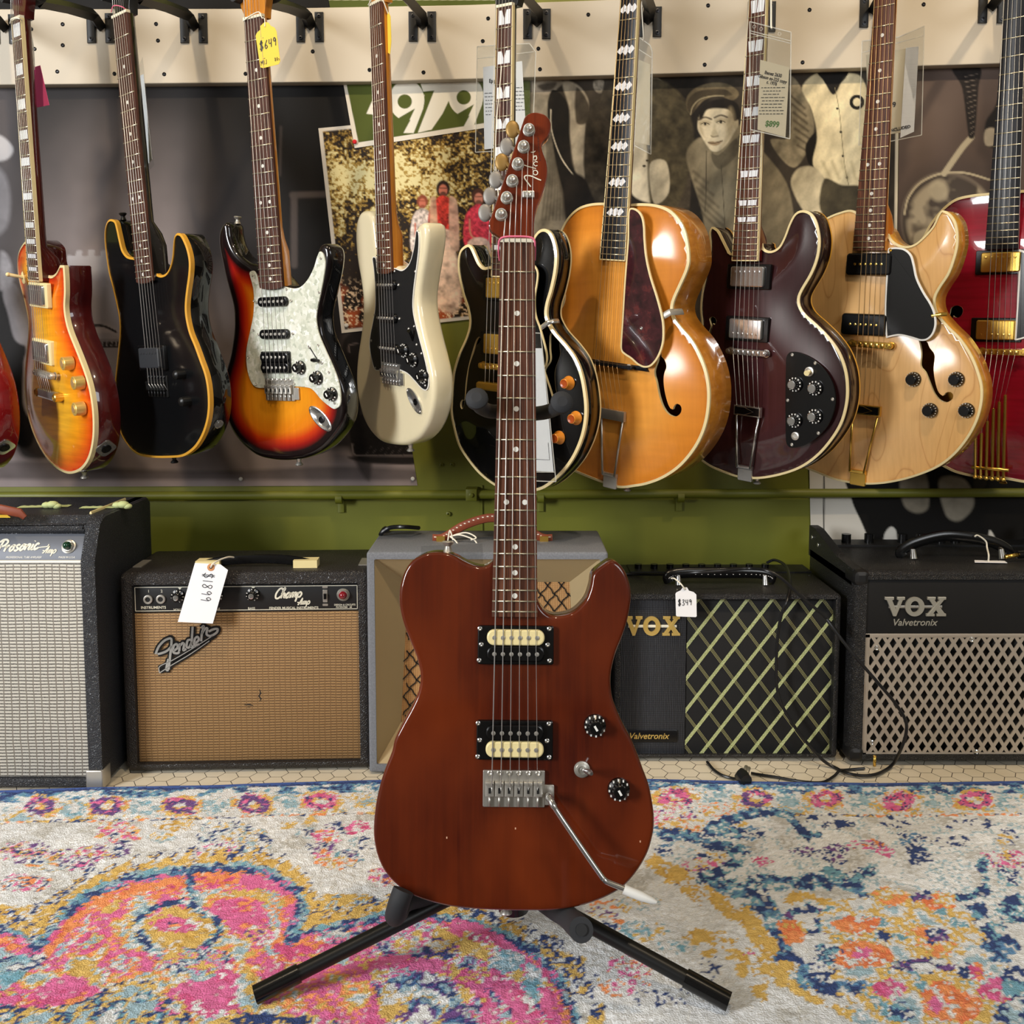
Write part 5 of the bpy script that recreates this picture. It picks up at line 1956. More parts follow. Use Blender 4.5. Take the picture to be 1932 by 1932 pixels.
# yellow serrated fringe, then blue line, then the pink field
for wd_, mixs_, sd_ in ((66, [('w', 50), ('y', 30), ('Y', 8), ('n', 12)], 31), (44, [('y', 44), ('Y', 14), ('w', 24), ('n', 18)], 32), (22, [('n', 34), ('B', 18), ('t', 28), ('b', 20)], 33)):
    pass
patch(mpoly('px 545,1768 575,1715 610,1690 660,1690 760,1700 790,1722 690,1732 600,1752'), [('y', 56), ('Y', 16), ('b', 12), ('n', 8), ('w', 8)], 70, 35)
patch(mpoly('px 70,1780 30,1750 0,1735 -40,1730 -40,1712 20,1712 60,1705 130,1690 110,1735'), [('y', 50), ('Y', 14), ('w', 26), ('n', 10)], 70, 36)
med = mpoly(MED)
A = cat(P(MED), True, 5)
dm = segdist(pr.X, pr.Y, A) * np.where(med > .5, 1, -1)
tri = np.abs(((pr.X + pr.Y * 1.25) / 30) % 1 - .5) * 2
tooth = (12 + 22 * tri) * np.clip((1100 - pr.X) / 100, .0, 1)
patch((dm < -tooth - 6) & (dm > -tooth - 11), [('n', 62), ('w', 38)], 120, 31) if False else None
patch(((dm < 0) & (dm > -tooth - 10)).astype(float), [('n', 55), ('w', 45)], 120, 31)
patch(((dm < 0) & (dm > -tooth - 5)).astype(float), [('y', 62), ('Y', 24), ('w', 8), ('n', 6)], 70, 32)
patch(((dm < 2) & (dm > -9)).astype(float), [('t', 40), ('b', 36), ('n', 24)], 80, 33)
patch(med, [('b', 8), ('w', 9), ('y', 15), ('o', 17), ('p', 30), ('m', 12), ('y', 5), ('b', 4)], 34, 41)
patch(((dm > 9) & (dm < 34)).astype(float), [('p', 26), ('o', 46), ('O', 10), ('m', 18)], 26, 43)
patch(((dm > 34) & (dm < 48)).astype(float), [('b', 22), ('w', 18), ('o', 22), ('p', 26), ('y', 12)], 40, 44)
patch(((dm > 0) & (dm < 9)).astype(float), [('n', 45), ('B', 30), ('p', 25)], 80, 42)
# inner motifs
patch(mpoly('px 335,1635 362,1640 372,1690 398,1745 385,1760 362,1700 350,1660'), [('n', 35), ('B', 25), ('t', 25), ('w', 15)], 80, 45)
patch(mell(335, 1752, 64, 40), [('y', 66), ('Y', 24), ('w', 10)], 60, 46)
patch(mell(332, 1746, 40, 17), [('p', 62), ('m', 20), ('w', 18)], 80, 47)
patch(mell(332, 1744, 12, 5), [('n', 30), ('o', 70)], 80, 47)
patch(mring(335, 1752, 82, 56, .8), [('n', 56), ('t', 24), ('w', 20)], 90, 48)
patch(mell(160, 1835, 40, 30), [('y', 55), ('Y', 20), ('b', 15), ('w', 10)], 60, 49)
patch(mpoly('px 0,1818 40,1802 85,1800 70,1825 30,1850 0,1870'), [('t', 34), ('b', 30), ('n', 20), ('w', 16)], 60, 50)
patch(mell(250, 1818, 60, 14), [('p', 40), ('o', 30), ('b', 20), ('w', 10)], 60, 51)
patch(mell(370, 1812, 70, 26), [('y', 30), ('p', 20), ('b', 26), ('n', 14), ('w', 10)], 60, 52)
patch(mpoly('px 0,1898 60,1900 150,1885 215,1868 262,1845 285,1860 300,1900 350,1935 0,1960'), [('b', 26), ('y', 30), ('n', 20), ('t', 14), ('w', 10)], 70, 53)
patch(mline('px 0,1908 80,1900 170,1882 230,1862 265,1848 300,1880 360,1925', 12), [('n', 44), ('y', 40), ('w', 16)], 90, 54)
patch(mpoly('px 60,1870 130,1840 180,1870 160,1882 100,1896 0,1896 0,1885'), [('p', 60), ('m', 30), ('o', 10)], 60, 55)
patch(mpoly('px 320,1865 400,1840 440,1810 450,1870 420,1915 360,1905'), [('p', 70), ('m', 22), ('W', 8)], 60, 56)
patch(mell(470, 1870, 30, 40), [('y', 40), ('b', 34), ('w', 26)], 60, 57)
patch(mpoly('px 400,1915 460,1908 540,1915 600,1912 640,1932 400,1960'), [('n', 34), ('y', 34), ('w', 20), ('p', 12)], 80, 58)
patch(mell(560, 1690, 0.1, .1), [('y', 1)], 50, 1)
patch(mell(500, 1705, 36, 30), [('y', 34), ('b', 24), ('o', 22), ('w', 20)], 60, 59)
patch(mell(465, 1730, 42, 34), [('p', 58), ('m', 22), ('o', 20)], 50, 60)
patch(mell(490, 1762, 40, 16), [('w', 30), ('p', 34), ('y', 24), ('v', 12)], 70, 61)
patch(mell(660, 1770, 60, 16), [('w', 26), ('b', 30), ('p', 24), ('n', 20)], 70, 62)
# round motif under the right part of the medallion
patch(mpoly('px 720,1760 790,1740 880,1760 950,1800 1000,1860 1020,1940 760,1940 700,1840'), [('y', 30), ('w', 16), ('p', 22), ('b', 16), ('v', 8), ('n', 8)], 44, 63)
patch(mline('px 690,1822 740,1815 800,1818 860,1835 905,1870 930,1935', 24), [('p', 60), ('m', 24), ('y', 16)], 60, 64)
patch(mline('px 860,1745 930,1775 985,1815 1028,1868 1050,1940', 34), [('p', 62), ('m', 24), ('w', 8), ('y', 6)], 40, 65)
patch(mline('px 935,1850 960,1870 985,1900 1000,1940', 46), [('p', 66), ('m', 24), ('w', 10)], 50, 66)
patch(mpoly('px 735,1855 790,1832 850,1855 875,1905 860,1940 760,1940 715,1890'), [('b', 20), ('B', 20), ('n', 20), ('v', 22), ('W', 18)], 60, 67)
patch(mring(795, 1905, 56, 42, .6), [('W', 40), ('b', 24), ('y', 24), ('v', 12)], 70, 68)
patch(mell(735, 1895, 24, 36), [('y', 60), ('w', 40)], 60, 69)
patch(mell(830, 1792, 34, 20), [('n', 30), ('v', 22), ('y', 28), ('w', 20)], 80, 70)
patch(mell(960, 1815, 34, 24), [('b', 40), ('t', 30), ('w', 30)], 70, 71)
patch(mell(1005, 1855, 18, 36), [('t', 40), ('b', 30), ('w', 30)], 70, 72)
# navy curl and yellow trail beside the medallion
patch(mline('px 1010,1770 1050,1785 1045,1805 1090,1815 1080,1840 1110,1850 1100,1880 1130,1900 1120,1932', 30), [('y', 34), ('n', 34), ('w', 32)], 90, 73)
patch(mline('px 1000,1758 1040,1775 1060,1790', 14), [('n', 50), ('w', 50)], 90, 74)
# large blue swirl and yellow steps on the right
patch(mline('px 1238,1570 1300,1580 1350,1592 1400,1600', 22), [('n', 46), ('B', 26), ('t', 18), ('w', 10)], 90, 80)
patch(mline('px 1400,1572 1340,1565 1385,1545 1440,1532 1490,1540 1520,1570 1540,1575', 18), [('n', 40), ('B', 26), ('t', 22), ('w', 12)], 90, 81)
patch(mline('px 1380,1600 1390,1630 1330,1655 1400,1670 1440,1660 1480,1665', 20), [('n', 42), ('t', 30), ('w', 28)], 90, 82)
patch(mline('px 1350,1680 1400,1690 1440,1710 1465,1745 1475,1790 1500,1830 1545,1865 1600,1890 1680,1915 1760,1932', 40), [('n', 44), ('B', 24), ('t', 20), ('w', 12)], 70, 83)
patch(mline('px 1240,1630 1280,1650 1310,1680 1360,1700 1390,1720 1420,1750 1450,1790 1440,1830', 34), [('y', 62), ('Y', 16), ('w', 22)], 60, 84)
patch(mline('px 1310,1768 1360,1775 1395,1800 1400,1830', 28), [('y', 66), ('Y', 14), ('w', 20)], 60, 85)
patch(mpoly('px 1440,1820 1500,1815 1490,1840 1450,1850 1440,1900 1420,1860'), [('y', 66), ('Y', 14), ('w', 20)], 60, 86)
patch(mline('px 1470,1850 1530,1880 1600,1905 1660,1932', 24), [('y', 54), ('Y', 16), ('w', 30)], 60, 87)
patch(mline('px 1448,1668 1530,1662 1600,1668 1650,1690 1680,1712 1740,1730 1800,1738 1850,1715', 26), [('n', 42), ('B', 22), ('t', 20), ('w', 16)], 90, 88)
patch(mline('px 1855,1625 1862,1660 1850,1685 1800,1700', 20), [('n', 50), ('t', 30), ('w', 20)], 90, 89)
patch(mline('px 1560,1642 1600,1655 1640,1640', 20), [('t', 60), ('n', 26), ('w', 14)], 90, 90)
patch(mline('px 1475,1710 1500,1692 1545,1695 1585,1710', 16), [('y', 62), ('Y', 20), ('w', 18)], 60, 91)
patch(mring(1530, 1735, 50, 28, .62), [('n', 56), ('t', 28), ('v', 16)], 90, 92)
patch(mell(1560, 1735, 26, 22), [('t', 46), ('n', 34), ('w', 20)], 90, 93)
patch(mpoly('px 1470,1740 1500,1735 1515,1760 1495,1785 1475,1770'), [('o', 50), ('O', 30), ('y', 20)], 60, 94)
patch(mpoly('px 1560,1700 1800,1700 1850,1760 1900,1840 1880,1940 1640,1940 1580,1860 1560,1780'), [('b', 12), ('w', 28), ('y', 42), ('w', 10), ('t', 8)], 40, 95)
for cx_, cy_, rx_, ry_, mx_ in ((1620, 1745, 44, 16, 'oO'), (1680, 1690, 36, 18, 'oy'), (1770, 1700, 34, 18, 'Ooy'), (1745, 1690, 20, 12, 'vn'), (1630, 1800, 58, 24, 'oO'), (1622, 1798, 16, 10, 'p'), (1670, 1765, 14, 10, 'n'), (1740, 1765, 30, 18, 'oy'), (1765, 1765, 24, 14, 'vn'), (1780, 1790, 26, 16, 'oy'), (1740, 1820, 60, 12, 'vnw'), (1820, 1833, 18, 12, 'n'), (1845, 1832, 16, 14, 'mo'), (1680, 1865, 30, 22, 'mp'), (1775, 1890, 34, 40, 'oO'), (1770, 1895, 16, 16, 'p'), (1880, 1865, 34, 22, 'pm'), (1820, 1900, 30, 30, 'Oo'), (1890, 1790, 36, 26, 'nB'), (1915, 1850, 30, 30, 'tn'), (1920, 1910, 40, 30, 'nb'), (1870, 1755, 26, 20, 'nt'), (1915, 1715, 34, 26, 'nt'), (1700, 1910, 26, 16, 'tn'), (1560, 1800, 24, 18, 'tn'), (1550, 1830, 30, 16, 'nw'), (1600, 1860, 36, 14, 'nB')):
    patch(mell(cx_, cy_, rx_, ry_), [(c_, 84 / len(mx_)) for c_ in mx_] + [('w', 16)], 90, int(cx_ * 3 + cy_))
# every knot a little different, worn white tips
jit = vnoise(kx * 1.0, ky * 1.0, 2100, 77)
pr.C *= (0.86 + .26 * jit)[..., None]
worn = (vnoise(kx, ky, 1700, 78) > .86)
pr.C[worn] = pr.C[worn] * .45 + np.array(lin('#e2dfd8')) * .55
m_, t_ = paintmat('rug_pile', .95)
nz = t_.noise(t_.xyz((1, 1, 1)), 420, 2)
t_.bump(nz.outputs[0], .55, .004)
b = MB()
nx_ = len(rx)
b.v = [tuple(q) for q in np.stack([GX, GY, GZ], -1).reshape(-1, 3)]
idx = np.arange(nx_ * nr).reshape(nx_, nr)
b.f = [tuple(q) for q in np.stack([idx[:-1, :-1], idx[1:, :-1], idx[1:, 1:], idx[:-1, 1:]], -1).reshape(-1, 4)]
b.c = np.clip(pr.C.reshape(-1, 3), 0, 1)
b.m = [0] * len(b.f)
rug = thing('rug', 'distressed multicoloured rug in pink, yellow and blue on tiled floor', 'rug')
obj('pile', b, MATS['rug_pile'], rug, None, False)
# bound edge
b = MB()
pts = [(x, y + .002, RUG_T * .62) for x, y in zip(rx[::4], ye[::4])]
b.tube(pts, .0052, 8, 1.0)
nz_ = mat('rug_binding', '#38508c', .9)
obj('bound_edge', b, nz_, rug)
b = MB()
i0 = [b.raw((x, y, .001)) for x, y in zip(rx[::4], ye[::4])]
i1 = [b.raw((x, y_near, .001)) for x in rx[::4]]
i2 = [b.raw((x, y_near, RUG_T - .003)) for x in rx[::4]]
i3 = [b.raw((x, y, RUG_T - .004)) for x, y in zip(rx[::4], ye[::4])]
for r0_, r1_ in ((i0, i1), (i1, i2), (i2, i3)):
    for k in range(len(r0_) - 1):
        b.face((r0_[k], r0_[k + 1], r1_[k + 1], r1_[k]))
obj('backing', b, MATS['paper'], rug)


# ================================================================ posters on the wall
def poster(name, label, cat_, corners, h, step, paint, thick=.0008, group=None, seed=0):
    """corners TL, TR, BR, BL in photo points; paint(print) draws on the vertices"""
    c = [WALL.L(x, y, h) for x, y in corners]
    w_ = max(np.linalg.norm(c[1] - c[0]), np.linalg.norm(c[2] - c[3]))
    h_ = max(np.linalg.norm(c[3] - c[0]), np.linalg.norm(c[2] - c[1]))
    nu, nv = max(2, int(w_ / step)), max(2, int(h_ / step))
    s_, t_ = np.meshgrid(np.linspace(0, 1, nu), np.linspace(0, 1, nv), indexing='ij')
    A_ = (c[0][None, None] * ((1 - s_) * (1 - t_))[..., None] + c[1] * (s_ * (1 - t_))[..., None] + c[2] * (s_ * t_)[..., None] + c[3] * ((1 - s_) * t_)[..., None])
    X, Y = WALL.pix(A_[..., 0], A_[..., 1], h)
    p_ = Print(X, Y, '#808080')
    p_.s, p_.t = s_, t_
    paint(p_)
    b = MB()
    hh_ = h + .0006 * (fbm(A_[..., 0], A_[..., 1], 9, seed, 2) - .5)
    b.v = [tuple(q) for q in np.stack([A_[..., 0], A_[..., 1], hh_], -1).reshape(-1, 3)]
    idx = np.arange(nu * nv).reshape(nu, nv)
    b.f = [tuple(q) for q in np.stack([idx[:-1, :-1], idx[:-1, 1:], idx[1:, 1:], idx[1:, :-1]], -1).reshape(-1, 4)]
    cc = list(np.clip(p_.C.reshape(-1, 3), 0, 1))
    # paper thickness at the rim
    rim = list(idx[:, 0]) + list(idx[-1, 1:]) + list(idx[-2::-1, -1]) + list(idx[0, -2:0:-1])
    low = []
    for i in rim:
        q = b.v[i]
        low.append(b.raw((q[0], q[1], h - thick)))
        cc.append(cc[i])
    rim = [int(i) for i in rim]
    for k in range(len(rim)):
        b.face((rim[k], rim[(k + 1) % len(rim)], low[(k + 1) % len(rim)], low[k]))
    b.f = [tuple(int(x) for x in f) for f in b.f]
    b.m = [0] * len(b.f)
    b.c = np.array(cc)
    o = obj(name, b, MATS['poster_print'], None, 60, False)
    o.matrix_world = WALL.mat()
    tag(o, label, cat_, group)
    return o


def paint_left(p):
    X, Y = p.X, p.Y
    g = np.clip(.5 + .5 * np.tanh((X * .1 + (Y - 560)) / 160), 0, 1)
    c0, c1 = np.array(lin('#120f0e')), np.array(lin('#a89d9b'))
    m = np.clip(np.exp(-((X - 215) / 170) ** 2) * np.clip((Y - 130) / 380, 0, 1) * .95 + .8 * np.clip((Y - 480) / 250, 0, 1) * np.clip((560 - X) / 120, .15, 1), 0, 1)
    p.C[:] = c0 * (1 - m[..., None]) + c1 * m[..., None]
    p.C *= (.75 + .5 * fbm(X, Y, .012, 2, 3))[..., None]
    p.poly('px -60,160 -60,480 5,470 20,400 30,300 28,170', '#6a6465', 40, .8)
    p.poly('px -60,300 10,330 12,430 -60,450', '#9a979a', 10, .8, .2)
    p.poly('px -30,262 0,255 25,280 10,302 -30,300', '#c8c6c8', 6, .9)
    # pale road and ground
    p.poly('px -80,850 300,842 700,848 820,846 820,960 -80,960', '#a09492', 16, 1, .2, .02, 3)
    p.poly('px -80,878 80,870 200,882 420,888 640,880 820,890 820,905 400,905 -80,902', '#5d5453', 8, .7, .4, .03, 4)
    p.poly('px 40,790 120,800 210,850 100,865 40,858', '#3c3634', 10, .9)
    # white jigsaw-like sign and small case
    p.poly('c6 490,130 545,125 560,90 600,90 600,125 640,125 645,85 690,85 690,125 730,125 740,90 800,90 860,140 860,300 780,310 785,350 745,350 740,310 690,315 690,360 655,360 650,310 600,300 500,290', '#b9b4b6', 2.5, 1)
    p.poly('c6 620,300 880,300 880,660 760,640 640,640', '#8d888b', 20, .8)
    p.line('c6 630,660 690,635 760,640 845,680', 4, '#2a2627', 1.5)
    p.poly('c6 600,740 880,740 880,1500 700,1500 640,1300 600,1000', '#979092', 6, .95, .1)
    for k in range(7):
        p.ell('c6 %d,768' % (660 + k * 34), 3.6, 5, '#3a3536', 20, 1.5)
    p.line('c6 600,742 880,742', 2, '#3a3536')
    p.line('c6 600,790 880,790', 2, '#3a3536')
    # dark figure legs at the far left, pale jacket edge
    p.poly('c6 -80,420 30,380 120,640 190,800 175,900 170,1200 240,1380 230,1500 150,1520 90,1420 60,1000 -80,700', '#1f1b1a', 6, 1, .2)
    p.poly('c6 20,390 110,330 190,520 210,760 110,740 60,560', '#9b979a', 5, .9, .15)
    p.poly('c6 0,100 60,130 100,300 20,380 0,340', '#a8a5a8', 8, .9, .3, .08)
    # right: standing amplifier shape and door frame lines
    p.line('px 555,372 555,500', 13, '#574f4c', 5)
    p.line('px 552,368 625,366', 12, '#574f4c', 5)
    p.line('px 528,330 530,240', 5, '#4a4341', 4)
    p.poly('px 645,630 690,625 700,900 660,845 648,720', '#4a4240', 8, .8)
    p.poly('px 650,640 690,630 682,760 665,845 648,700', '#231f1e', 4, .9)
    p.line('c7 1000,830 1000,780 1060,765', 3, '#6f6563', 1.5)
    p.poly('c7 1030,1440 1090,1280 1200,1400 1500,1500 1500,1640 1100,1620 1040,1560', '#2a2523', 3, 1, .3, .2)
    p.line('c7 1025,1500 1035,1570 1100,1585 1490,1585', 3, '#8d8380', 1.2)
    p.C[:] = np.clip(p.C, 0, 1) ** 1.2
    for k in range(7):
        p.line('c7 %d,1520 %d,1580' % (1160 + k * 45, 1120 + k * 45), 1, '#4d4644', .8)
    p.poly('c7 1000,1590 1500,1600 1500,1640 1150,1640', '#241f1d', 4, .9)


poster('wall_poster', 'large dark grey photograph poster behind the left guitars', 'poster', [(-150, -60), (640, -60), (787.6, 916), (-150, 919)], .0016, .0032, paint_left, seed=1)


def paint_group_colour(p):
    X, Y = p.X, p.Y
    q = fbm(X, Y, .05, 5, 4)
    q2 = fbm(X, Y, .25, 6, 3)
    light = np.clip(np.exp(-((X - 760) / 110) ** 2 - ((Y - 330) / 60) ** 2) + .55 * np.exp(-((X - 640) / 50) ** 2 - ((Y - 350) / 80) ** 2) - .6 * np.clip((Y - 430) / 90, 0, 1) * (X < 690), -1, 1)
    v = q2 * .62 + q * .48 + light * .30 - .13
    p.C[:] = lin('#241a12')
    for th, c in ((.44, '#4a3718'), (.50, '#8a6a2c'), (.57, '#b0924a'), (.65, '#dccf98')):
        p.put(np.clip((v - th) * 14 + .5, 0, 1), c)
    red = np.clip((fbm(X, Y, .03, 9, 3) - .45) * 6, 0, 1) * np.clip((Y - 520) / 40, 0, 1)
    p.put(red * .85, '#b5562c')
    p.put(np.clip((q2 - .55) * 10, 0, 1) * np.clip((Y - 520) / 40, 0, 1), '#e8c9a4')
    # people standing in the garden, generic
    for hx, hy, top_, hair, sk, k in ((722, 392, '#8c8fa8', '#6a4a36', '#c77f62', .8), (797, 380, '#d8c8be', '#8a4630', '#c8715a', .8), (836, 356, '#c6392e', '#2a1a14', '#c4745e', 1.0), (903, 372, '#cf3a48', '#4a2a1c', '#cc8066', 1.0)):
        p.ell('px %f,%f' % (hx, hy), 13 * k, 16 * k, hair, 0, 3)
        p.ell('px %f,%f' % (hx, hy + 3), 8 * k, 11 * k, sk, 0, 2)
        p.line('px %f,%f %f,%f' % (hx - 6, hy - 1, hx + 6, hy - 1), 2, hair, 1.5, .8)
        p.ell('px %f,%f' % (hx, hy + 10), 6 * k, 4.5 * k, hair, 0, 2, .8)
        p.poly('px %f,%f %f,%f %f,%f %f,%f %f,%f %f,%f' % (hx - 9, hy + 16, hx + 9, hy + 16, hx + 26 * k, hy + 40, hx + 24 * k, hy + 95, hx - 24 * k, hy + 95, hx - 26 * k, hy + 40), top_, 3, 1, .9, .2, int(hx))
        p.line('px %f,%f %f,%f %f,%f' % (hx - 17 * k, hy + 42, hx - 14 * k, hy + 72, hx + 6, hy + 82), 3, sk, 2)
        p.poly('px %f,%f %f,%f %f,%f %f,%f' % (hx - 20 * k, hy + 85, hx + 20 * k, hy + 85, hx + 18 * k, hy + 160, hx - 18 * k, hy + 160), '#d8b8a4', 3, .95, .7, .12, int(hx) + 1)
    p.poly('px 812,375 822,372 826,470 812,460', '#c9a184', 3, .9, .6, .1)
    p.poly('px 848,372 862,380 866,470 850,470', '#cfa890', 3, .9, .6, .1)
    p.poly('px 790,480 850,470 870,520 860,590 800,560', '#e0bfa6', 8, .9, .8, .09, 4)
    # white border of the sheet
    e = np.minimum(np.minimum(p.s * 330, (1 - p.s) * 330), np.minimum(p.t * 380, (1 - p.t) * 380))
    p.put(np.clip(7 - e, 0, 1), '#d9d1c4')


poster('group_photo', 'tilted colour photograph of a group in a garden behind the cream guitar', 'poster', [(600.6, 242), (962, 208), (985, 592), (644.6, 628.6)], .0034, .0019, paint_group_colour, seed=2)


def paint_1979(p):
    p.C[:] = lin('#49521a')
    p.C *= (.95 + .1 * fbm(p.X, p.Y, .05, 3))[..., None]
    W_ = '#dcd6c6'
    # numerals 1 9 7 9
    p.poly('c2 1125,830* 1165,740 1180,720* 1215,720* 1215,1010* 1180,1010* 1180,835*', W_, 1.2, raw=True)
    for ox in (0, 430):
        sl = 0
        cx, cy = 1420 + ox, 730 - (30 if ox else 0)
        p.ell('c2 %d,%d' % (cx, cy), 33, 38, W_, 0, 1.2)
        p.poly('c2 %d,%d* %d,%d* %d,%d* %d,%d*' % (cx + 128, cy - 40, cx + 120, cy + 60, cx + 50, cy + 240, cx - 25, cy + 240), W_, 1.2, raw=True)
        p.poly('c2 %d,%d* %d,%d* %d,%d*' % (cx - 60, cy + 130, cx + 60, cy + 60, cx - 25, cy + 240), '#49521a', 1.0, raw=True)
        p.ell('c2 %d,%d' % (cx - 15, cy + 10), 13.5, 13.5, '#49521a', 0, 1.2)
    p.poly('c2 1520,610* 1770,600* 1770,640* 1680,830* 1600,945* 1500,968* 1620,660* 1540,668*', W_, 1.2, raw=True)
    # border
    p.line('c2 960,600 1055,1065', 9, '#d9d1c2', 1, curve=False)
    p.line('c2 1040,1062 2060,905', 10, '#d9d1c2', 1, curve=False)
    # what shows over the board
    p.line('px 620,-20 1000,-20', 40, '#e0d9c4', 1, curve=False)


poster('poster_1979', 'green and white poster with the numerals 1979 behind the cream guitar', 'poster', [(615, -30), (1000, -60), (1000, 228), (669, 279.5)], .0052, .0016, paint_1979, seed=3)


def paint_bw(p):
    """black and white picture of generic young people in jackets"""
    X, Y = p.X, p.Y
    p.C[:] = lin('#4a433a')
    p.C *= (.8 + .4 * fbm(X, Y, .03, 3))[..., None]
    S = lambda st, c, sf=3, a=1, tx=.25, f=.06, sd=1: p.poly(st, c, sf, a, tx, f, sd)
    S('px 1190,140 1330,140 1330,420 1190,420', '#2c2721', 14, .9)
    # left person: leather jacket over a light shirt
    S('c3 735,590 1010,590 960,660 900,760 930,1000 1000,1900 760,1900', '#8d8576', 4)
    S('c3 760,590 1000,590 960,650 905,690 850,690 790,680', '#9a9183', 4, 1, .1)
    S('c3 830,620 960,600 940,650 870,660', '#5a5248', 5)
    S('c3 760,690 900,740 960,1200 1020,1500 1010,1900 700,1900 735,1000', '#8a8375', 6, 1, .45, .05, 5)
    for k in range(7):
        p.line('c3 %d,%d %d,%d %d,%d' % (880 + k * 16, 900 + k * 40, 900 + k * 18, 1200 + k * 40, 860 + k * 26, 1600), 4, '#5c554a', 4, .6)
    S('c3 930,660 1000,690 1050,780 1062,1000 1075,1200 1130,1300 1120,1390 1060,1480 990,1300 930,1000 900,800', '#241f19', 3, 1, .5, .08, 2)
    p.line('c3 925,800 930,950 1000,1150 1110,1310 1120,1390 1050,1460', 2.6, '#b8b0a0', 1.2)
    S('c3 1010,600 1120,620 1200,740 1180,900 1170,1300 1100,1240 1065,1000 1060,800', '#a89f8e', 4, 1, .2)
    S('c3 1030,1300 1160,1290 1260,1500 1100,1650 1030,1560', '#2b251f', 6)
    S('c3 1110,640 1200,760 1190,890 1110,890', '#5b5347', 4)
    # second person: denim jacket, white tee
    S('c3 1290,680 1400,630 1480,700 1460,1100 1430,1540 1300,1560 1180,1300 1165,1100 1195,850', '#4d463b', 4, 1, .6, .08, 6)
    S('c3 1240,590 1310,590 1290,680 1240,650', '#8b8478', 3, 1, .6, .2)
    S('c3 1480,700 1640,640 1740,1130 1800,1380 1740,1470 1640,1480 1510,1400 1490,1100', '#c9c1ae', 4, 1, .12)
    S('c3 1660,560 1740,600 1730,680 1660,740', '#b4ac9a', 3)
    S('c3 1660,760 1740,640 1840,680 1930,760 1932,1540 1790,1530 1770,1380 1790,1180 1700,960', '#554d41', 4, 1, .6, .08, 7)
    p.line('c3 1680,800 1740,1050 1800,1250 1830,1420', 2, '#9a927f', 1.2)
    S('c3 1660,860 1760,900 1830,940 1810,900', '#8d8573', 2)
    for q_ in ('c3 1628,1170', 'c3 1605,1210'):
        p.ell(q_, 3, 2.4, '#40382c', 0, 1)
    S('c4 100,600 300,660 400,860 420,1100 300,1500 110,1530', '#57503f', 5, 1, .7, .07, 8)
    S('c4 100,1200 220,1180 240,1400 130,1480', '#b7af9c', 3, 1, .15)
    # seated youth in a cap and plain jacket
    S('c4 380,1080 470,1000 560,1050 700,1000 760,1000 900,1080 1080,1300 1140,1500 1150,1750 1000,1900 560,1750 470,1500 370,1180', '#857c68', 4, 1, .3, .03, 9)
    S('c4 560,1100 720,1000 740,1120 620,1230 560,1180', '#6f6755', 3)
    p.line('c4 515,1100 510,1350 505,1540', 1.4, '#4a4336', 1)
    p.line('c4 620,1200 640,1500 650,1700', 1.2, '#5d5545', 1)
    for k in range(6):
        p.line('c4 %d,%d %d,%d' % (420 + k * 12, 1250 + k * 60, 520 + k * 40, 1330 + k * 90), 5, '#5f5748', 5, .6)
    S('c4 455,870 500,790 640,770 720,860 735,930 690,1020 600,1105 540,1090 480,1000 450,940', '#cfc4ab', 3, 1, .05)
    S('c4 690,800 740,850 745,940 715,935', '#b9ad93', 2)
    S('c4 460,870 470,800 540,740 660,720 740,760 760,850 715,880 690,810 620,790 520,800 480,870', '#2a241d', 3, 1, .3, .1)
    S('c4 390,830 365,730 420,650 540,605 660,610 740,660 745,700 700,730 600,700 500,730 430,800', '#7d725c', 2.5, 1, .3, .1)
    S('c4 395,835 370,770 400,700 470,660 640,650 700,690 640,700 540,700 460,740 425,810', '#564d3d', 3, 1, .2)
    p.line('c4 398,835 415,775 470,722 560,700 640,698', 2.2, '#a1977e', 1.2)
    S('c4 690,780 720,870 690,1000 610,1095 660,990 650,880', '#a89b80', 10, .8)
    S('c4 455,860 470,900 500,1000 470,960', '#a89b80', 6, .7)
    for ex, ey in ((503, 905), (618, 890)):
        S('c4 %d,%d %d,%d %d,%d %d,%d' % (ex - 44, ey - 8, ex, ey - 34, ex + 44, ey - 12, ex, ey + 16), '#a4977c', 5, .7)
        S('c4 %d,%d %d,%d %d,%d %d,%d' % (ex - 28, ey + 2, ex, ey - 9, ex + 28, ey + 1, ex, ey + 9), '#c9bea4', 1.2, .9, 0)
        p.ell('c4 %d,%d' % (ex + 1, ey), 2.5, 2.4, '#2c261d', 0, 1)
        p.line('c4 %d,%d %d,%d %d,%d' % (ex - 30, ey + 1, ex, ey - 11, ex + 30, ey), 1.6, '#453b2d', 1)
        p.line('c4 %d,%d %d,%d %d,%d' % (ex - 46, ey - 32, ex, ey - 50, ex + 46, ey - 36), 3.2, '#54493a', 2, .85)
    S('c4 575,900 590,960 600,985 570,995 548,985 556,950', '#b9ad92', 4, .8)
    p.line('c4 548,990 562,998 598,992', 2.4, '#7d705a', 2, .8)
    S('c4 525,1040 555,1030 578,1034 630,1024 600,1056 560,1060', '#9a8468', 2.5, .9)
    p.line('c4 525,1040 575,1042 630,1026', 1.5, '#5e5040', 1)
    S('c4 700,1030 760,980 770,900 720,960 640,1090 560,1110 600,1130', '#988d75', 3)
    # arm of a shiny jacket
    S('c4 1120,560 1180,600 1260,760 1300,930 1250,1100 1160,1220 1060,1160 980,1020 1100,1010 1130,900', '#8b826e', 3, 1, .5, .07, 12)
    for k in range(7):
        p.line('c4 %d,%d %d,%d' % (1130 + k * 8, 700 + k * 60, 1230 + k * 8, 790 + k * 55), 4, '#4d4538', 4, .7)
    S('c4 1240,1050 1330,960 1330,1180 1290,1220 1250,1170', '#1e1914', 3)
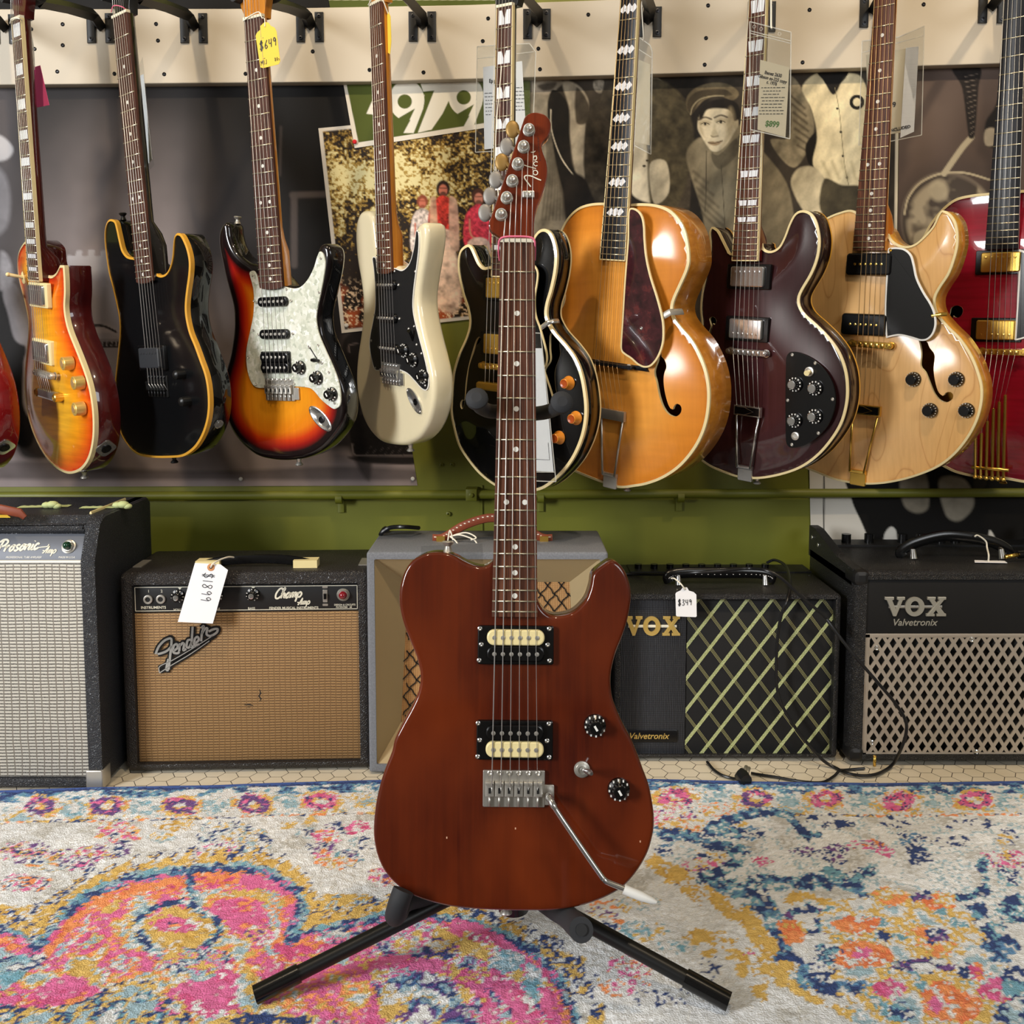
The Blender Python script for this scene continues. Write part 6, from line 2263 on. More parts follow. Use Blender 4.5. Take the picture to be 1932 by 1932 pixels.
    # pale varsity jacket
    S('c4 1210,640 1320,530 1440,530 1540,530 1640,560 1690,700 1690,1250 1640,1370 1560,1380 1400,1320 1290,1200 1320,1000 1280,800', '#cfc4a6', 3, 1, .08, .03, 15)
    S('c4 1330,520 1540,520 1500,590 1440,690 1370,590', '#201b16', 2.5)
    p.line('c4 1350,530 1380,600 1440,650', 2, '#2a241c', 1)
    p.line('c4 1545,530 1520,570 1450,640', 2, '#2a241c', 1)
    p.line('c4 1450,640 1480,800 1500,1000 1520,1200 1550,1350', 1.4, '#8f866d', 1)
    for q_ in ('c4 1468,792', 'c4 1493,962', 'c4 1508,1137', 'c4 1538,1294', 'c4 1460,632'):
        p.ell(q_, 2.3, 2.3, '#3a3226', 0, 1)
    p.ell('c4 1610,745', 14, 14, '#231e18', 0, 1.2)
    p.ell('c4 1610,745', 7.5, 8, '#cfc4a6', 0, 1.2)
    for k in range(4):
        p.line('c4 %d,1180 %d,1300' % (1360 + k * 70, 1420 + k * 60), 5, '#a89d80', 6, .6)
    S('c4 1180,1230 1300,1220 1380,1330 1360,1560 1240,1560 1130,1350', '#bdb39a', 4, 1, .1)
    S('c4 1370,1310 1500,1350 1650,1370 1650,1560 1360,1560', '#57503f', 4, 1, .3)
    p.C *= (.62 + .76 * fbm(X + Y * .5, Y * .45 - X * .2, .055, 50, 3))[..., None]
    p.C[:] = np.clip(np.clip(p.C, 0, 1) ** 1.3 * 1.25, 0, .8)
    p.C *= (.93 + .14 * fbm(X, Y, .35, 40, 2))[..., None]
    p.put(np.clip(6 - (1 - p.s) * 740, 0, 1), '#d9d0ba')


poster('band_poster', 'black and white poster of young people in jackets, one in a cap', 'poster', [(985, 120), (1697, 95), (1690, 640), (985, 640)], .0016, .0019, paint_bw, seed=4)


def paint_drum(p):
    X, Y = p.X, p.Y
    p.C[:] = lin('#5b4c44')
    p.C *= (.7 + .6 * fbm(X, Y, .012, 3))[..., None]
    p.poly('px 1697,330 1760,260 1800,200 1697,150', '#6a5a51', 60, .7)
    p.poly('px 1690,500 1700,350 1820,300 1932,340 1932,520', '#4c403a', 30, .8)
    p.ell('c5 1400,1640', 92, 104, '#6d6155', -30, 3)
    p.ell('c5 1395,1650', 88, 99, '#473e37', -30, 6)
    X2 = (p.X - 1795) ** 2 + (p.Y - 420) ** 2
    p.put(np.clip((fbm(X, Y, .03, 9, 3) - .42) * 5, 0, 1) * np.clip((7800 - X2) / 1500, 0, 1), '#a2957d')
    p.ell('c5 1310,1390', 18, 20, '#b0a388', 0, 8, .8)
    p.line('c5 1060,1560 1090,1440 1180,1330 1330,1265 1500,1260 1680,1310', 4, '#b5a88c', 1.5)
    p.line('c5 1550,1000 1480,1080 1350,1265', 11, '#b3a78d', 2)
    p.poly('c5 1410,495 1610,490 1600,640 1570,1000 1530,1000 1480,640', '#1e1815', 3, 1, .5, .1)
    for k in range(12):
        p.line('c5 %d,%d %d,%d' % (1500 + k * 4, 560 + k * 38, 1590 - k * 2, 540 + k * 38), 1.4, '#7d7064', 1.2, .7)
    p.poly('c5 1650,900 1720,780 1800,600 1800,1050 1660,1060', '#1a1512', 4, 1, .3)
    p.poly('c5 1650,950 1720,940 1720,1050 1650,1055', '#b9ab93', 3, .9, .3)
    p.poly('c5 1140,1700 1250,1670 1200,1800 1130,1790', '#a99d84', 4, .9)


poster('drummer_poster', 'brown toned photograph with a drum and stick at the far right', 'poster', [(1698, 92), (2150, 76), (2150, 640), (1691, 640)], .0016, .0026, paint_drum, seed=5)


def paint_white(p):
    p.C[:] = lin('#d2cec4')
    p.C *= (.97 + .06 * fbm(p.X, p.Y, .02, 3))[..., None]
    p.line('px 1553,700 1556,1200', 2.6, '#16130f', 1, curve=False)
    p.poly('px 1600,880 1932,880 1990,1000 1932,1100 1890,1038 1868,1000 1862,1032 1842,1055 1760,1050 1700,1030 1690,1000 1680,994 1668,1010 1664,1046 1648,1036 1625,985 1606,940', '#0f0d0b', 3)
    p.poly('px 1700,900 1745,892 1752,955 1730,968 1705,952', '#8a8272', 6, .9, .3, .05)
    p.poly('px 1772,905 1820,905 1838,950 1812,982 1785,972', '#9a9282', 6, .9, .3, .05)
    p.poly('px 1840,890 1860,905 1852,930 1838,925', '#3a352c', 5, .8)


poster('white_poster', 'white poster with a large black shape behind the right amplifier', 'poster', [(1523, 700), (2150, 695), (2150, 1200), (1534, 1200)], .0030, .0026, paint_white, seed=6)


# drawing pins
def pin(x, y, m_, label, h=.006):
    a = WALL.L(x, y, h)
    b = MB().lathe(a[0], a[1], [(.0028, h - .004), (.0030, h), (.0046, h + .0025), (.0046, h + .0035), (.003, h + .005)], 14)
    o = obj('push_pin', b, MATS[m_])
    o.matrix_world = WALL.mat()
    tag(o, label, 'pin', 'drawing pins in the posters')


pin(669.5, 268, 'red_pin', 'red drawing pin at the corner of the green 1979 poster')
pin(654, 614, 'white_pin', 'white drawing pin at lower left corner of the tilted colour photograph', .004)
pin(455, 903.5, 'white_pin', 'white drawing pin near the bottom edge of the dark poster, left of two', .002)
pin(779, 903, 'white_pin', 'white drawing pin at lower right corner of the large dark poster', .002)
# ================================================================ lettering
def text3(frame_mb, par, s, c, height, m, h, shear=0.0, bold=0.0, wide=1.0, rot=0.0, extr=.0004, name='lettering', align='CENTER', base=None, spacing=1.0):
    cu = bpy.data.curves.new('t', 'FONT')
    cu.body = s
    cu.align_x = align
    cu.align_y = 'CENTER'
    cu.size = height / .69
    cu.shear = shear
    cu.offset = bold * height
    cu.extrude = extr
    cu.resolution_u = 3
    cu.space_character = spacing
    o = bpy.data.objects.new('t', cu)
    COL.objects.link(o)
    me = bpy.data.meshes.new_from_object(o.evaluated_get(bpy.context.evaluated_depsgraph_get()))
    bpy.data.objects.remove(o)
    me.materials.clear()
    me.materials.append(MATS[m])
    ob = bpy.data.objects.new(name, me)
    me.name = name
    COL.objects.link(ob)
    ob.parent = par
    M = Matrix.Translation((c[0], c[1], h)) @ Matrix.Rotation(rot, 4, 'Z') @ Matrix.Diagonal((wide, 1, 1, 1))
    ob.matrix_basis = (base @ M) if base is not None else M
    return ob


GLY = {
    'C': (.62, [[(.60, .82), (.48, 1.0), (.25, .92), (.08, .5), (.16, .08), (.40, .0), (.64, .2)]]),
    'h': (.46, [[(.02, .4), (.2, .9), (.14, 1.02), (.07, .8), (.07, 0)], [(.07, .3), (.22, .5), (.34, .42), (.34, .08), (.46, .06)]]),
    'a': (.48, [[(.38, .42), (.22, .52), (.06, .28), (.16, .0), (.36, .2), (.39, .5)], [(.39, .5), (.37, .08), (.50, .06)]]),
    'm': (.66, [[(.04, .5), (.06, 0)], [(.06, .3), (.18, .5), (.28, .44), (.28, .0)], [(.28, .3), (.42, .5), (.52, .44), (.52, .08), (.66, .06)]]),
    'p': (.48, [[(.06, .5), (.04, -.42)], [(.06, .32), (.24, .52), (.42, .3), (.30, .02), (.08, .08)]]),
    'A': (.62, [[(-.05, .05), (.1, .05), (.42, 1.0), (.46, 0.0)], [(-.18, .42), (.0, .34), (.52, .36)]]),
    'P': (.62, [[(.14, 0), (.20, 1.0)], [(-.08, .84), (.10, 1.02), (.42, 1.02), (.62, .8), (.46, .52), (.17, .48)]]),
    'r': (.36, [[(.04, .5), (.06, .0)], [(.06, .28), (.18, .5), (.32, .46)]]),
    'o': (.46, [[(.22, .5), (.06, .26), (.2, .0), (.38, .24), (.22, .5), (.44, .46)]]),
    's': (.38, [[(.34, .44), (.2, .52), (.08, .4), (.2, .27), (.33, .13), (.18, .0), (.02, .1)]]),
    'n': (.48, [[(.04, .5), (.06, 0)], [(.06, .3), (.2, .5), (.34, .44), (.34, .08), (.48, .06)]]),
    'i': (.22, [[(.08, .5), (.08, .06), (.22, .06)], [(.09, .72), (.10, .76)]]),
    'c': (.42, [[(.36, .42), (.2, .52), (.06, .26), (.18, .0), (.42, .14)]]),
}
DIG = {
    '$': (.6, [[(.5, .8), (.3, .95), (.1, .75), (.5, .3), (.3, .02), (.05, .2)], [(.22, 1.15), (.22, -.15)], [(.36, 1.15), (.36, -.15)]]),
    '1': (.3, [[(.15, 1.0), (.14, 0)]]),
    '8': (.55, [[(.45, .85), (.25, 1.0), (.1, .8), (.4, .3), (.25, 0), (.08, .2), (.4, .7), (.45, .85)]]),
    '9': (.5, [[(.42, .75), (.25, 1.0), (.08, .75), (.25, .55), (.42, .8), (.38, 0)]]),
    '6': (.5, [[(.4, 1.0), (.1, .4), (.2, 0), (.42, .2), (.25, .45), (.1, .3)]]),
    '4': (.5, [[(.1, 1.0), (.08, .5), (.42, .5)], [(.4, 1.0), (.38, 0)]]),
    '3': (.5, [[(.08, .9), (.3, 1.0), (.4, .8), (.2, .55), (.42, .3), (.3, 0), (.05, .1)]]),
    'M': (.6, [[(.05, 0), (.08, 1.0), (.28, .4), (.5, 1.0), (.55, 0)]]),
    'I': (.3, [[(.15, 1.0), (.13, 0)]]),
    'J': (.5, [[(.35, 1.0), (.32, .2), (.2, 0), (.05, .2)]]),
    '0': (.5, [[(.25, 1.0), (.08, .5), (.22, 0), (.42, .5), (.25, 1.0)]]),
    's': GLY['s'],
}


def script(par, s, c0, hgt, m, h, w=.09, slant=.35, rot=0.0, G_=GLY, name='script_lettering', base=None, space=0.0, trans=None):
    """handwritten strokes starting at c0 (left end of the base line)"""
    b = MB()
    x = 0
    ca, sa = cos(rot), sin(rot)
    for ch in s:
        if ch == ' ':
            x += .35
            continue
        wd, st = G_[ch]
        for pth in st:
            A = cat([(px_ + x + slant * py_, py_) for px_, py_ in pth], False, 6) if len(pth) > 2 else np.array([(px_ + x + slant * py_, py_) for px_, py_ in pth])
            A = A * hgt
            A = np.column_stack([c0[0] + A[:, 0] * ca - A[:, 1] * sa, c0[1] + A[:, 0] * sa + A[:, 1] * ca])
            b.ribbon(A, w * hgt, h - .0003, h + .0004)
        x += wd + space
    ob = obj(name, b, MATS[m], par)
    if base is not None:
        ob.matrix_basis = base
    return ob


def traced(par, frame, paths, w, m, h, hw=None, name='script_lettering', base=None, closed=False):
    b = MB()
    for st in paths:
        L_ = [frame.L(x, y, h if hw is None else hw) for x, y, _ in P(st)]
        A = cat(L_, False, 6) if len(L_) > 2 else np.array(L_)
        b.ribbon(A, w, h - .0004, h + .0005)
    ob = obj(name, b, MATS[m], par)
    if base is not None:
        ob.matrix_basis = base
    return ob


# ================================================================ amplifiers
def weave(name, dx, dy, light, mid, dark, dash=.45, jit=.5):
    """woven speaker cloth: short dark dashes between light threads"""
    m, t = nmat(name, mid, .7)
    s = t.sep()
    nz = t.noise(t.xyz(), 18, 2)
    fx = t.math('FRACT', t.math('DIVIDE', t.math('ADD', s.outputs[0], t.math('MULTIPLY', nz.outputs[0], dx * jit).outputs[0]).outputs[0], dx).outputs[0])
    fy = t.math('FRACT', t.math('DIVIDE', t.math('ADD', s.outputs[1], t.math('MULTIPLY', nz.outputs[0], dy * jit).outputs[0]).outputs[0], dy).outputs[0])
    a = t.math('LESS_THAN', fy.outputs[0], dash)
    b_ = t.math('GREATER_THAN', fx.outputs[0], .16)
    d = t.math('MULTIPLY', a.outputs[0], b_.outputs[0])
    n2 = t.noise(t.xyz((700, 900, 1)), 1.0, 2)
    d2 = t.math('MULTIPLY', d.outputs[0], t.ramp(n2.outputs[0], [(.3, (.35, .35, .35)), (.6, (1, 1, 1))]).outputs[0])
    c = t.mix(t.math('MULTIPLY', b_.outputs[0], 1.0).outputs[0], lin(mid), lin(light))
    c = t.mix(d2.outputs[0], c, lin(dark))
    t.base(c)
    t.bump(t.math('SUBTRACT', 1.0, d.outputs[0]).outputs[0], .6, .0012)
    return m


weave('cloth_silver', .0134, .0060, '#c9c5ba', '#7d766c', '#2e2a27', .45)
weave('cloth_wheat', .0103, .0051, '#a27f52', '#7a5c38', '#4a331c', .45)

m, t = nmat('cloth_wicker', '#c99b62', .8)
s_ = t.sep()
fx = t.math('FRACT', t.math('DIVIDE', s_.outputs[0], .0034).outputs[0])
fy = t.math('FRACT', t.math('DIVIDE', s_.outputs[1], .0022).outputs[0])
q_ = t.math('MULTIPLY', t.math('GREATER_THAN', fx.outputs[0], .3).outputs[0], t.math('GREATER_THAN', fy.outputs[0], .3).outputs[0])
nz = t.noise(t.xyz(), 500, 2)
t.base(t.mix(q_.outputs[0], lin('#8d6236'), t.mix(nz.outputs[0], lin('#c08c52'), lin('#e0b67e'))))

m, t = nmat('cloth_black', '#0c0c0d', .85)
m, t = nmat('vox_rib', '#1b1c1f', .5)
s_ = t.sep()
nz = t.noise(t.xyz((90, 16, 1)), 1.0, 3)
wv = t.math('FRACT', t.math('DIVIDE', t.math('ADD', s_.outputs[0], t.math('MULTIPLY', nz.outputs[0], .005).outputs[0]).outputs[0], .0030).outputs[0])
wy = t.math('FRACT', t.math('DIVIDE', s_.outputs[1], .0036).outputs[0])
rr_ = t.math('MULTIPLY', t.math('PINGPONG', wv.outputs[0], .5).outputs[0], t.math('GREATER_THAN', wy.outputs[0], .25).outputs[0])
t.bump(rr_.outputs[0], .8, .002)
t.base(t.mix(t.math('MULTIPLY', rr_.outputs[0], 1.6).outputs[0], lin('#0c0d10'), lin('#4a4d55')))


class Amp(Fr):
    def __init__(s, bottom, yaw):
        x, y = Q(bottom)
        s.o = at_z(x, y, 0.0)
        s._axes(yaw, 0)

    def sub(s, f):
        return s.mat().inverted() @ f.mat()


def cabinet(A, root, x0, x1, y0, y1, d, bord, rec, m, r=.010, inner=None, name='cabinet'):
    """open-fronted box with rounded edges; bord = left, right, top, bottom widths of the front rim"""
    l, rr, t_, b_ = bord
    N = 5
    out = rrect(x1 - x0, y1 - y0, r, (x0 + x1) / 2, (y0 + y1) / 2, N)
    opn = rrect(x1 - x0 - l - rr, y1 - y0 - t_ - b_, .003, (x0 + l + x1 - rr) / 2, (y0 + b_ + y1 - t_) / 2, N)
    b = MB()
    Ao = ccw(out)
    lv = [(Ao if k == 0 else inset(Ao, k), h) for k, h in ((r * .6, -d), (0, -d + r * .6), (0, -r), (r * .13, -r * .5), (r * .35, -r * .2), (r, 0))]
    rg = [[b.raw((x, y, h)) for x, y in q] for q, h in lv]
    Oo = ccw(opn)
    rg.append([b.raw((x, y, 0)) for x, y in Oo])
    rg.append([b.raw((x, y, -rec)) for x, y in Oo])
    for p0, p1 in zip(rg[:-1], rg[1:]):
        b.ring(p0, p1)
    b.face(rg[-1])
    b.face(rg[0][::-1])
    return obj(name, b, MATS[m], root, 50)


def panel(root, x0, x1, y0, y1, h0, h1, m, name, bev=.0006, r=0.0):
    return obj(name, MB().rect(x1 - x0, y1 - y0, h0, h1, bev, r, (x0 + x1) / 2, (y0 + y1) / 2), MATS[m], root)


def amp_knob(par, c, h, k=1.0):
    b = MB().lathe(c[0], c[1], [(.0125 * k, h), (.0122 * k, h + .003), (.0085 * k, h + .005), (.0080 * k, h + .013), (.007 * k, h + .014)], 24)
    o = obj('knob', b, MATS['black_plastic'], par)
    obj('knob_cap', MB().lathe(c[0], c[1], [(.0052 * k, h + .0135), (.0050 * k, h + .0152), (.003 * k, h + .0155)], 18), MATS['chrome'], o)
    nb = MB()
    for i in range(10):
        a = 2 * pi * i / 11 - 1.2
        nb.T((c[0] + .0104 * k * cos(a), c[1] + .0104 * k * sin(a)), (cos(a - pi / 2), sin(a - pi / 2)), (cos(a), sin(a))).rect(.0013, .0022, h + .003, h + .0046)
    obj('number_ring', nb, MATS['white_paint'], o)
    return o


def jewel(par, c, h, m, k=1.0):
    b = MB().lathe(c[0], c[1], [(.0098 * k, h - .001), (.0098 * k, h + .002), (.0082 * k, h + .004), (.0075 * k, h + .006)], 22)
    o = obj('pilot_light', b, MATS['nickel'], par)
    obj('jewel', MB().ball((c[0], c[1], h + .005), .0066 * k, 1, 1, 1.1), MATS[m], o)


def foot(par, x, y, z_):
    pass


# ---- charcoal amplifier on the left, tilted upper front
A = PS = Amp('px 185,1491', 0)
R0 = thing('guitar_amplifier', 'tall charcoal amplifier with silver grille and green pilot light, far left', 'amplifier', A, 'amplifiers on the floor')
yg = A.L(153, 1060)[1]
yt = A.L(168, 988)[1] + .006
xr = A.L(171, 1060)[0] + .006
xg = A.L(153.5, 1100)[0]
xl, D = xr - .62, .262
sl = .030
prof = lambda o_: [(0.004, -D), (0.004, -o_), (yg, -o_), (yt - .012, -sl - o_ + .003), (yt - .003, -sl - .010 - o_ * .5), (yt, -sl - .022), (yt, -D + .012), (yt - .010, -D)]


def extrude_x(xa, xb, pr_, bev=0):
    b = MB()
    n = len(pr_)
    r = []
    for x, k in ([(xa, 1)] + [(xb, 1)]):
        r.append([b.raw((x, y, h)) for y, h in pr_])
    b.ring(r[0], r[1])
    b.face(r[0][::-1])
    b.face(r[1])
    return b


obj('cabinet', extrude_x(xl, xr - .004, prof(.014)), MATS['tolex_charcoal'], R0, 30)
wch = xr - xg
for xa, xb in ((xg, xr), (xl, xl + wch)):
    b = MB()
    pr_ = prof(0.0)
    C_ = np.mean(pr_, 0)
    r = []
    for x, s_ in ((xa, 1), (xb - .008, 1), (xb - .0025, .994), (xb, .982)):
        r.append([b.raw((x, C_[0] + (y - C_[0]) * s_, C_[1] + (h - C_[1]) * s_)) for y, h in pr_])
    for p0, p1 in zip(r[:-1], r[1:]):
        b.ring(p0, p1)
    b.face(r[0][::-1])
    b.face(r[-1])
    obj('side_panel', b, MATS['tolex_charcoal'], R0, 30)
# top rail, bottom rail
fp = Fr(160, 1010, 1)
# the tilted panel plane
P0 = A.W(0, yg, -.012)
fp.o = P0
th = atan2(sl, yt - .012 - yg)
fp._axes(0, -math.degrees(th))
B_ = A.sub(fp)
ptop = fp.L(150, 1007)[1]
plen = fp.L(160, 988)[1]
b = MB().rect(xg - xl - wch, plen - ptop - .002, -.010, .013, .006, .004, (xg + xl + wch) / 2, (plen + ptop) / 2)
o = obj('top_rail', b, MATS['tolex_charcoal'], R0)
o.matrix_basis = B_
b = MB().rect(xg - xl - wch, ptop - .001, -.004, .0015, .0004, 0, (xg + xl + wch) / 2, ptop / 2)
pn = obj('control_panel', b, mat('panel_grey', '#595d66', .45, .2), R0)
pn.matrix_basis = B_
yb = A.L(160, 1470)[1]
panel(R0, xl + wch, xg, .004, yb, -.02, 0, 'tolex_charcoal', 'bottom_rail', .004, .004)
panel(R0, xl + wch, xg, yb + .001, yg, -.02, -.006, 'cloth_silver', 'grille_cloth', .002)
panel(R0, xl + wch, xg, yg - .0035, yg + .0005, -.02, -.0045, 'white_plastic', 'piping', .001)
# lettering on the tilted panel
for nm_, h_, c_, w_ in (('Prosonic', .0205, 'd3 -30,548', .17), ('Amp', .0125, 'd3 310,556', .15)):
    x, y = Q(c_)
    script(R0, nm_, fp.L(x, y, .0015), h_, 'cream_paint', .002, w_, .42, radians(4 if nm_ == 'Prosonic' else 0), base=B_, space=.02)
o = traced(R0, fp, ['d3 230,533 260,520 300,512 345,506 358,490'], .0016, 'cream_paint', .002, .002, 'flourish', B_)
for s_, c_, ww in (('PROFESSIONAL TUBE AMPLIFIER', 'd3 172,586', .0033), ('MADE IN U.S.A.', 'd3 487,586', .0033)):
    x, y = Q(c_)
    text3(None, R0, s_, fp.L(x, y, .0015), ww, 'white_paint', .0016, .3, .0, .92, base=B_)
x, y = Q('d3 498,505')
c = fp.L(x, y, .004)
n0 = len(COL.objects)
jb = MB().lathe(c[0], c[1], [(.0125, .001), (.0125, .003), (.010, .004), (.0092, .007)], 22)
o = obj('pilot_light', jb, MATS['nickel'], R0)
o.matrix_basis = B_
o2 = obj('jewel', MB().ball((c[0], c[1], .0075), .0078, 1, 1, 1.35), MATS['green_jewel'], o)
# chrome corner
b = MB()
q = A.L(178, 1478)
b.rect(.030, .034, -.028, .0022, .002, .003, xr - .0135, .020)
b.rect(.0025, .034, -.030, .0, .0005, 0, xr + .0006, .020)
obj('corner_guard', b, MATS['nickel'], R0)
# top: strip, handle end, green tape with lumps
a = A.W(0, 0, 0)
b = MB().tube([(xr - .030, yt + .001, -sl - .03), (xr - .030, yt + .001, -D + .05)], .004, 8, .5)
obj('top_strip', b, MATS['cream_plastic'], R0)


def on_top(A, x, y, z):
    """photo point on a horizontal plane at height z, in the frame of A"""
    return A.loc(at_z(x, y, z))


q = on_top(A, 38, 966, yt + .012)
b = MB().tube([(q[0] - .30, q[1] - .006, q[2]), (q[0] - .04, q[1] + .006, q[2]), (q[0], q[1] - .002, q[2]), (q[0] + .008, q[1] - .010, q[2])], [.009, .009, .008, .005], 10, .5)
obj('handle', b, MATS['brown_leather'], R0)
o = bpy.data.objects.new('tmp', None)
tapes = [('px 35,957 132,955', 'px 95,950', 'left strip'), ('px 152,958 246,957', 'px 228,950', 'right strip')]
mt_ = mat('green_tape', '#b9c48a', .7)
for k_, (sp, lump, nm_) in enumerate(tapes):
    (x0_, y0_, _), (x1_, y1_, _) = P(sp)
    a, e = on_top(A, x0_, y0_, yt + .001), on_top(A, x1_, y1_, yt + .001)
    b = MB()
    n_ = 14
    up_, dn_ = [], []
    for i in range(n_ + 1):
        q = a + (e - a) * i / n_
        up_.append(b.raw((q[0], yt + .0022 + .0008 * (i % 2), q[2] - .008)))
        dn_.append(b.raw((q[0], yt + .0012, q[2] + .008)))
    for i in range(n_):
        b.face((up_[i], up_[i + 1], dn_[i + 1], dn_[i]))
    lx, ly = Q(lump)
    q = on_top(A, lx, ly, yt + .009)
    for dx_, dy_, r_ in ((-.006, 0, .008), (.004, .001, .009), (.012, -.002, .007)):
        b.ball((q[0] + dx_, yt + .006 + dy_, q[2]), r_, 1.3, .8, 1, 10, 6)
    o = obj('masking_tape', b, mt_)
    o.matrix_world = A.mat()
    tag(o, 'crumpled pale green tape on top of the charcoal amplifier, ' + nm_, 'tape', 'tape on the charcoal amplifier')
q = on_top(A, 8, 978, yt + .003)
b = MB().prism([(q[0] - .10, -q[2] - .02), (q[0] + .016, -q[2] - .010), (q[0] + .0, -q[2] + .010), (q[0] - .10, -q[2] + .016)], 0, .0008)
b.v = [(x, yt + .006 + h + (q[0] + .02 - x) * .02, -y) for x, y, h in b.v]
o = obj('price_tag', b, MATS['yellow_paper'])
o.matrix_world = A.mat()
tag(o, 'yellow paper tag lying on top of the charcoal amplifier at left edge', 'tag', 'price tags')

# ---- black amplifier with wheat cloth
A = CH = Amp('px 478,1458', -2.2)
R0 = thing('guitar_amplifier', 'small black amplifier with wheat coloured cloth and red pilot light', 'amplifier', A, 'amplifiers on the floor')
S_ = lambda st, h=0.0: A.L(*Q(st), h)
xl, xr = S_('d4 -80,1000')[0], S_('d4 1738,1000')[0]
yt = S_('d4 1650,300')[1]
D = .19
rec = .010
gl, gt = S_('d4 12,600', -rec), S_('d4 12,402', -rec)
gr, gb = S_('d4 1652,580', -rec), S_('d4 900,1680', -rec)
cabinet(A, R0, xl, xr, .004, yt, D, (gl[0] - xl, xr - gr[0], yt - S_('d4 800,395', 0)[1], gb[1] - .004), rec + .006, 'tolex_brown_black', .012)
yp = S_('d4 900,592', -rec)[1]
ypt = S_('d4 900,398', -rec)[1]
panel(R0, gl[0], gr[0], gb[1], yp - .001, -rec - .004, -rec, 'cloth_wheat', 'grille_cloth', .002)
pn = panel(R0, gl[0], gr[0], yp, ypt, -rec - .005, -rec + .001, 'satin_black', 'control_panel')
hh = -rec + .001
b = MB()
x0_, x1_, y0_, y1_ = gl[0] + .003, gr[0] - .003, yp + .003, ypt - .003
b.ribbon([(x0_, y0_), (x1_, y0_)], .0011, hh, hh + .0003)
b.ribbon([(x0_, y1_), (x1_, y1_)], .0011, hh, hh + .0003)
b.ribbon([(x0_, y0_), (x0_, y1_)], .0011, hh, hh + .0003)
b.ribbon([(x1_, y0_), (x1_, y1_)], .0011, hh, hh + .0003)
for st in ('d4 345,415', 'd4 880,408'):
    q = S_(st, hh)
    b.prism([(q[0] - .004, y1_), (q[0] + .004, y1_), (q[0], y1_ - .005)], hh, hh + .0003)
obj('panel_line', b, MATS['cream_paint'], pn)
for st in ('d4 115,505', 'd4 208,503'):
    q = S_(st, hh)
    o = obj('input_jack', MB().lathe(q[0], q[1], [(.0082, hh), (.0082, hh + .003), (.006, hh + .0036), (.0048, hh + .0034), (.0045, hh + .001)], 18), MATS['nickel'], pn)
    obj('jack_hole', MB().lathe(q[0], q[1], [(.0044, hh + .001), (.0044, hh + .0016)], 14), MATS['satin_black'], o)
for st in ('d4 322,490', 'd4 605,482', 'd4 870,478'):
    amp_knob(pn, S_(st, hh + .008), hh)
for s_, st, ht in (('INSTRUMENTS', 'd4 153,566', .0048), ('1', 'd4 118,447', .005), ('2', 'd4 213,446', .005), ('VOLUME', 'd4 345,582', .004), ('TREBLE', 'd4 600,576', .004), ('BASS', 'd4 868,572', .0042), ('FENDER MUSICAL INSTRUMENTS', 'd4 1176,568', .0042), ('DESIGN & CIRCUITS', 'd4 1548,545', .0030), ('PATENTED   65', 'd4 1542,562', .0030)):
    text3(None, pn, s_, S_(st, hh), ht, 'cream_paint', hh + .0002, 0, .012, 1.0)
o = script(pn, 'Champ', S_('d4 1030,500', hh), .0185, 'cream_paint', hh + .0003, .17, .42, radians(3), space=.0)
o = script(pn, 'Amp', S_('d4 1205,545', hh), .0120, 'cream_paint', hh + .0003, .17, .4, radians(3), space=.02)
q = S_('d4 1405,480', hh)
sw = obj('power_switch', MB().rect(.0085, .0235, hh, hh + .0015, .0005, .001, q[0], q[1]).rect(.010, .004, hh, hh + .0012, 0, .0015, q[0], q[1] + .0165).rect(.010, .004, hh, hh + .0012, 0, .0015, q[0], q[1] - .0165), MATS['nickel'], pn)
obj('switch_lever', MB().rect(.0045, .010, hh + .001, hh + .006, .0006, 0, q[0], q[1]), MATS['black_plastic'], sw)
jewel(pn, S_('d4 1534,475', hh + .005), hh, 'red_jewel', 1.22)
# script badge
lw = .0042
fd = ['d4 168,905 190,852 230,808 272,790 284,800 281,850 273,930 262,1018', 'd4 182,905 205,900 238,888 262,872 285,845', 'd4 262,1018 250,1022 248,1000 262,940',
      'd4 300,882 328,858 322,832 300,846 298,892 330,898 340,886', 'd4 346,826 340,884', 'd4 342,850 366,824 376,836 370,876 392,866', 'd4 424,800 402,806 394,850 412,856 430,812 438,706', 'd4 430,812 426,852 444,846',
      'd4 456,828 482,802 474,778 454,796 452,842 486,832', 'd4 500,716 520,700 506,752 500,812', 'd4 503,760 528,720 545,718 540,760 570,772 612,748 620,722 590,724 555,740']
bs = MB()
for st in fd:
    A_ = cat([A.L(x, y, -.006) for x, y, _ in P(st)], False, 6)
    bs.ribbon(A_, lw * 2.5, -rec, -.0075)
for st in ('d4 190,1010 285,960 430,870 600,770', 'd4 200,1035 300,975 440,890 560,800'):
    bs.ribbon([A.L(x, y, -.006) for x, y, _ in P(st)], .009, -rec, -.0076)
bd = obj('badge', bs, MATS['black_plastic'], R0)
traced(bd, A, fd, lw, 'chrome', -.0066, -.006, 'script_lettering')
traced(bd, A, ['d4 197,1042 198,995 290,950 440,862 590,768', 'd4 197,1042 285,985 420,905 560,808'], .0016, 'chrome', -.0066, -.006, 'underline')
# tear in the cloth
b = MB()
for st in ('d4 925,1160 935,1190 920,1210 938,1230 925,1250', 'd4 815,1275 850,1272 880,1280', 'd4 835,1290 860,1292'):
    b.ribbon([A.L(x, y, -rec) for x, y, _ in P(st)], [.0008] + [.0024] * (len(P(st)) - 2) + [.0008], -rec, -rec + .0004)
obj('cloth_tear', b, MATS['satin_black'], R0)
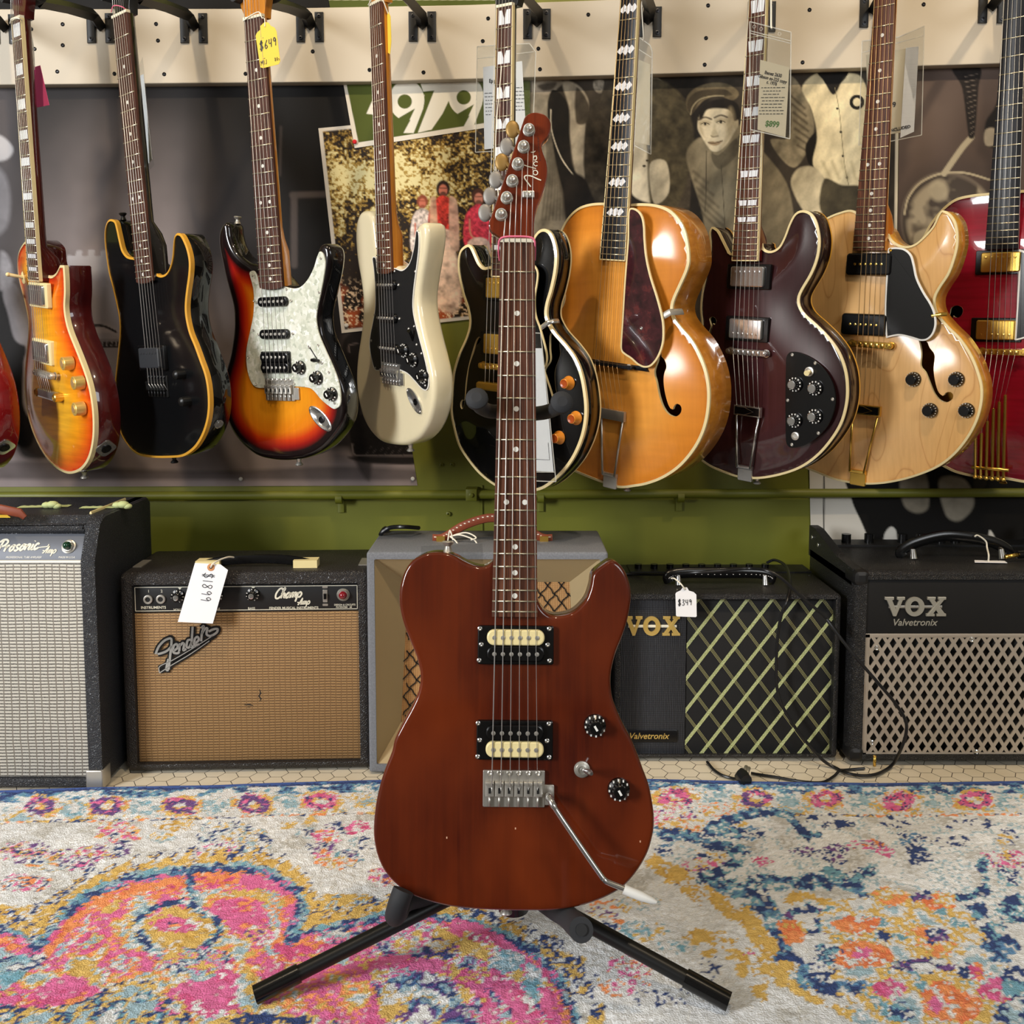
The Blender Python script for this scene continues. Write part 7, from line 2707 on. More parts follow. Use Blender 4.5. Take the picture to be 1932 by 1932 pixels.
# strap handle with metal ends, corner plates
a, e = on_top(A, 385, 1064, yt + .006), on_top(A, 590, 1060, yt + .006)
b = MB().tube(cat3([(a[0] - .0, yt + .004, a[2]), (a[0] + .04, yt + .012, a[2]), ((a[0] + e[0]) / 2, yt + .015, a[2]), (e[0] - .04, yt + .012, a[2]), (e[0], yt + .004, a[2])]), .009, 10, .5)
hd = obj('handle', b, MATS['black_plastic'], R0)
for x_ in (a[0] + .012, e[0] - .008):
    obj('handle_end', MB().box((x_ - .024, yt - .001, a[2] - .014), (x_ + .020, yt + .014, a[2] + .014)), MATS['cream_plastic'], hd)
for x_ in (xl + .018, xr - .018):
    obj('top_plate', MB().box((x_ - .008, yt - .0005, -.10), (x_ + .008, yt + .0018, -.045)), MATS['nickel'], R0)

# ---- grey amplifier with a deep beige picture-frame front
A = GR = Amp('px 928,1462', 0)
R0 = thing('guitar_amplifier', 'grey vintage amplifier with deep beige frame front behind standing guitar', 'amplifier', A, 'amplifiers on the floor')
S_ = lambda st, h=0.0: A.L(*Q(st), h)
xl, xr = S_('d5 62,900')[0] - .003, S_('d5 1806,370')[0]
yt = S_('d5 900,355')[1]
D = .20
mg = wood('grey_cloth', '#6d7076', '#7d8086', (300, 300, 300), .7)
cabinet(A, R0, xl, xr, .004, yt, D, (.014, .014, .013, .016), .070, 'grey_cloth', .005)
xo0, xo1, yo0, yo1 = xl + .014, xr - .014, .020, yt - .013
fdp = -.062
i0, i1 = A.L(*Q('d5 345,572'), fdp), A.L(*Q('d5 1525,572'), fdp)
j0 = A.L(*Q('d5 295,1640'), fdp)
yb_ = .075
k_ = (j0[0] - i0[0]) / (j0[1] - i0[1])
jl = i0[0] + k_ * (yb_ - i0[1])
jr = i1[0] + (i0[0] - jl)
mat('beige_panel', '#a8946e', .6)
b = MB()
o_ = [b.raw(q) for q in ((xo0, yo0, -.004), (xo1, yo0, -.004), (xo1, yo1, -.004), (xo0, yo1, -.004))]
n_ = [b.raw(q) for q in ((jl, yb_, fdp), (jr, yb_, fdp), (i1[0], i1[1], fdp), (i0[0], i0[1], fdp))]
b.ring(o_, n_)
obj('front_frame', b, MATS['beige_panel'], R0, 20)
b = MB()
q = [b.raw(v) for v in ((jl - .004, yb_ - .004, fdp - .001), (jr + .004, yb_ - .004, fdp - .001), (i1[0] + .004, i1[1] + .004, fdp - .001), (i0[0] - .004, i0[1] + .004, fdp - .001))]
b.face(q)
gc = obj('grille_cloth', b, MATS['cloth_wicker'], R0)
b = MB()
px_, py_ = .026, .0165
for sgn in (1, -1):
    for k in range(-40, 60):
        pts = []
        for y in np.linspace(yb_, i0[1], 40):
            x = (k * px_ * 1.0) + sgn * ((y - yb_) / py_) * px_ / 2 + .0
            t__ = (y - yb_) / (i0[1] - yb_)
            l_, r_ = jl + (i0[0] - jl) * t__, jr + (i1[0] - jr) * t__
            ok = l_ < x < r_
            wob = .0018 * sin(y * 2 * pi / py_)
            if ok:
                pts.append((x + wob, y))
            elif len(pts) > 1:
                b.ribbon(pts, .0018, fdp - .001, fdp + .0012)
                pts = []
        if len(pts) > 1:
            b.ribbon(pts, .0018, fdp - .001, fdp + .0012)
obj('grille_lattice', b, MATS['satin_black'], gc)
# leather handle with clasps, tied string, plastic sleeve
a, e = on_top(A, 828, 1014, yt + .006), on_top(A, 1030, 1013, yt + .006)
zt = a[2]
pts = cat3([(a[0] - .012, yt + .004, zt), (a[0] + .010, yt + .006, zt), (a[0] + .05, yt + .030, zt), ((a[0] + e[0]) / 2, yt + .044, zt), (e[0] - .05, yt + .030, zt), (e[0] - .010, yt + .006, zt), (e[0] + .012, yt + .004, zt)])
hd = obj('handle', MB().tube(pts, .0085, 10, .45), MATS['brown_leather'], R0)
st_ = MB()
for k in range(2, len(pts) - 2):
    p0 = np.array(pts[k])
    st_.ball((p0[0], p0[1] + .0036, p0[2] + .003), .0016, 1.6, .8, .8, 6, 4)
obj('stitching', st_, MATS['string_cord'], hd)
for x_ in (a[0] + .004, e[0] - .004):
    obj('clasp', MB().box((x_ - .008, yt, zt - .008), (x_ + .008, yt + .010, zt + .010)), MATS['gold'], hd)
q = np.array([a[0] + .022, yt + .010, zt + .010])
b = MB()
for pp_ in ([(0, 0, 0), (.02, .004, .006), (.045, -.004, .010), (.052, -.012, .014)], [(0, 0, 0), (.010, -.006, .008), (.016, -.012, .016)], [(0, 0, 0), (.03, .008, .004), (.050, .0, .010), (.04, -.004, .014)], [(-.004, -.008, 0), (0, .012, .002), (.006, -.006, .004)]):
    b.tube(cat3([q + np.array(v) for v in pp_]), .0014, 6)
o = obj('tied_string', b, MATS['string_cord'])
o.matrix_world = A.mat()
tag(o, 'white string tied to the brown handle of the grey amplifier', 'string')
fs = Fr(850, 1050, A.o[1] - .02, 0, 0)
b = MB().prism([tuple(fs.L(*Q(v))) for v in ('d5 442,310', 'd5 890,292', 'd5 900,560', 'd5 436,560')], 0, .0006)
o = obj('plastic_sleeve', b, MATS['clear_plastic'])
o.matrix_world = fs.mat()
tag(o, 'clear plastic sleeve hanging in front of the grey amplifier', 'sleeve', 'plastic sleeves')
# power cord over the left top edge
pts = [on_top(A, 790, 996, yt + .012), on_top(A, 762, 994, yt + .022), on_top(A, 735, 996, yt + .016), on_top(A, 718, 1008, yt + .002), on_top(A, 708, 1022, yt - .03)]
pts = [np.array(q) for q in pts]
pts[-1] = np.array([xl + .012, yt - .006, -D - .008])
pts.append(np.array([xl + .014, yt - .15, -D - .010]))
obj('power_cord', MB().tube(cat3(pts), .0042, 8), MATS['cable'], R0)


# ---- block serif name badge
def vox_badge(par, A, x0, x1, yb, yt, h, m, line_m, name='badge'):
    sx, sy = (x1 - x0) / 3.05, (yt - yb)
    b = MB()
    Tx = lambda pts, ox: [(x0 + (x + ox) * sx, yb + y * sy) for x, y in pts]
    b.prism(Tx([(0, 1), (.44, 1), (.44, .86), (.36, .84), (.55, .36), (.70, .84), (.60, .86), (.60, 1), (.98, 1), (.98, .86), (.88, .84), (.58, 0), (.44, 0), (.10, .84), (0, .86)], 0), h, h + .004, .0008)
    ring_o = [(1.48 + .47 * cos(t__), .5 + .5 * sin(t__)) for t__ in np.linspace(0, 2 * pi, 40, endpoint=False)]
    ring_i = [(1.48 + .22 * cos(t__), .5 + .30 * sin(t__)) for t__ in np.linspace(0, 2 * pi, 40, endpoint=False)]
    O_, I_ = Tx(ring_o, 0), Tx(ring_i, 0)
    r = [[b.p(x, y, h) for x, y in O_], [b.p(x, y, h + .004) for x, y in O_], [b.p(x, y, h + .004) for x, y in I_], [b.p(x, y, h) for x, y in I_]]
    for p0, p1 in zip(r[:-1], r[1:]):
        b.ring(p0, p1)
    b.prism(Tx([(.06, .86), (.06, 1), (.46, 1), (.46, .87), (.40, .86), (.94, .14), (1.0, .13), (1.0, 0), (.54, 0), (.54, .13), (.62, .14), (.14, .86)], 2.03), h, h + .004, .0008)
    b.prism(Tx([(.58, .87), (.58, 1), (.97, 1), (.97, .87), (.88, .86), (.36, .14), (.44, .13), (.44, 0), (.03, 0), (.03, .13), (.12, .14), (.66, .86)], 2.03), h, h + .0042, .0008)
    o = obj(name, b, MATS[m], par)
    b = MB().rect((x1 - x0) * .86, sy * .13, h - .001, h + .0022, .0004, 0, (x0 + x1) / 2, yb + sy * .48)
    obj('badge_bar', b, MATS[line_m], o)
    return o


# ---- black amplifier with the diamond cloth
A = VX = Amp('px 1375,1438', 0)
R0 = thing('guitar_amplifier', 'black amplifier with green and gold diamond pattern grille cloth', 'amplifier', A, 'amplifiers on the floor')
S_ = lambda st, h=0.0: A.L(*Q(st), h)
xr = S_('d6 1870,1200')[0]
xl = S_('px 1158,1300')[0]
yt = S_('d6 1200,470')[1]
D = .245
rec = .014
g0 = S_('d6 742,1645', -rec)
g1 = S_('d6 1832,490', -rec)
p0 = S_('d6 215,1645', -rec)
cabinet(A, R0, xl, xr, .006, yt, D, (.012, xr - S_('d6 1830,1000')[0], yt - S_('d6 1200,487')[1], S_('d6 1000,1650')[1] - .006), rec + .006, 'tolex_vox', .009)
panel(R0, xl + .012, g0[0] - .001, g0[1], g1[1] + .004, -rec - .006, -rec + .002, 'vox_rib', 'side_cloth_panel', .001)
gp = panel(R0, g0[0], g1[0] + .004, g0[1], g1[1] + .004, -rec - .006, -rec, 'cloth_black', 'grille_cloth', .001)
mat('diamond_green', '#93a04c', .6)
mat('diamond_gold', '#b9b67c', .6)
X0, Y0, X1, Y1 = g0[0], g0[1], g1[0] + .002, g1[1] + .002


def clipseg(p, q):
    t0, t1 = 0.0, 1.0
    dx, dy = q[0] - p[0], q[1] - p[1]
    for pp_, qq_ in ((-dx, p[0] - X0), (dx, X1 - p[0]), (-dy, p[1] - Y0), (dy, Y1 - p[1])):
        if pp_ == 0:
            if qq_ < 0:
                return None
        else:
            r_ = qq_ / pp_
            if pp_ < 0:
                t0 = max(t0, r_)
            else:
                t1 = min(t1, r_)
    if t0 >= t1:
        return None
    return (p[0] + dx * t0, p[1] + dy * t0), (p[0] + dx * t1, p[1] + dy * t1)


ref_ = S_('d6 1023,500', -rec)
per = (S_('d6 1745,500', -rec)[0] - ref_[0]) / 4
s1, s2 = S_('d6 752,850', -rec), S_('d6 1023,500', -rec)
slope = (s2[1] - s1[1]) / (s2[0] - s1[0])
bt, bg = MB(), MB()
for k in range(-9, 12):
    for sg in (1, -1):
        c0_ = (ref_[0] + k * per, ref_[1])
        p_, q_ = (c0_[0] - sg * 1.0 / slope, c0_[1] - 1.0), (c0_[0] + sg * .2 / slope, c0_[1] + .2)
        nn_ = np.array([sin(atan2(slope, sg)), -cos(atan2(slope, sg))])
        offs = ((-.0024, .0012), (-.0008, .0012), (.0008, .0012), (.0024, .0012)) if sg == 1 else ((-.0022, .0005), (0, .0005), (.0022, .0005))
        for o_, w_ in offs:
            cs = clipseg((p_[0] + nn_[0] * o_, p_[1] + nn_[1] * o_), (q_[0] + nn_[0] * o_, q_[1] + nn_[1] * o_))
            if cs is None:
                continue
            (bt if sg == 1 else bg).ribbon(cs, w_, -rec - .001, -rec + (.0006 if sg == 1 else .0004))
m, t = nmat('diamond_thread', '#a3ae5a', .6)
s_ = t.sep()
nz = t.noise(t.xyz((900, 900, 1)), 1.0, 2)
t.base(t.ramp(nz.outputs[0], [(.34, lin('#3e4620')), (.48, lin('#a8b464')), (.62, lin('#e4e6c4'))]).outputs[0])
obj('diamond_stripe', bt, MATS['diamond_thread'], gp)
obj('diamond_line', bg, MATS['diamond_gold'], gp)
q0, q1 = S_('d6 300,768', -rec + .003), S_('d6 712,628', -rec + .003)
vox_badge(R0, A, q1[0] - (q1[0] - q0[0]) * 1.0, q1[0], q0[1], q1[1], -rec + .002, 'gold_knob', 'cream_paint')
q = S_('d6 490,1500', -rec + .002)
panel(R0, q[0] - .052, q[0] + .052, q[1] - .012, q[1] + .012, -rec, -rec + .004, 'black_plastic', 'name_plate', .0006, .003)
text3(None, R0, 'Valvetronix', S_('d6 477,1503', -rec + .004), .0115, 'gold_knob', -rec + .0042, .25, .014, .98)
# top: control strip, handle, vents
a, e = on_top(A, 1185, 1072, yt), on_top(A, 1500, 1070, yt)
panel_ = MB().box((a[0], yt - .001, -D + .012), (e[0] + .02, yt + .002, -D + .075))
cpn = obj('control_panel', panel_, MATS['satin_black'], R0)
for k in range(9):
    x_ = a[0] + .02 + k * .033
    obj('knob', MB().tube([(x_, yt + .001, -D + .045), (x_, yt + .011, -D + .045)], .0075, 14), MATS['black_plastic'], cpn)
a, e = on_top(A, 1262, 1090, yt + .012), on_top(A, 1453, 1090, yt + .012)
pts = cat3([(a[0] + .002, yt + .004, a[2]), (a[0], yt + .016, a[2]), (a[0] + .03, yt + .022, a[2]), ((a[0] + e[0]) / 2, yt + .022, a[2]), (e[0] - .03, yt + .022, a[2]), (e[0], yt + .016, a[2]), (e[0] - .002, yt + .004, a[2])])
hd = obj('handle', MB().tube(pts, .011, 12, .6), MATS['black_plastic'], R0)
st_ = MB()
for k in range(5, len(pts) - 5):
    p0_ = np.array(pts[k])
    st_.ball((p0_[0], p0_[1] - .001, p0_[2] + .0105), .0008, 1.6, .8, .8, 6, 4)
obj('stitching', st_, MATS['paper'], hd)
for x_ in (a[0] + .017, e[0] - .012):
    obj('handle_fitting', MB().tube([(x_, yt, a[2] + .012), (x_, yt + .018, a[2] + .006)], [.006, .0045], 12), MATS['chrome'], hd)
for x_, y_ in (('d6 1570,270', 0), ('d6 1650,330', 0)):
    q = on_top(A, *Q(x_), yt)
    obj('screw', MB().tube([(q[0], yt - .001, q[2]), (q[0], yt + .001, q[2])], .004, 10), MATS['dark_steel'], R0)

# ---- black amplifier with perforated metal grille
A = VR = Amp('px 1790,1446', 0)
R0 = thing('guitar_amplifier', 'large black amplifier with perforated silver metal grille at right', 'amplifier', A, 'amplifiers on the floor')
S_ = lambda st, h=0.0: A.L(*Q(st), h)
xl = S_('d7 615,1100')[0]
xr = xl + .475
yt = S_('d7 1200,448')[1]
D = .27
rec = .010
gx0 = S_('d7 688,1300', -.004)[0]
yg1, yg0 = S_('d7 1200,862', -.004)[1], S_('d7 1200,1692', -.004)[1]
rw = gx0 - xl
cabinet(A, R0, xl, xr, .008, yt, D, (rw, rw, yt - S_('d7 1200,478')[1], yg0 - .008), rec + .012, 'tolex_vox', .016)
panel(R0, gx0, xr - rw, yg1 + .001, S_('d7 1200,482')[1] - .001, -rec - .01, -.003, 'cloth_black', 'front_panel', .001)
panel(R0, gx0, xr - rw, yg0, yg1, -.024, -.020, 'satin_black', 'baffle', .001)
spk = MB()
cxs = (gx0 + xr - rw) / 2
spk.lathe(cxs, (yg0 + yg1) / 2 - .01, [(.10, -.0205), (.10, -.017), (.092, -.0165), (.085, -.0195)], 40)
obj('speaker_rim', spk, MATS['dark_steel'], R0)
# metal grille: two families of bars and a border
X0, X1, Y0, Y1 = gx0 + .0025, xr - rw - .0025, yg0 + .004, yg1 - .0015
h0_, h1_ = -.0055, -.0035
hx_ = S_('d7 815,925', -.004)[0] - S_('d7 742,925', -.004)[0]
hy_ = S_('d7 742,925', -.004)[1] - S_('d7 742,1040', -.004)[1]
cxr, cyr = S_('d7 742,925', -.004)
gb_ = MB()
for k in range(-60, 60):
    for sg in (1, -1):
        x_ = cxr + hx_ * (k + .5)
        p_, q_ = (x_ - sg * hx_ / hy_ * 1.0, cyr - 1.0), (x_ + sg * hx_ / hy_ * 1.0, cyr + 1.0)
        cs = clipseg(p_, q_)
        if cs:
            gb_.ribbon(cs, .0062, h0_, h1_ + (.0001 if sg > 0 else 0))
B2 = .0085
for x0_, x1_, y0_, y1_ in ((X0 - .002, X1 + .002, Y1 - B2 * .7, Y1 + .0015), (X0 - .002, X1 + .002, Y0 - .003, Y0 + B2), (X0 - .002, X0 + B2 * .8, Y0, Y1), (X1 - B2 * .8, X1 + .002, Y0, Y1)):
    gb_.rect(x1_ - x0_, y1_ - y0_, h0_, h1_ + .0003, .0003, 0, (x0_ + x1_) / 2, (y0_ + y1_) / 2)
mat('grille_metal', '#b5aa9c', .42, .3)
gr_ = obj('metal_grille', gb_, MATS['grille_metal'], R0)
for st in ('d7 778,955', 'd7 1408,900', 'd7 748,1582', 'd7 1440,1645'):
    q = S_(st, h1_)
    obj('screw', MB().lathe(q[0], q[1], [(.0052, h1_ - .001), (.0048, h1_ + .0018), (.003, h1_ + .0028), (.0015, h1_ + .0022)], 14), MATS['chrome'], gr_)
q0, q1 = S_('d7 828,745', -.002), S_('d7 1243,618', -.002)
vox_badge(R0, A, q0[0], q1[0], q0[1], q1[1], -.003, 'silver_paint', 'nickel')
text3(None, R0, 'Valvetronix', S_('d7 1030,790', -.002), .0125, 'silver_paint', -.0026, .25, .014, .98)
# corner caps and raised side cheeks
for x_ in (xl, xr):
    s__ = 1 if x_ == xl else -1
    cx_ = x_ + s__ * .0135
    for y_ in (yt - .014, .022):
        obj('corner_cap', MB().rect(.030, .030, -.045, .0022, .009, .010, cx_, y_), MATS['satin_black'], R0)
    b = MB().prism([(-.012, yt - .03), (-D, yt - .03), (-D, yt + .034), (-D + .035, yt + .034), (-.10, yt + .006), (-.012, yt + .001)], 0, .020, .003)
    b.v = [(x_ + s__ * h, y, z) for z, y, h in b.v]
    ck = obj('side_cheek', b, MATS['tolex_vox'], R0)
    for z_, y_ in ((-D + .02, yt + .012), (-D + .06, yt + .004), (-.03, yt - .018)):
        obj('screw', MB().tube([(x_ - s__ * .001, y_, z_), (x_ + s__ * .002, y_, z_)], .004, 10), MATS['nickel'], ck)
b = MB().box((xl + .02, yt - .001, -D + .005), (xr - .02, yt + .004, -D + .06))
cpn = obj('control_panel', b, MATS['satin_black'], R0)
for st in ('d7 725,318', 'd7 880,315', 'd7 1122,318', 'd7 1240,312', 'd7 1380,312', 'd7 1500,320'):
    q = on_top(A, *Q(st), yt + .012)
    obj('knob', MB().tube([(q[0], yt + .002, -D + .035), (q[0], yt + .022, -D + .035)], .0095, 14), MATS['black_plastic'], cpn)
a, e = on_top(A, *Q('d7 985,335'), yt + .012), on_top(A, *Q('d7 1660,330'), yt + .012)
zt = -.11
pts = cat3([(a[0], yt + .004, zt), (a[0] - .004, yt + .014, zt), (a[0] + .03, yt + .032, zt), ((a[0] + e[0]) / 2 - .01, yt + .044, zt), (e[0] - .03, yt + .032, zt), (e[0] + .004, yt + .014, zt), (e[0], yt + .004, zt)])
hd = obj('handle', MB().tube(pts, .011, 12, .55), MATS['black_plastic'], R0)
for x_ in (a[0] + .016, e[0] - .012):
    obj('handle_fitting', MB().tube([(x_, yt, zt + .012), (x_, yt + .018, zt + .006)], [.007, .005], 12), MATS['chrome'], hd)
# tag with a looped string on the handle
q = on_top(A, *Q('d7 1520,382'), yt + .003)
b = MB().prism([(q[0] - .030, -q[2] - .008), (q[0] + .030, -q[2] - .012), (q[0] + .033, -q[2] + .004), (q[0] - .022, -q[2] + .010)], 0, .0008)
b.v = [(x, yt + .002 + h, -y) for x, y, h in b.v]
o = obj('price_tag', b, MATS['paper'])
o.matrix_world = A.mat()
tag(o, 'small white tag lying on top of the amplifier with metal grille', 'tag', 'price tags')
for ch, k in (('$', 0), ('3', 1), ('4', 2)):
    pass
tp_ = np.array([q[0], yt + .003, q[2]])
b = MB().tube(cat3([tp_, tp_ + np.array([.000, .012, 0]), (q[0] + .012, yt + .022, zt + .012), (q[0] + .012, yt + .034, zt + .006), (q[0] - .005, yt + .046, zt + .008), (q[0] - .012, yt + .044, zt + .010)]), .0016, 8)
o = obj('tag_string', b, MATS['string_cord'])
o.matrix_world = A.mat()
tag(o, 'white looped string on the handle of the amplifier with metal grille', 'string')
# gold plug of a cable lying beside the handle
q = on_top(A, *Q('d7 1735,320'), yt + .020)
b = MB().tube([(q[0] - .03, yt + .010, q[2] - .0), (q[0] - .006, yt + .014, q[2])], .004, 10)
o = thing('cable_plug', 'gold tipped jack plug lying on the amplifier with metal grille', 'plug', A)
obj('plug_tip', b, MATS['gold'], o)
obj('plug_body', MB().tube([(q[0] - .006, yt + .014, q[2]), (q[0] + .05, yt + .016, q[2] - .01)], .0075, 12), MATS['black_plastic'], o)

# ================================================================ cables on the floor and over the amplifiers
def cord(name, label, pts, r, m='cable', cat_='cable'):
    o = obj(name, MB().tube(cat3(pts, 6), r, 8), MATS[m])
    tag(o, label, cat_)
    return o


VXf = lambda st, dy: at_y(*Q(st), VX.o[1] - dy)
ytv = VX.L(1375, 1122)[1]
top_z = VX.W(0, S_('d7 1200,448')[1], 0)[2]
tz = yt_vx = VX.L(*Q('d6 1200,470'))[1]
tv = lambda st, h=.004: at_z(*Q(st), tz + h)
pts = [tv('d6 200,318'), tv('d6 400,322', .004), tv('d6 610,322', .018), tv('d6 800,312', .034), tv('d6 1000,297', .040), tv('d6 1200,281', .040), VXf('d6 1330,293', .0), VXf('d6 1450,355', .010), VXf('d6 1600,495', .014), VXf('d6 1750,620', .018), VXf('d6 1860,750', .030), VXf('d7 450,770', .045),
       VXf('d7 610,980', .055), VXf('d7 790,1190', .060), VXf('d7 900,1320', .060), VXf('d7 968,1430', .060), VXf('d7 975,1520', .060), VXf('d7 935,1640', .055), at_z(*Q('d7 880,1735'), .006), at_z(*Q('d7 790,1790'), .006), at_z(*Q('d7 690,1803'), .006), at_z(*Q('d7 590,1788'), .006), VXf('d7 500,1748', .030), VXf('d7 420,1698', .022), VXf('d7 320,1588', .016), VXf('d7 230,1470', .014), VXf('d7 160,1350', .012), VXf('d7 120,1225', .012), VXf('d7 115,1060', .012), VXf('d7 122,900', .010), VXf('d7 145,750', .010), VXf('d7 185,640', .008), tv('d7 206,540', .008), tv('d7 192,445', .012), tv('d7 160,398', .014), tv('d7 100,374', .012), tv('d7 50,394', .004)]
cord('power_cable', 'long black cable looping over the amplifier with diamond cloth', pts, .0030)
z3 = lambda st, h=.004: at_z(*Q(st), h)
cord('power_cable', 'thin black cable curving over the floor tiles right of the plug', [z3('d6 1225,1772'), z3('d6 1300,1785'), z3('d6 1400,1800'), z3('d6 1520,1822'), z3('d6 1640,1838', .006), z3('d6 1750,1838', .006), z3('d6 1830,1795', .006), z3('d6 1870,1755', .010), z3('d7 580,1765'), z3('d7 700,1755')], .0026)
cord('power_cable', 'short black cable from under the amplifier to the plug', [z3('d6 905,1690'), z3('d6 950,1745'), z3('d6 1010,1785'), z3('d6 1080,1808'), z3('d6 1130,1815', .008)], .0026)
pl = thing('power_plug', 'black power plug lying on the tiles at the rug edge', 'plug')
c_ = z3('d6 1170,1800', .016)
pl.location = tuple(c_)
rel = lambda st, h: np.array(z3(st, h)) - c_
b = MB().tube([rel('d6 1118,1808', .012), rel('d6 1150,1795', .014), rel('d6 1175,1780', .016)], [.006, .011, .012], 12)
b.tube([rel('d6 1160,1790', .018), rel('d6 1190,1830', .016)], [.012, .011], 12)
pb = obj('plug_body', b, MATS['cable'], pl)
b = MB().tube([rel('d6 1172,1775', .018), rel('d6 1190,1725', .022)], .0035, 8)
b.tube([rel('d6 1192,1785', .018), rel('d6 1210,1735', .022)], .0035, 8)
obj('prong', b, MATS['nickel'], pb)
o = obj('plug_prongs', MB().tube([(0, 0, 0), (.0, .0, .02)], .003, 8), MATS['gold'])
tag(o, 'brass plug pin standing under the left corner of the amplifier with metal grille', 'plug')
o.location = tuple(z3('d7 765,1740', .008))

# ================================================================ tags and sleeves on the instruments
def card(name, label, cat_, f, pts, m, h=0.0, th=.0006, group=None, smooth=False):
    L_ = [tuple(f.L(x, y, h)) + (c,) for x, y, c in P(pts)]
    A_ = cat(L_, True, 5) if smooth else np.array([q[:2] for q in L_])
    root = thing(name, label, cat_, f, group)
    obj('card' if 'tag' in name else 'sheet', MB().prism([tuple(q) for q in A_], h - th, h), MATS[m], root)
    return root


def nearG(G_, st, h):
    """frame parallel to a guitar's face, h in front of it"""
    f = Fr(966, 800, 1)
    f.o, f.u, f.v, f.n = G_.o + G_.n * h, G_.u, G_.v, G_.n
    return f


def thread(label, pts, m='string_cord', r=.0009, name='tag_string', group=None):
    o = obj(name, MB().tube(cat3(pts, 6), r, 6), MATS[m])
    tag(o, label, 'string', group)


# pink tag
f = Fr(74, 160, LP.Y - .06, 30)
card('price_tag', 'pink paper tag hanging from the sunburst single cutaway guitar', 'tag', f, 'c1 240,492 292,476 358,766 255,786', 'pink_paper', group='price tags')
nl3 = lambda G_, x, d, h: G_.W(*G_.N(x, d), h)
thread('pale string tying the pink tag to the guitar neck', [nl3(LP, -.022, .004, LP.hf + .003), nl3(LP, .0, .0, LP.hf + .006), nl3(LP, .024, .004, LP.hf), at_y(*Q('c1 215,230'), LP.Y - .05), at_y(*Q('c1 242,330'), LP.Y - .06), f.W(*f.L(*Q('c1 252,510')))])
# plastic sleeve and label seen edge-on beside the black guitar
f = Fr(276, 220, TB.Y + .03, 62)
o = card('plastic_sleeve', 'narrow plastic sleeve seen edge on beside the black guitar neck', 'sleeve', f, 'c1 1000,505 1038,418 1122,1205 1070,1262', 'clear_plastic', group='plastic sleeves')
obj('card', MB().prism([tuple(f.L(*Q(v), -.001)) for v in ('c1 1008,560', 'c1 1045,540', 'c1 1108,1160', 'c1 1075,1205')], -.0014, -.0008), MATS['paper'], o)
thread('pink string tying the plastic sleeve to the black guitar neck', [nl3(TB, -.022, -.01, TB.hf + .003), nl3(TB, -.005, -.016, TB.hf + .006), nl3(TB, .022, -.006, TB.hf + .002), at_y(*Q('c1 968,150'), TB.Y - .0), at_y(*Q('c1 990,330'), TB.Y + .02), f.W(*f.L(*Q('c1 1003,500')))], 'pink_cord')


def tag_text(root, f, s, c, hgt, h, slant=.1, w=.1, rot=0.0):
    script(root, s, c, hgt, 'ink', h, w, slant, rot, DIG, 'handwriting', space=.12)


# yellow tag of the sunburst guitar
f = Fr(506, 85, SB.Y - .05, 14, 3)
o = card('price_tag', 'yellow price tag hanging over the neck of the three tone sunburst guitar', 'tag', f, 'c2 384,160* 412,165* 428,188* 455,200* 470,228* 497,445* 486,468* 372,497* 352,490* 318,262* 326,240* 350,218* 352,190*', 'yellow_paper', group='price tags')
h_ = .0003
tag_text(o, f, '$649', f.L(*Q('c2 348,370')), .0135, h_, .2, .09, radians(12))
tag_text(o, f, 'MIJ', f.L(*Q('c2 358,478')), .0075, h_, .1, .08, radians(10))
tag_text(o, f, '80s', f.L(*Q('c2 458,447')), .0056, h_, .1, .07, radians(10))
thread('white string tying the yellow tag round the nut of the sunburst guitar', [nl3(SB, -.021, .002, SB.hf + .003), nl3(SB, .0, -.004, SB.hf + .004), nl3(SB, .019, -.006, SB.hf + .004), nl3(SB, .024, .004, SB.hf + .003), f.W(*f.L(*Q('c2 382,135')), .0), f.W(*f.L(*Q('c2 388,195')), .001)])
# yellow tag edge-on on the cream guitar
f = Fr(733, 62, WS.Y - .075, 58, 2)
o = card('price_tag', 'yellow price tag seen nearly edge on at neck of the cream guitar', 'tag', f, 'c2 1272,120* 1285,86* 1300,120* 1306,300* 1297,395* 1268,372* 1263,200*', 'yellow_paper', group='price tags')
thread('white string tying the yellow tag to the cream guitar', [nl3(WS, -.02, -.002, WS.hf + .003), nl3(WS, .0, -.008, WS.hf + .004), nl3(WS, .024, -.004, WS.hf + .001), f.W(*f.L(*Q('c2 1284,100')))])


def sleeve(label, f, outer, inner=None, zip_=None, paper='paper', hole=None):
    o = card('plastic_sleeve', label, 'sleeve', f, outer, 'clear_plastic', group='plastic sleeves')
    L_ = [f.L(x, y) for x, y, _ in P(outer)]
    b = MB()
    for p0_, p1_ in zip(L_, L_[1:] + L_[:1]):
        b.ribbon([p0_, p1_], .0016, -.0004, .0009)
    obj('sleeve_seam', b, MATS['clear_edge'], o)
    if zip_:
        b = MB()
        for st in zip_:
            b.ribbon([f.L(x, y) for x, y, _ in P(st)], .0012, -.0004, .0012)
        obj('zip_strip', b, MATS['clear_edge'], o)
    if inner:
        obj('card', MB().prism([tuple(f.L(x, y, -.0012)) for x, y, _ in P(inner)], -.0018, -.0012), MATS[paper], o)
    return o


mat('clear_edge', '#d8d6cc', .15, 0, .5, Alpha=.45)
mat('sleeve_card', '#cdbfa4', .7)


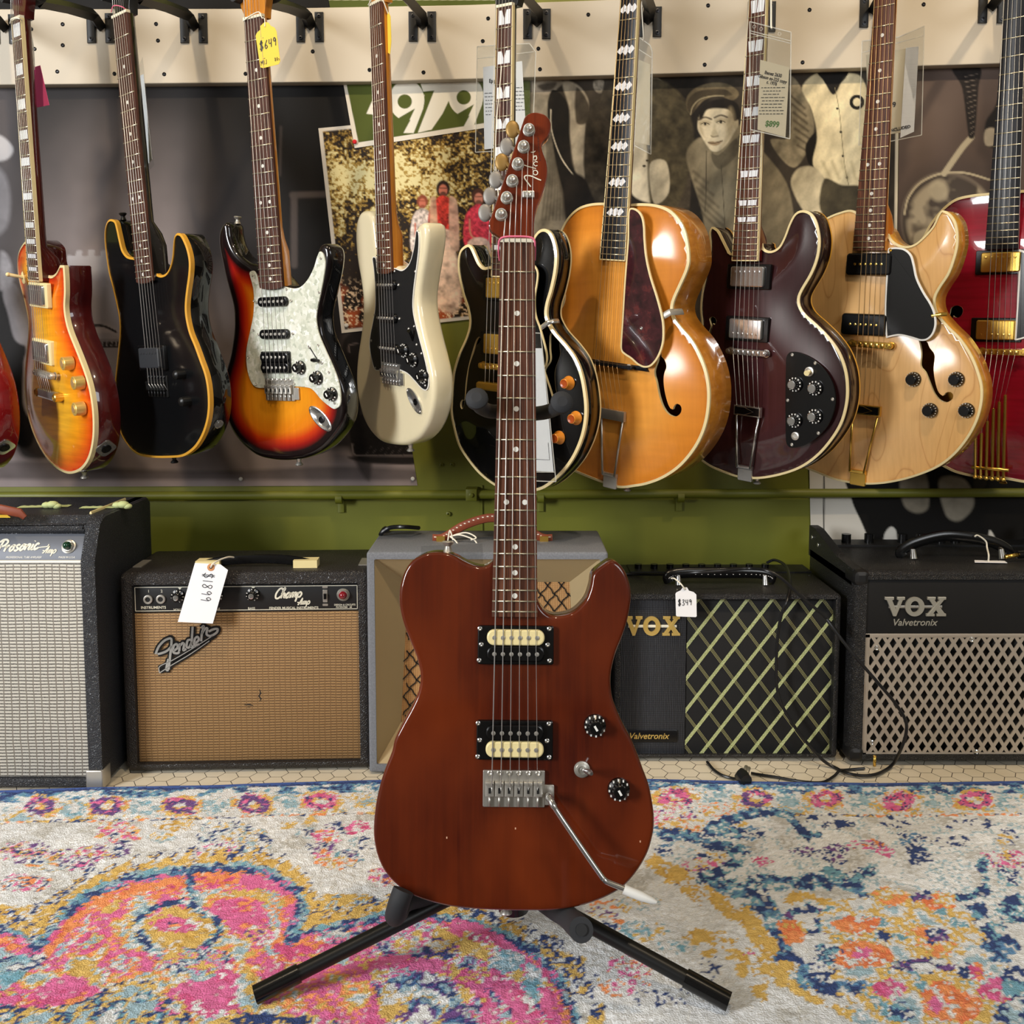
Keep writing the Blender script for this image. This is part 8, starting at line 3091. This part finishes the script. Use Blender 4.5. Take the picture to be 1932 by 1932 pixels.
def lines(root, f, x0y0, x1y1, n, h, m='ink', w=.0011, seed=0):
    """rows of tiny illegible print between two photo points (left-top, right-bottom)"""
    rr = random.Random(seed)
    a, e = f.L(*Q(x0y0), h), f.L(*Q(x1y1), h)
    b = MB()
    for i in range(n):
        y = a[1] + (e[1] - a[1]) * i / max(n - 1, 1)
        ins = rr.uniform(0, .14) * (e[0] - a[0])
        x = a[0] + ins
        while x < e[0] - ins - .003:
            l_ = rr.uniform(.0025, .007)
            b.ribbon([(x, y), (min(x + l_, e[0]), y)], w, h - .0002, h + .0002)
            x += l_ + .0016
    obj('small_print', b, MATS[m], root)


# sleeve behind the black semi hollow's neck
f = Fr(955, 185, ES.Y + .055, 6)
o = sleeve('large clear sleeve with printed card behind the neck of the black semi hollow guitar', f, 'c3 388,340 525,330 770,318 815,380 800,800 770,1090 375,1110', 'c3 430,490 715,445 748,1050 440,1090', ['c3 390,428 800,378'])
text3(None, o, 'Epiphone', f.L(*Q('c3 530,590'), -.0012), .0068, 'ink', -.0011, 0, .03, .8)
lines(o, f, 'c3 440,680', 'c3 512,835', 7, -.0010, seed=1)
lines(o, f, 'c3 662,640', 'c3 735,800', 7, -.0010, seed=2)
# narrow sleeve on the amber archtop
f = Fr(1212, 178, AT.Y + .02, 38)
o = sleeve('creased sleeve with brown card at the neck of the amber archtop', f, 'c3 1515,235 1650,330 1665,380 1655,1125 1515,1050', 'c3 1530,420 1650,470 1645,1060 1530,1030', ['c3 1520,330 1660,420'], 'sleeve_card')
thread('string tying the sleeve to the neck of the amber archtop', [at_y(*Q('c3 1585,10'), AT.Y - .01), at_y(*Q('c3 1592,140'), AT.Y - .0), at_y(*Q('c3 1600,260'), AT.Y + .01), f.W(*f.L(*Q('c3 1600,300')))], r=.0012)
# sleeve on the walnut guitar
f = Fr(1452, 150, WN.Y - .095, 14, 3, -3)
o = sleeve('clear sleeve with printed card and green price on the dark walnut guitar', f, 'c4 828,158 1130,235 1122,1012 835,945', 'c4 905,435 1118,490 1090,1000 885,945', ['c4 830,225 1132,300', 'c4 830,242 1132,318'], 'sleeve_card')
mat('green_ink', '#4a6a35', .7)
bs_ = -.0009
rt_ = radians(-13)
for s_, st, ht in (('Ibanez 2630', 'c4 1000,540', .0055), ('Gibson es-325 copy', 'c4 995,575', .0055), ('c. 1976', 'c4 990,605', .0055)):
    text3(None, o, s_, f.L(*Q(st)), ht, 'ink', bs_, 0, .02, .78, rt_)
lines(o, f, 'c4 908,640', 'c4 1075,830', 9, bs_, seed=4)
text3(None, o, '$899', f.L(*Q('c4 993,905')), .0095, 'green_ink', bs_, 0, .03, .85, radians(-6))
for st in ('c4 862,195', 'c4 912,212', 'c4 1046,248'):
    q = f.L(*Q(st))
    obj('punch_hole', MB().lathe(q[0], q[1], [(.0030, 0), (.0030, .0006), (.0022, .0008), (.0022, 0)], 14, False), MATS['clear_edge'], o)
thread('pale string holding the sleeve on the dark walnut guitar', [at_y(*Q('c4 985,-10'), WN.Y - .10), at_y(*Q('c4 985,100'), WN.Y - .10), f.W(*f.L(*Q('c4 985,190')), .002), f.W(*f.L(*Q('c4 990,212')), .004)], r=.0016)
# sleeve on the blond archtop, wrapped behind the neck
f = Fr(1680, 160, BL.Y + .03, 22, 2, 3)
o = sleeve('clear sleeve with pale card behind the neck of the blond archtop', f, 'c5 752,300 1020,270 1205,190 1185,985 960,1030 728,1060', 'c5 780,400 1165,340 1115,955 800,1000', ['c5 752,385 1195,262'], 'sleeve_card')
obj('card', MB().prism([tuple(f.L(*Q(v), -.0008)) for v in ('c5 1070,350', 'c5 1165,338', 'c5 1130,960', 'c5 1030,1005')], -.0012, -.0006), MATS['paper'], o)
text3(None, o, 'CASE INCLUDED', f.L(*Q('c5 985,945')), .0052, 'ink', -.0003, 0, .02, 1.0, radians(4))
text3(None, o, '$1399', f.L(*Q('c5 930,775')), .009, 'ink', -.0003, 0, .02, 1.0, radians(4))
# white papers in a sleeve hanging in front of the black semi hollow
f = Fr(1030, 800, ES.Y - .11, 8, 2)
o = sleeve('clear sleeve with white paper hanging in front of the black semi hollow body', f, 'c8 590,680 850,690 905,1190 962,1772 600,1760', 'c8 620,800 862,800 945,1700 625,1690', ['c8 600,1700 950,1703'])
b = MB().ribbon([f.L(*Q('c8 810,1610')), f.L(*Q('c8 915,1615')), f.L(*Q('c8 905,1490'))], .0008, -.0012, -.0009)
obj('printed_box', b, MATS['ink'], o)
thread('string holding the white paper sleeve at the black semi hollow guitar', [nl3(ES, .0, .10, ES.hf + .006), nl3(ES, .012, .30, ES.hf + .03), f.W(*f.L(*Q('c8 760,690')))])

# price tags on the amplifiers
f = Fr(382, 1118, CH.o[1] - .022, -2, -6)
o = card('price_tag', 'white hanging price tag on the small black amplifier with wheat cloth', 'tag', f, 'd4 455,240* 640,250* 696,292* 585,682* 330,670*', 'paper', group='price tags')
q = f.L(*Q('d4 572,272'))
obj('eyelet', MB().lathe(q[0], q[1], [(.0066, 0), (.0066, .0006), (.0030, .0008)], 20), mat('kraft', '#c78a58', .7), o)
obj('eyelet_hole', MB().lathe(q[0], q[1], [(.0026, .0006), (.0026, .0010)], 14), MATS['satin_black'], o)
c0 = f.L(*Q('d4 520,300'))
tag_text(o, f, '$1899', c0 + np.array([.0, -.002]), .0175, .0004, .0, .055, radians(-96))
thread('twisted string of the white tag on the small black amplifier', [f.W(*q, .001), f.W(*f.L(*Q('d4 590,245')), .004), f.W(*f.L(*Q('d4 625,222')), -.01), f.W(*f.L(*Q('d4 665,212')), -.03), f.W(*f.L(*Q('d4 690,222')), -.045)], r=.0016)
f = Fr(1294, 1135, VX.o[1] - .014, 0, -4)
o = card('price_tag', 'small white price tag hanging from handle of the amplifier with diamond cloth', 'tag', f, 'd6 674,465* 680,455* 712,440* 728,418* 758,418* 772,442* 806,452* 826,470* 829,628* 822,635* 684,630* 678,622*', 'paper', group='price tags')
tag_text(o, f, '$349', f.L(*Q('d6 690,550')), .0105, .0004, .05, .09, radians(2))
q = f.L(*Q('d6 742,432'))
obj('punch_hole', MB().lathe(q[0], q[1], [(.0017, 0), (.0017, .0004)], 12), MATS['satin_black'], o)
thread('string of the small white tag on the amplifier with diamond cloth', [f.W(*q, .001), f.W(*f.L(*Q('d6 712,392')), .003), f.W(*f.L(*Q('d6 680,368')), -.02), f.W(*f.L(*Q('d6 664,374')), -.03)], r=.0014)
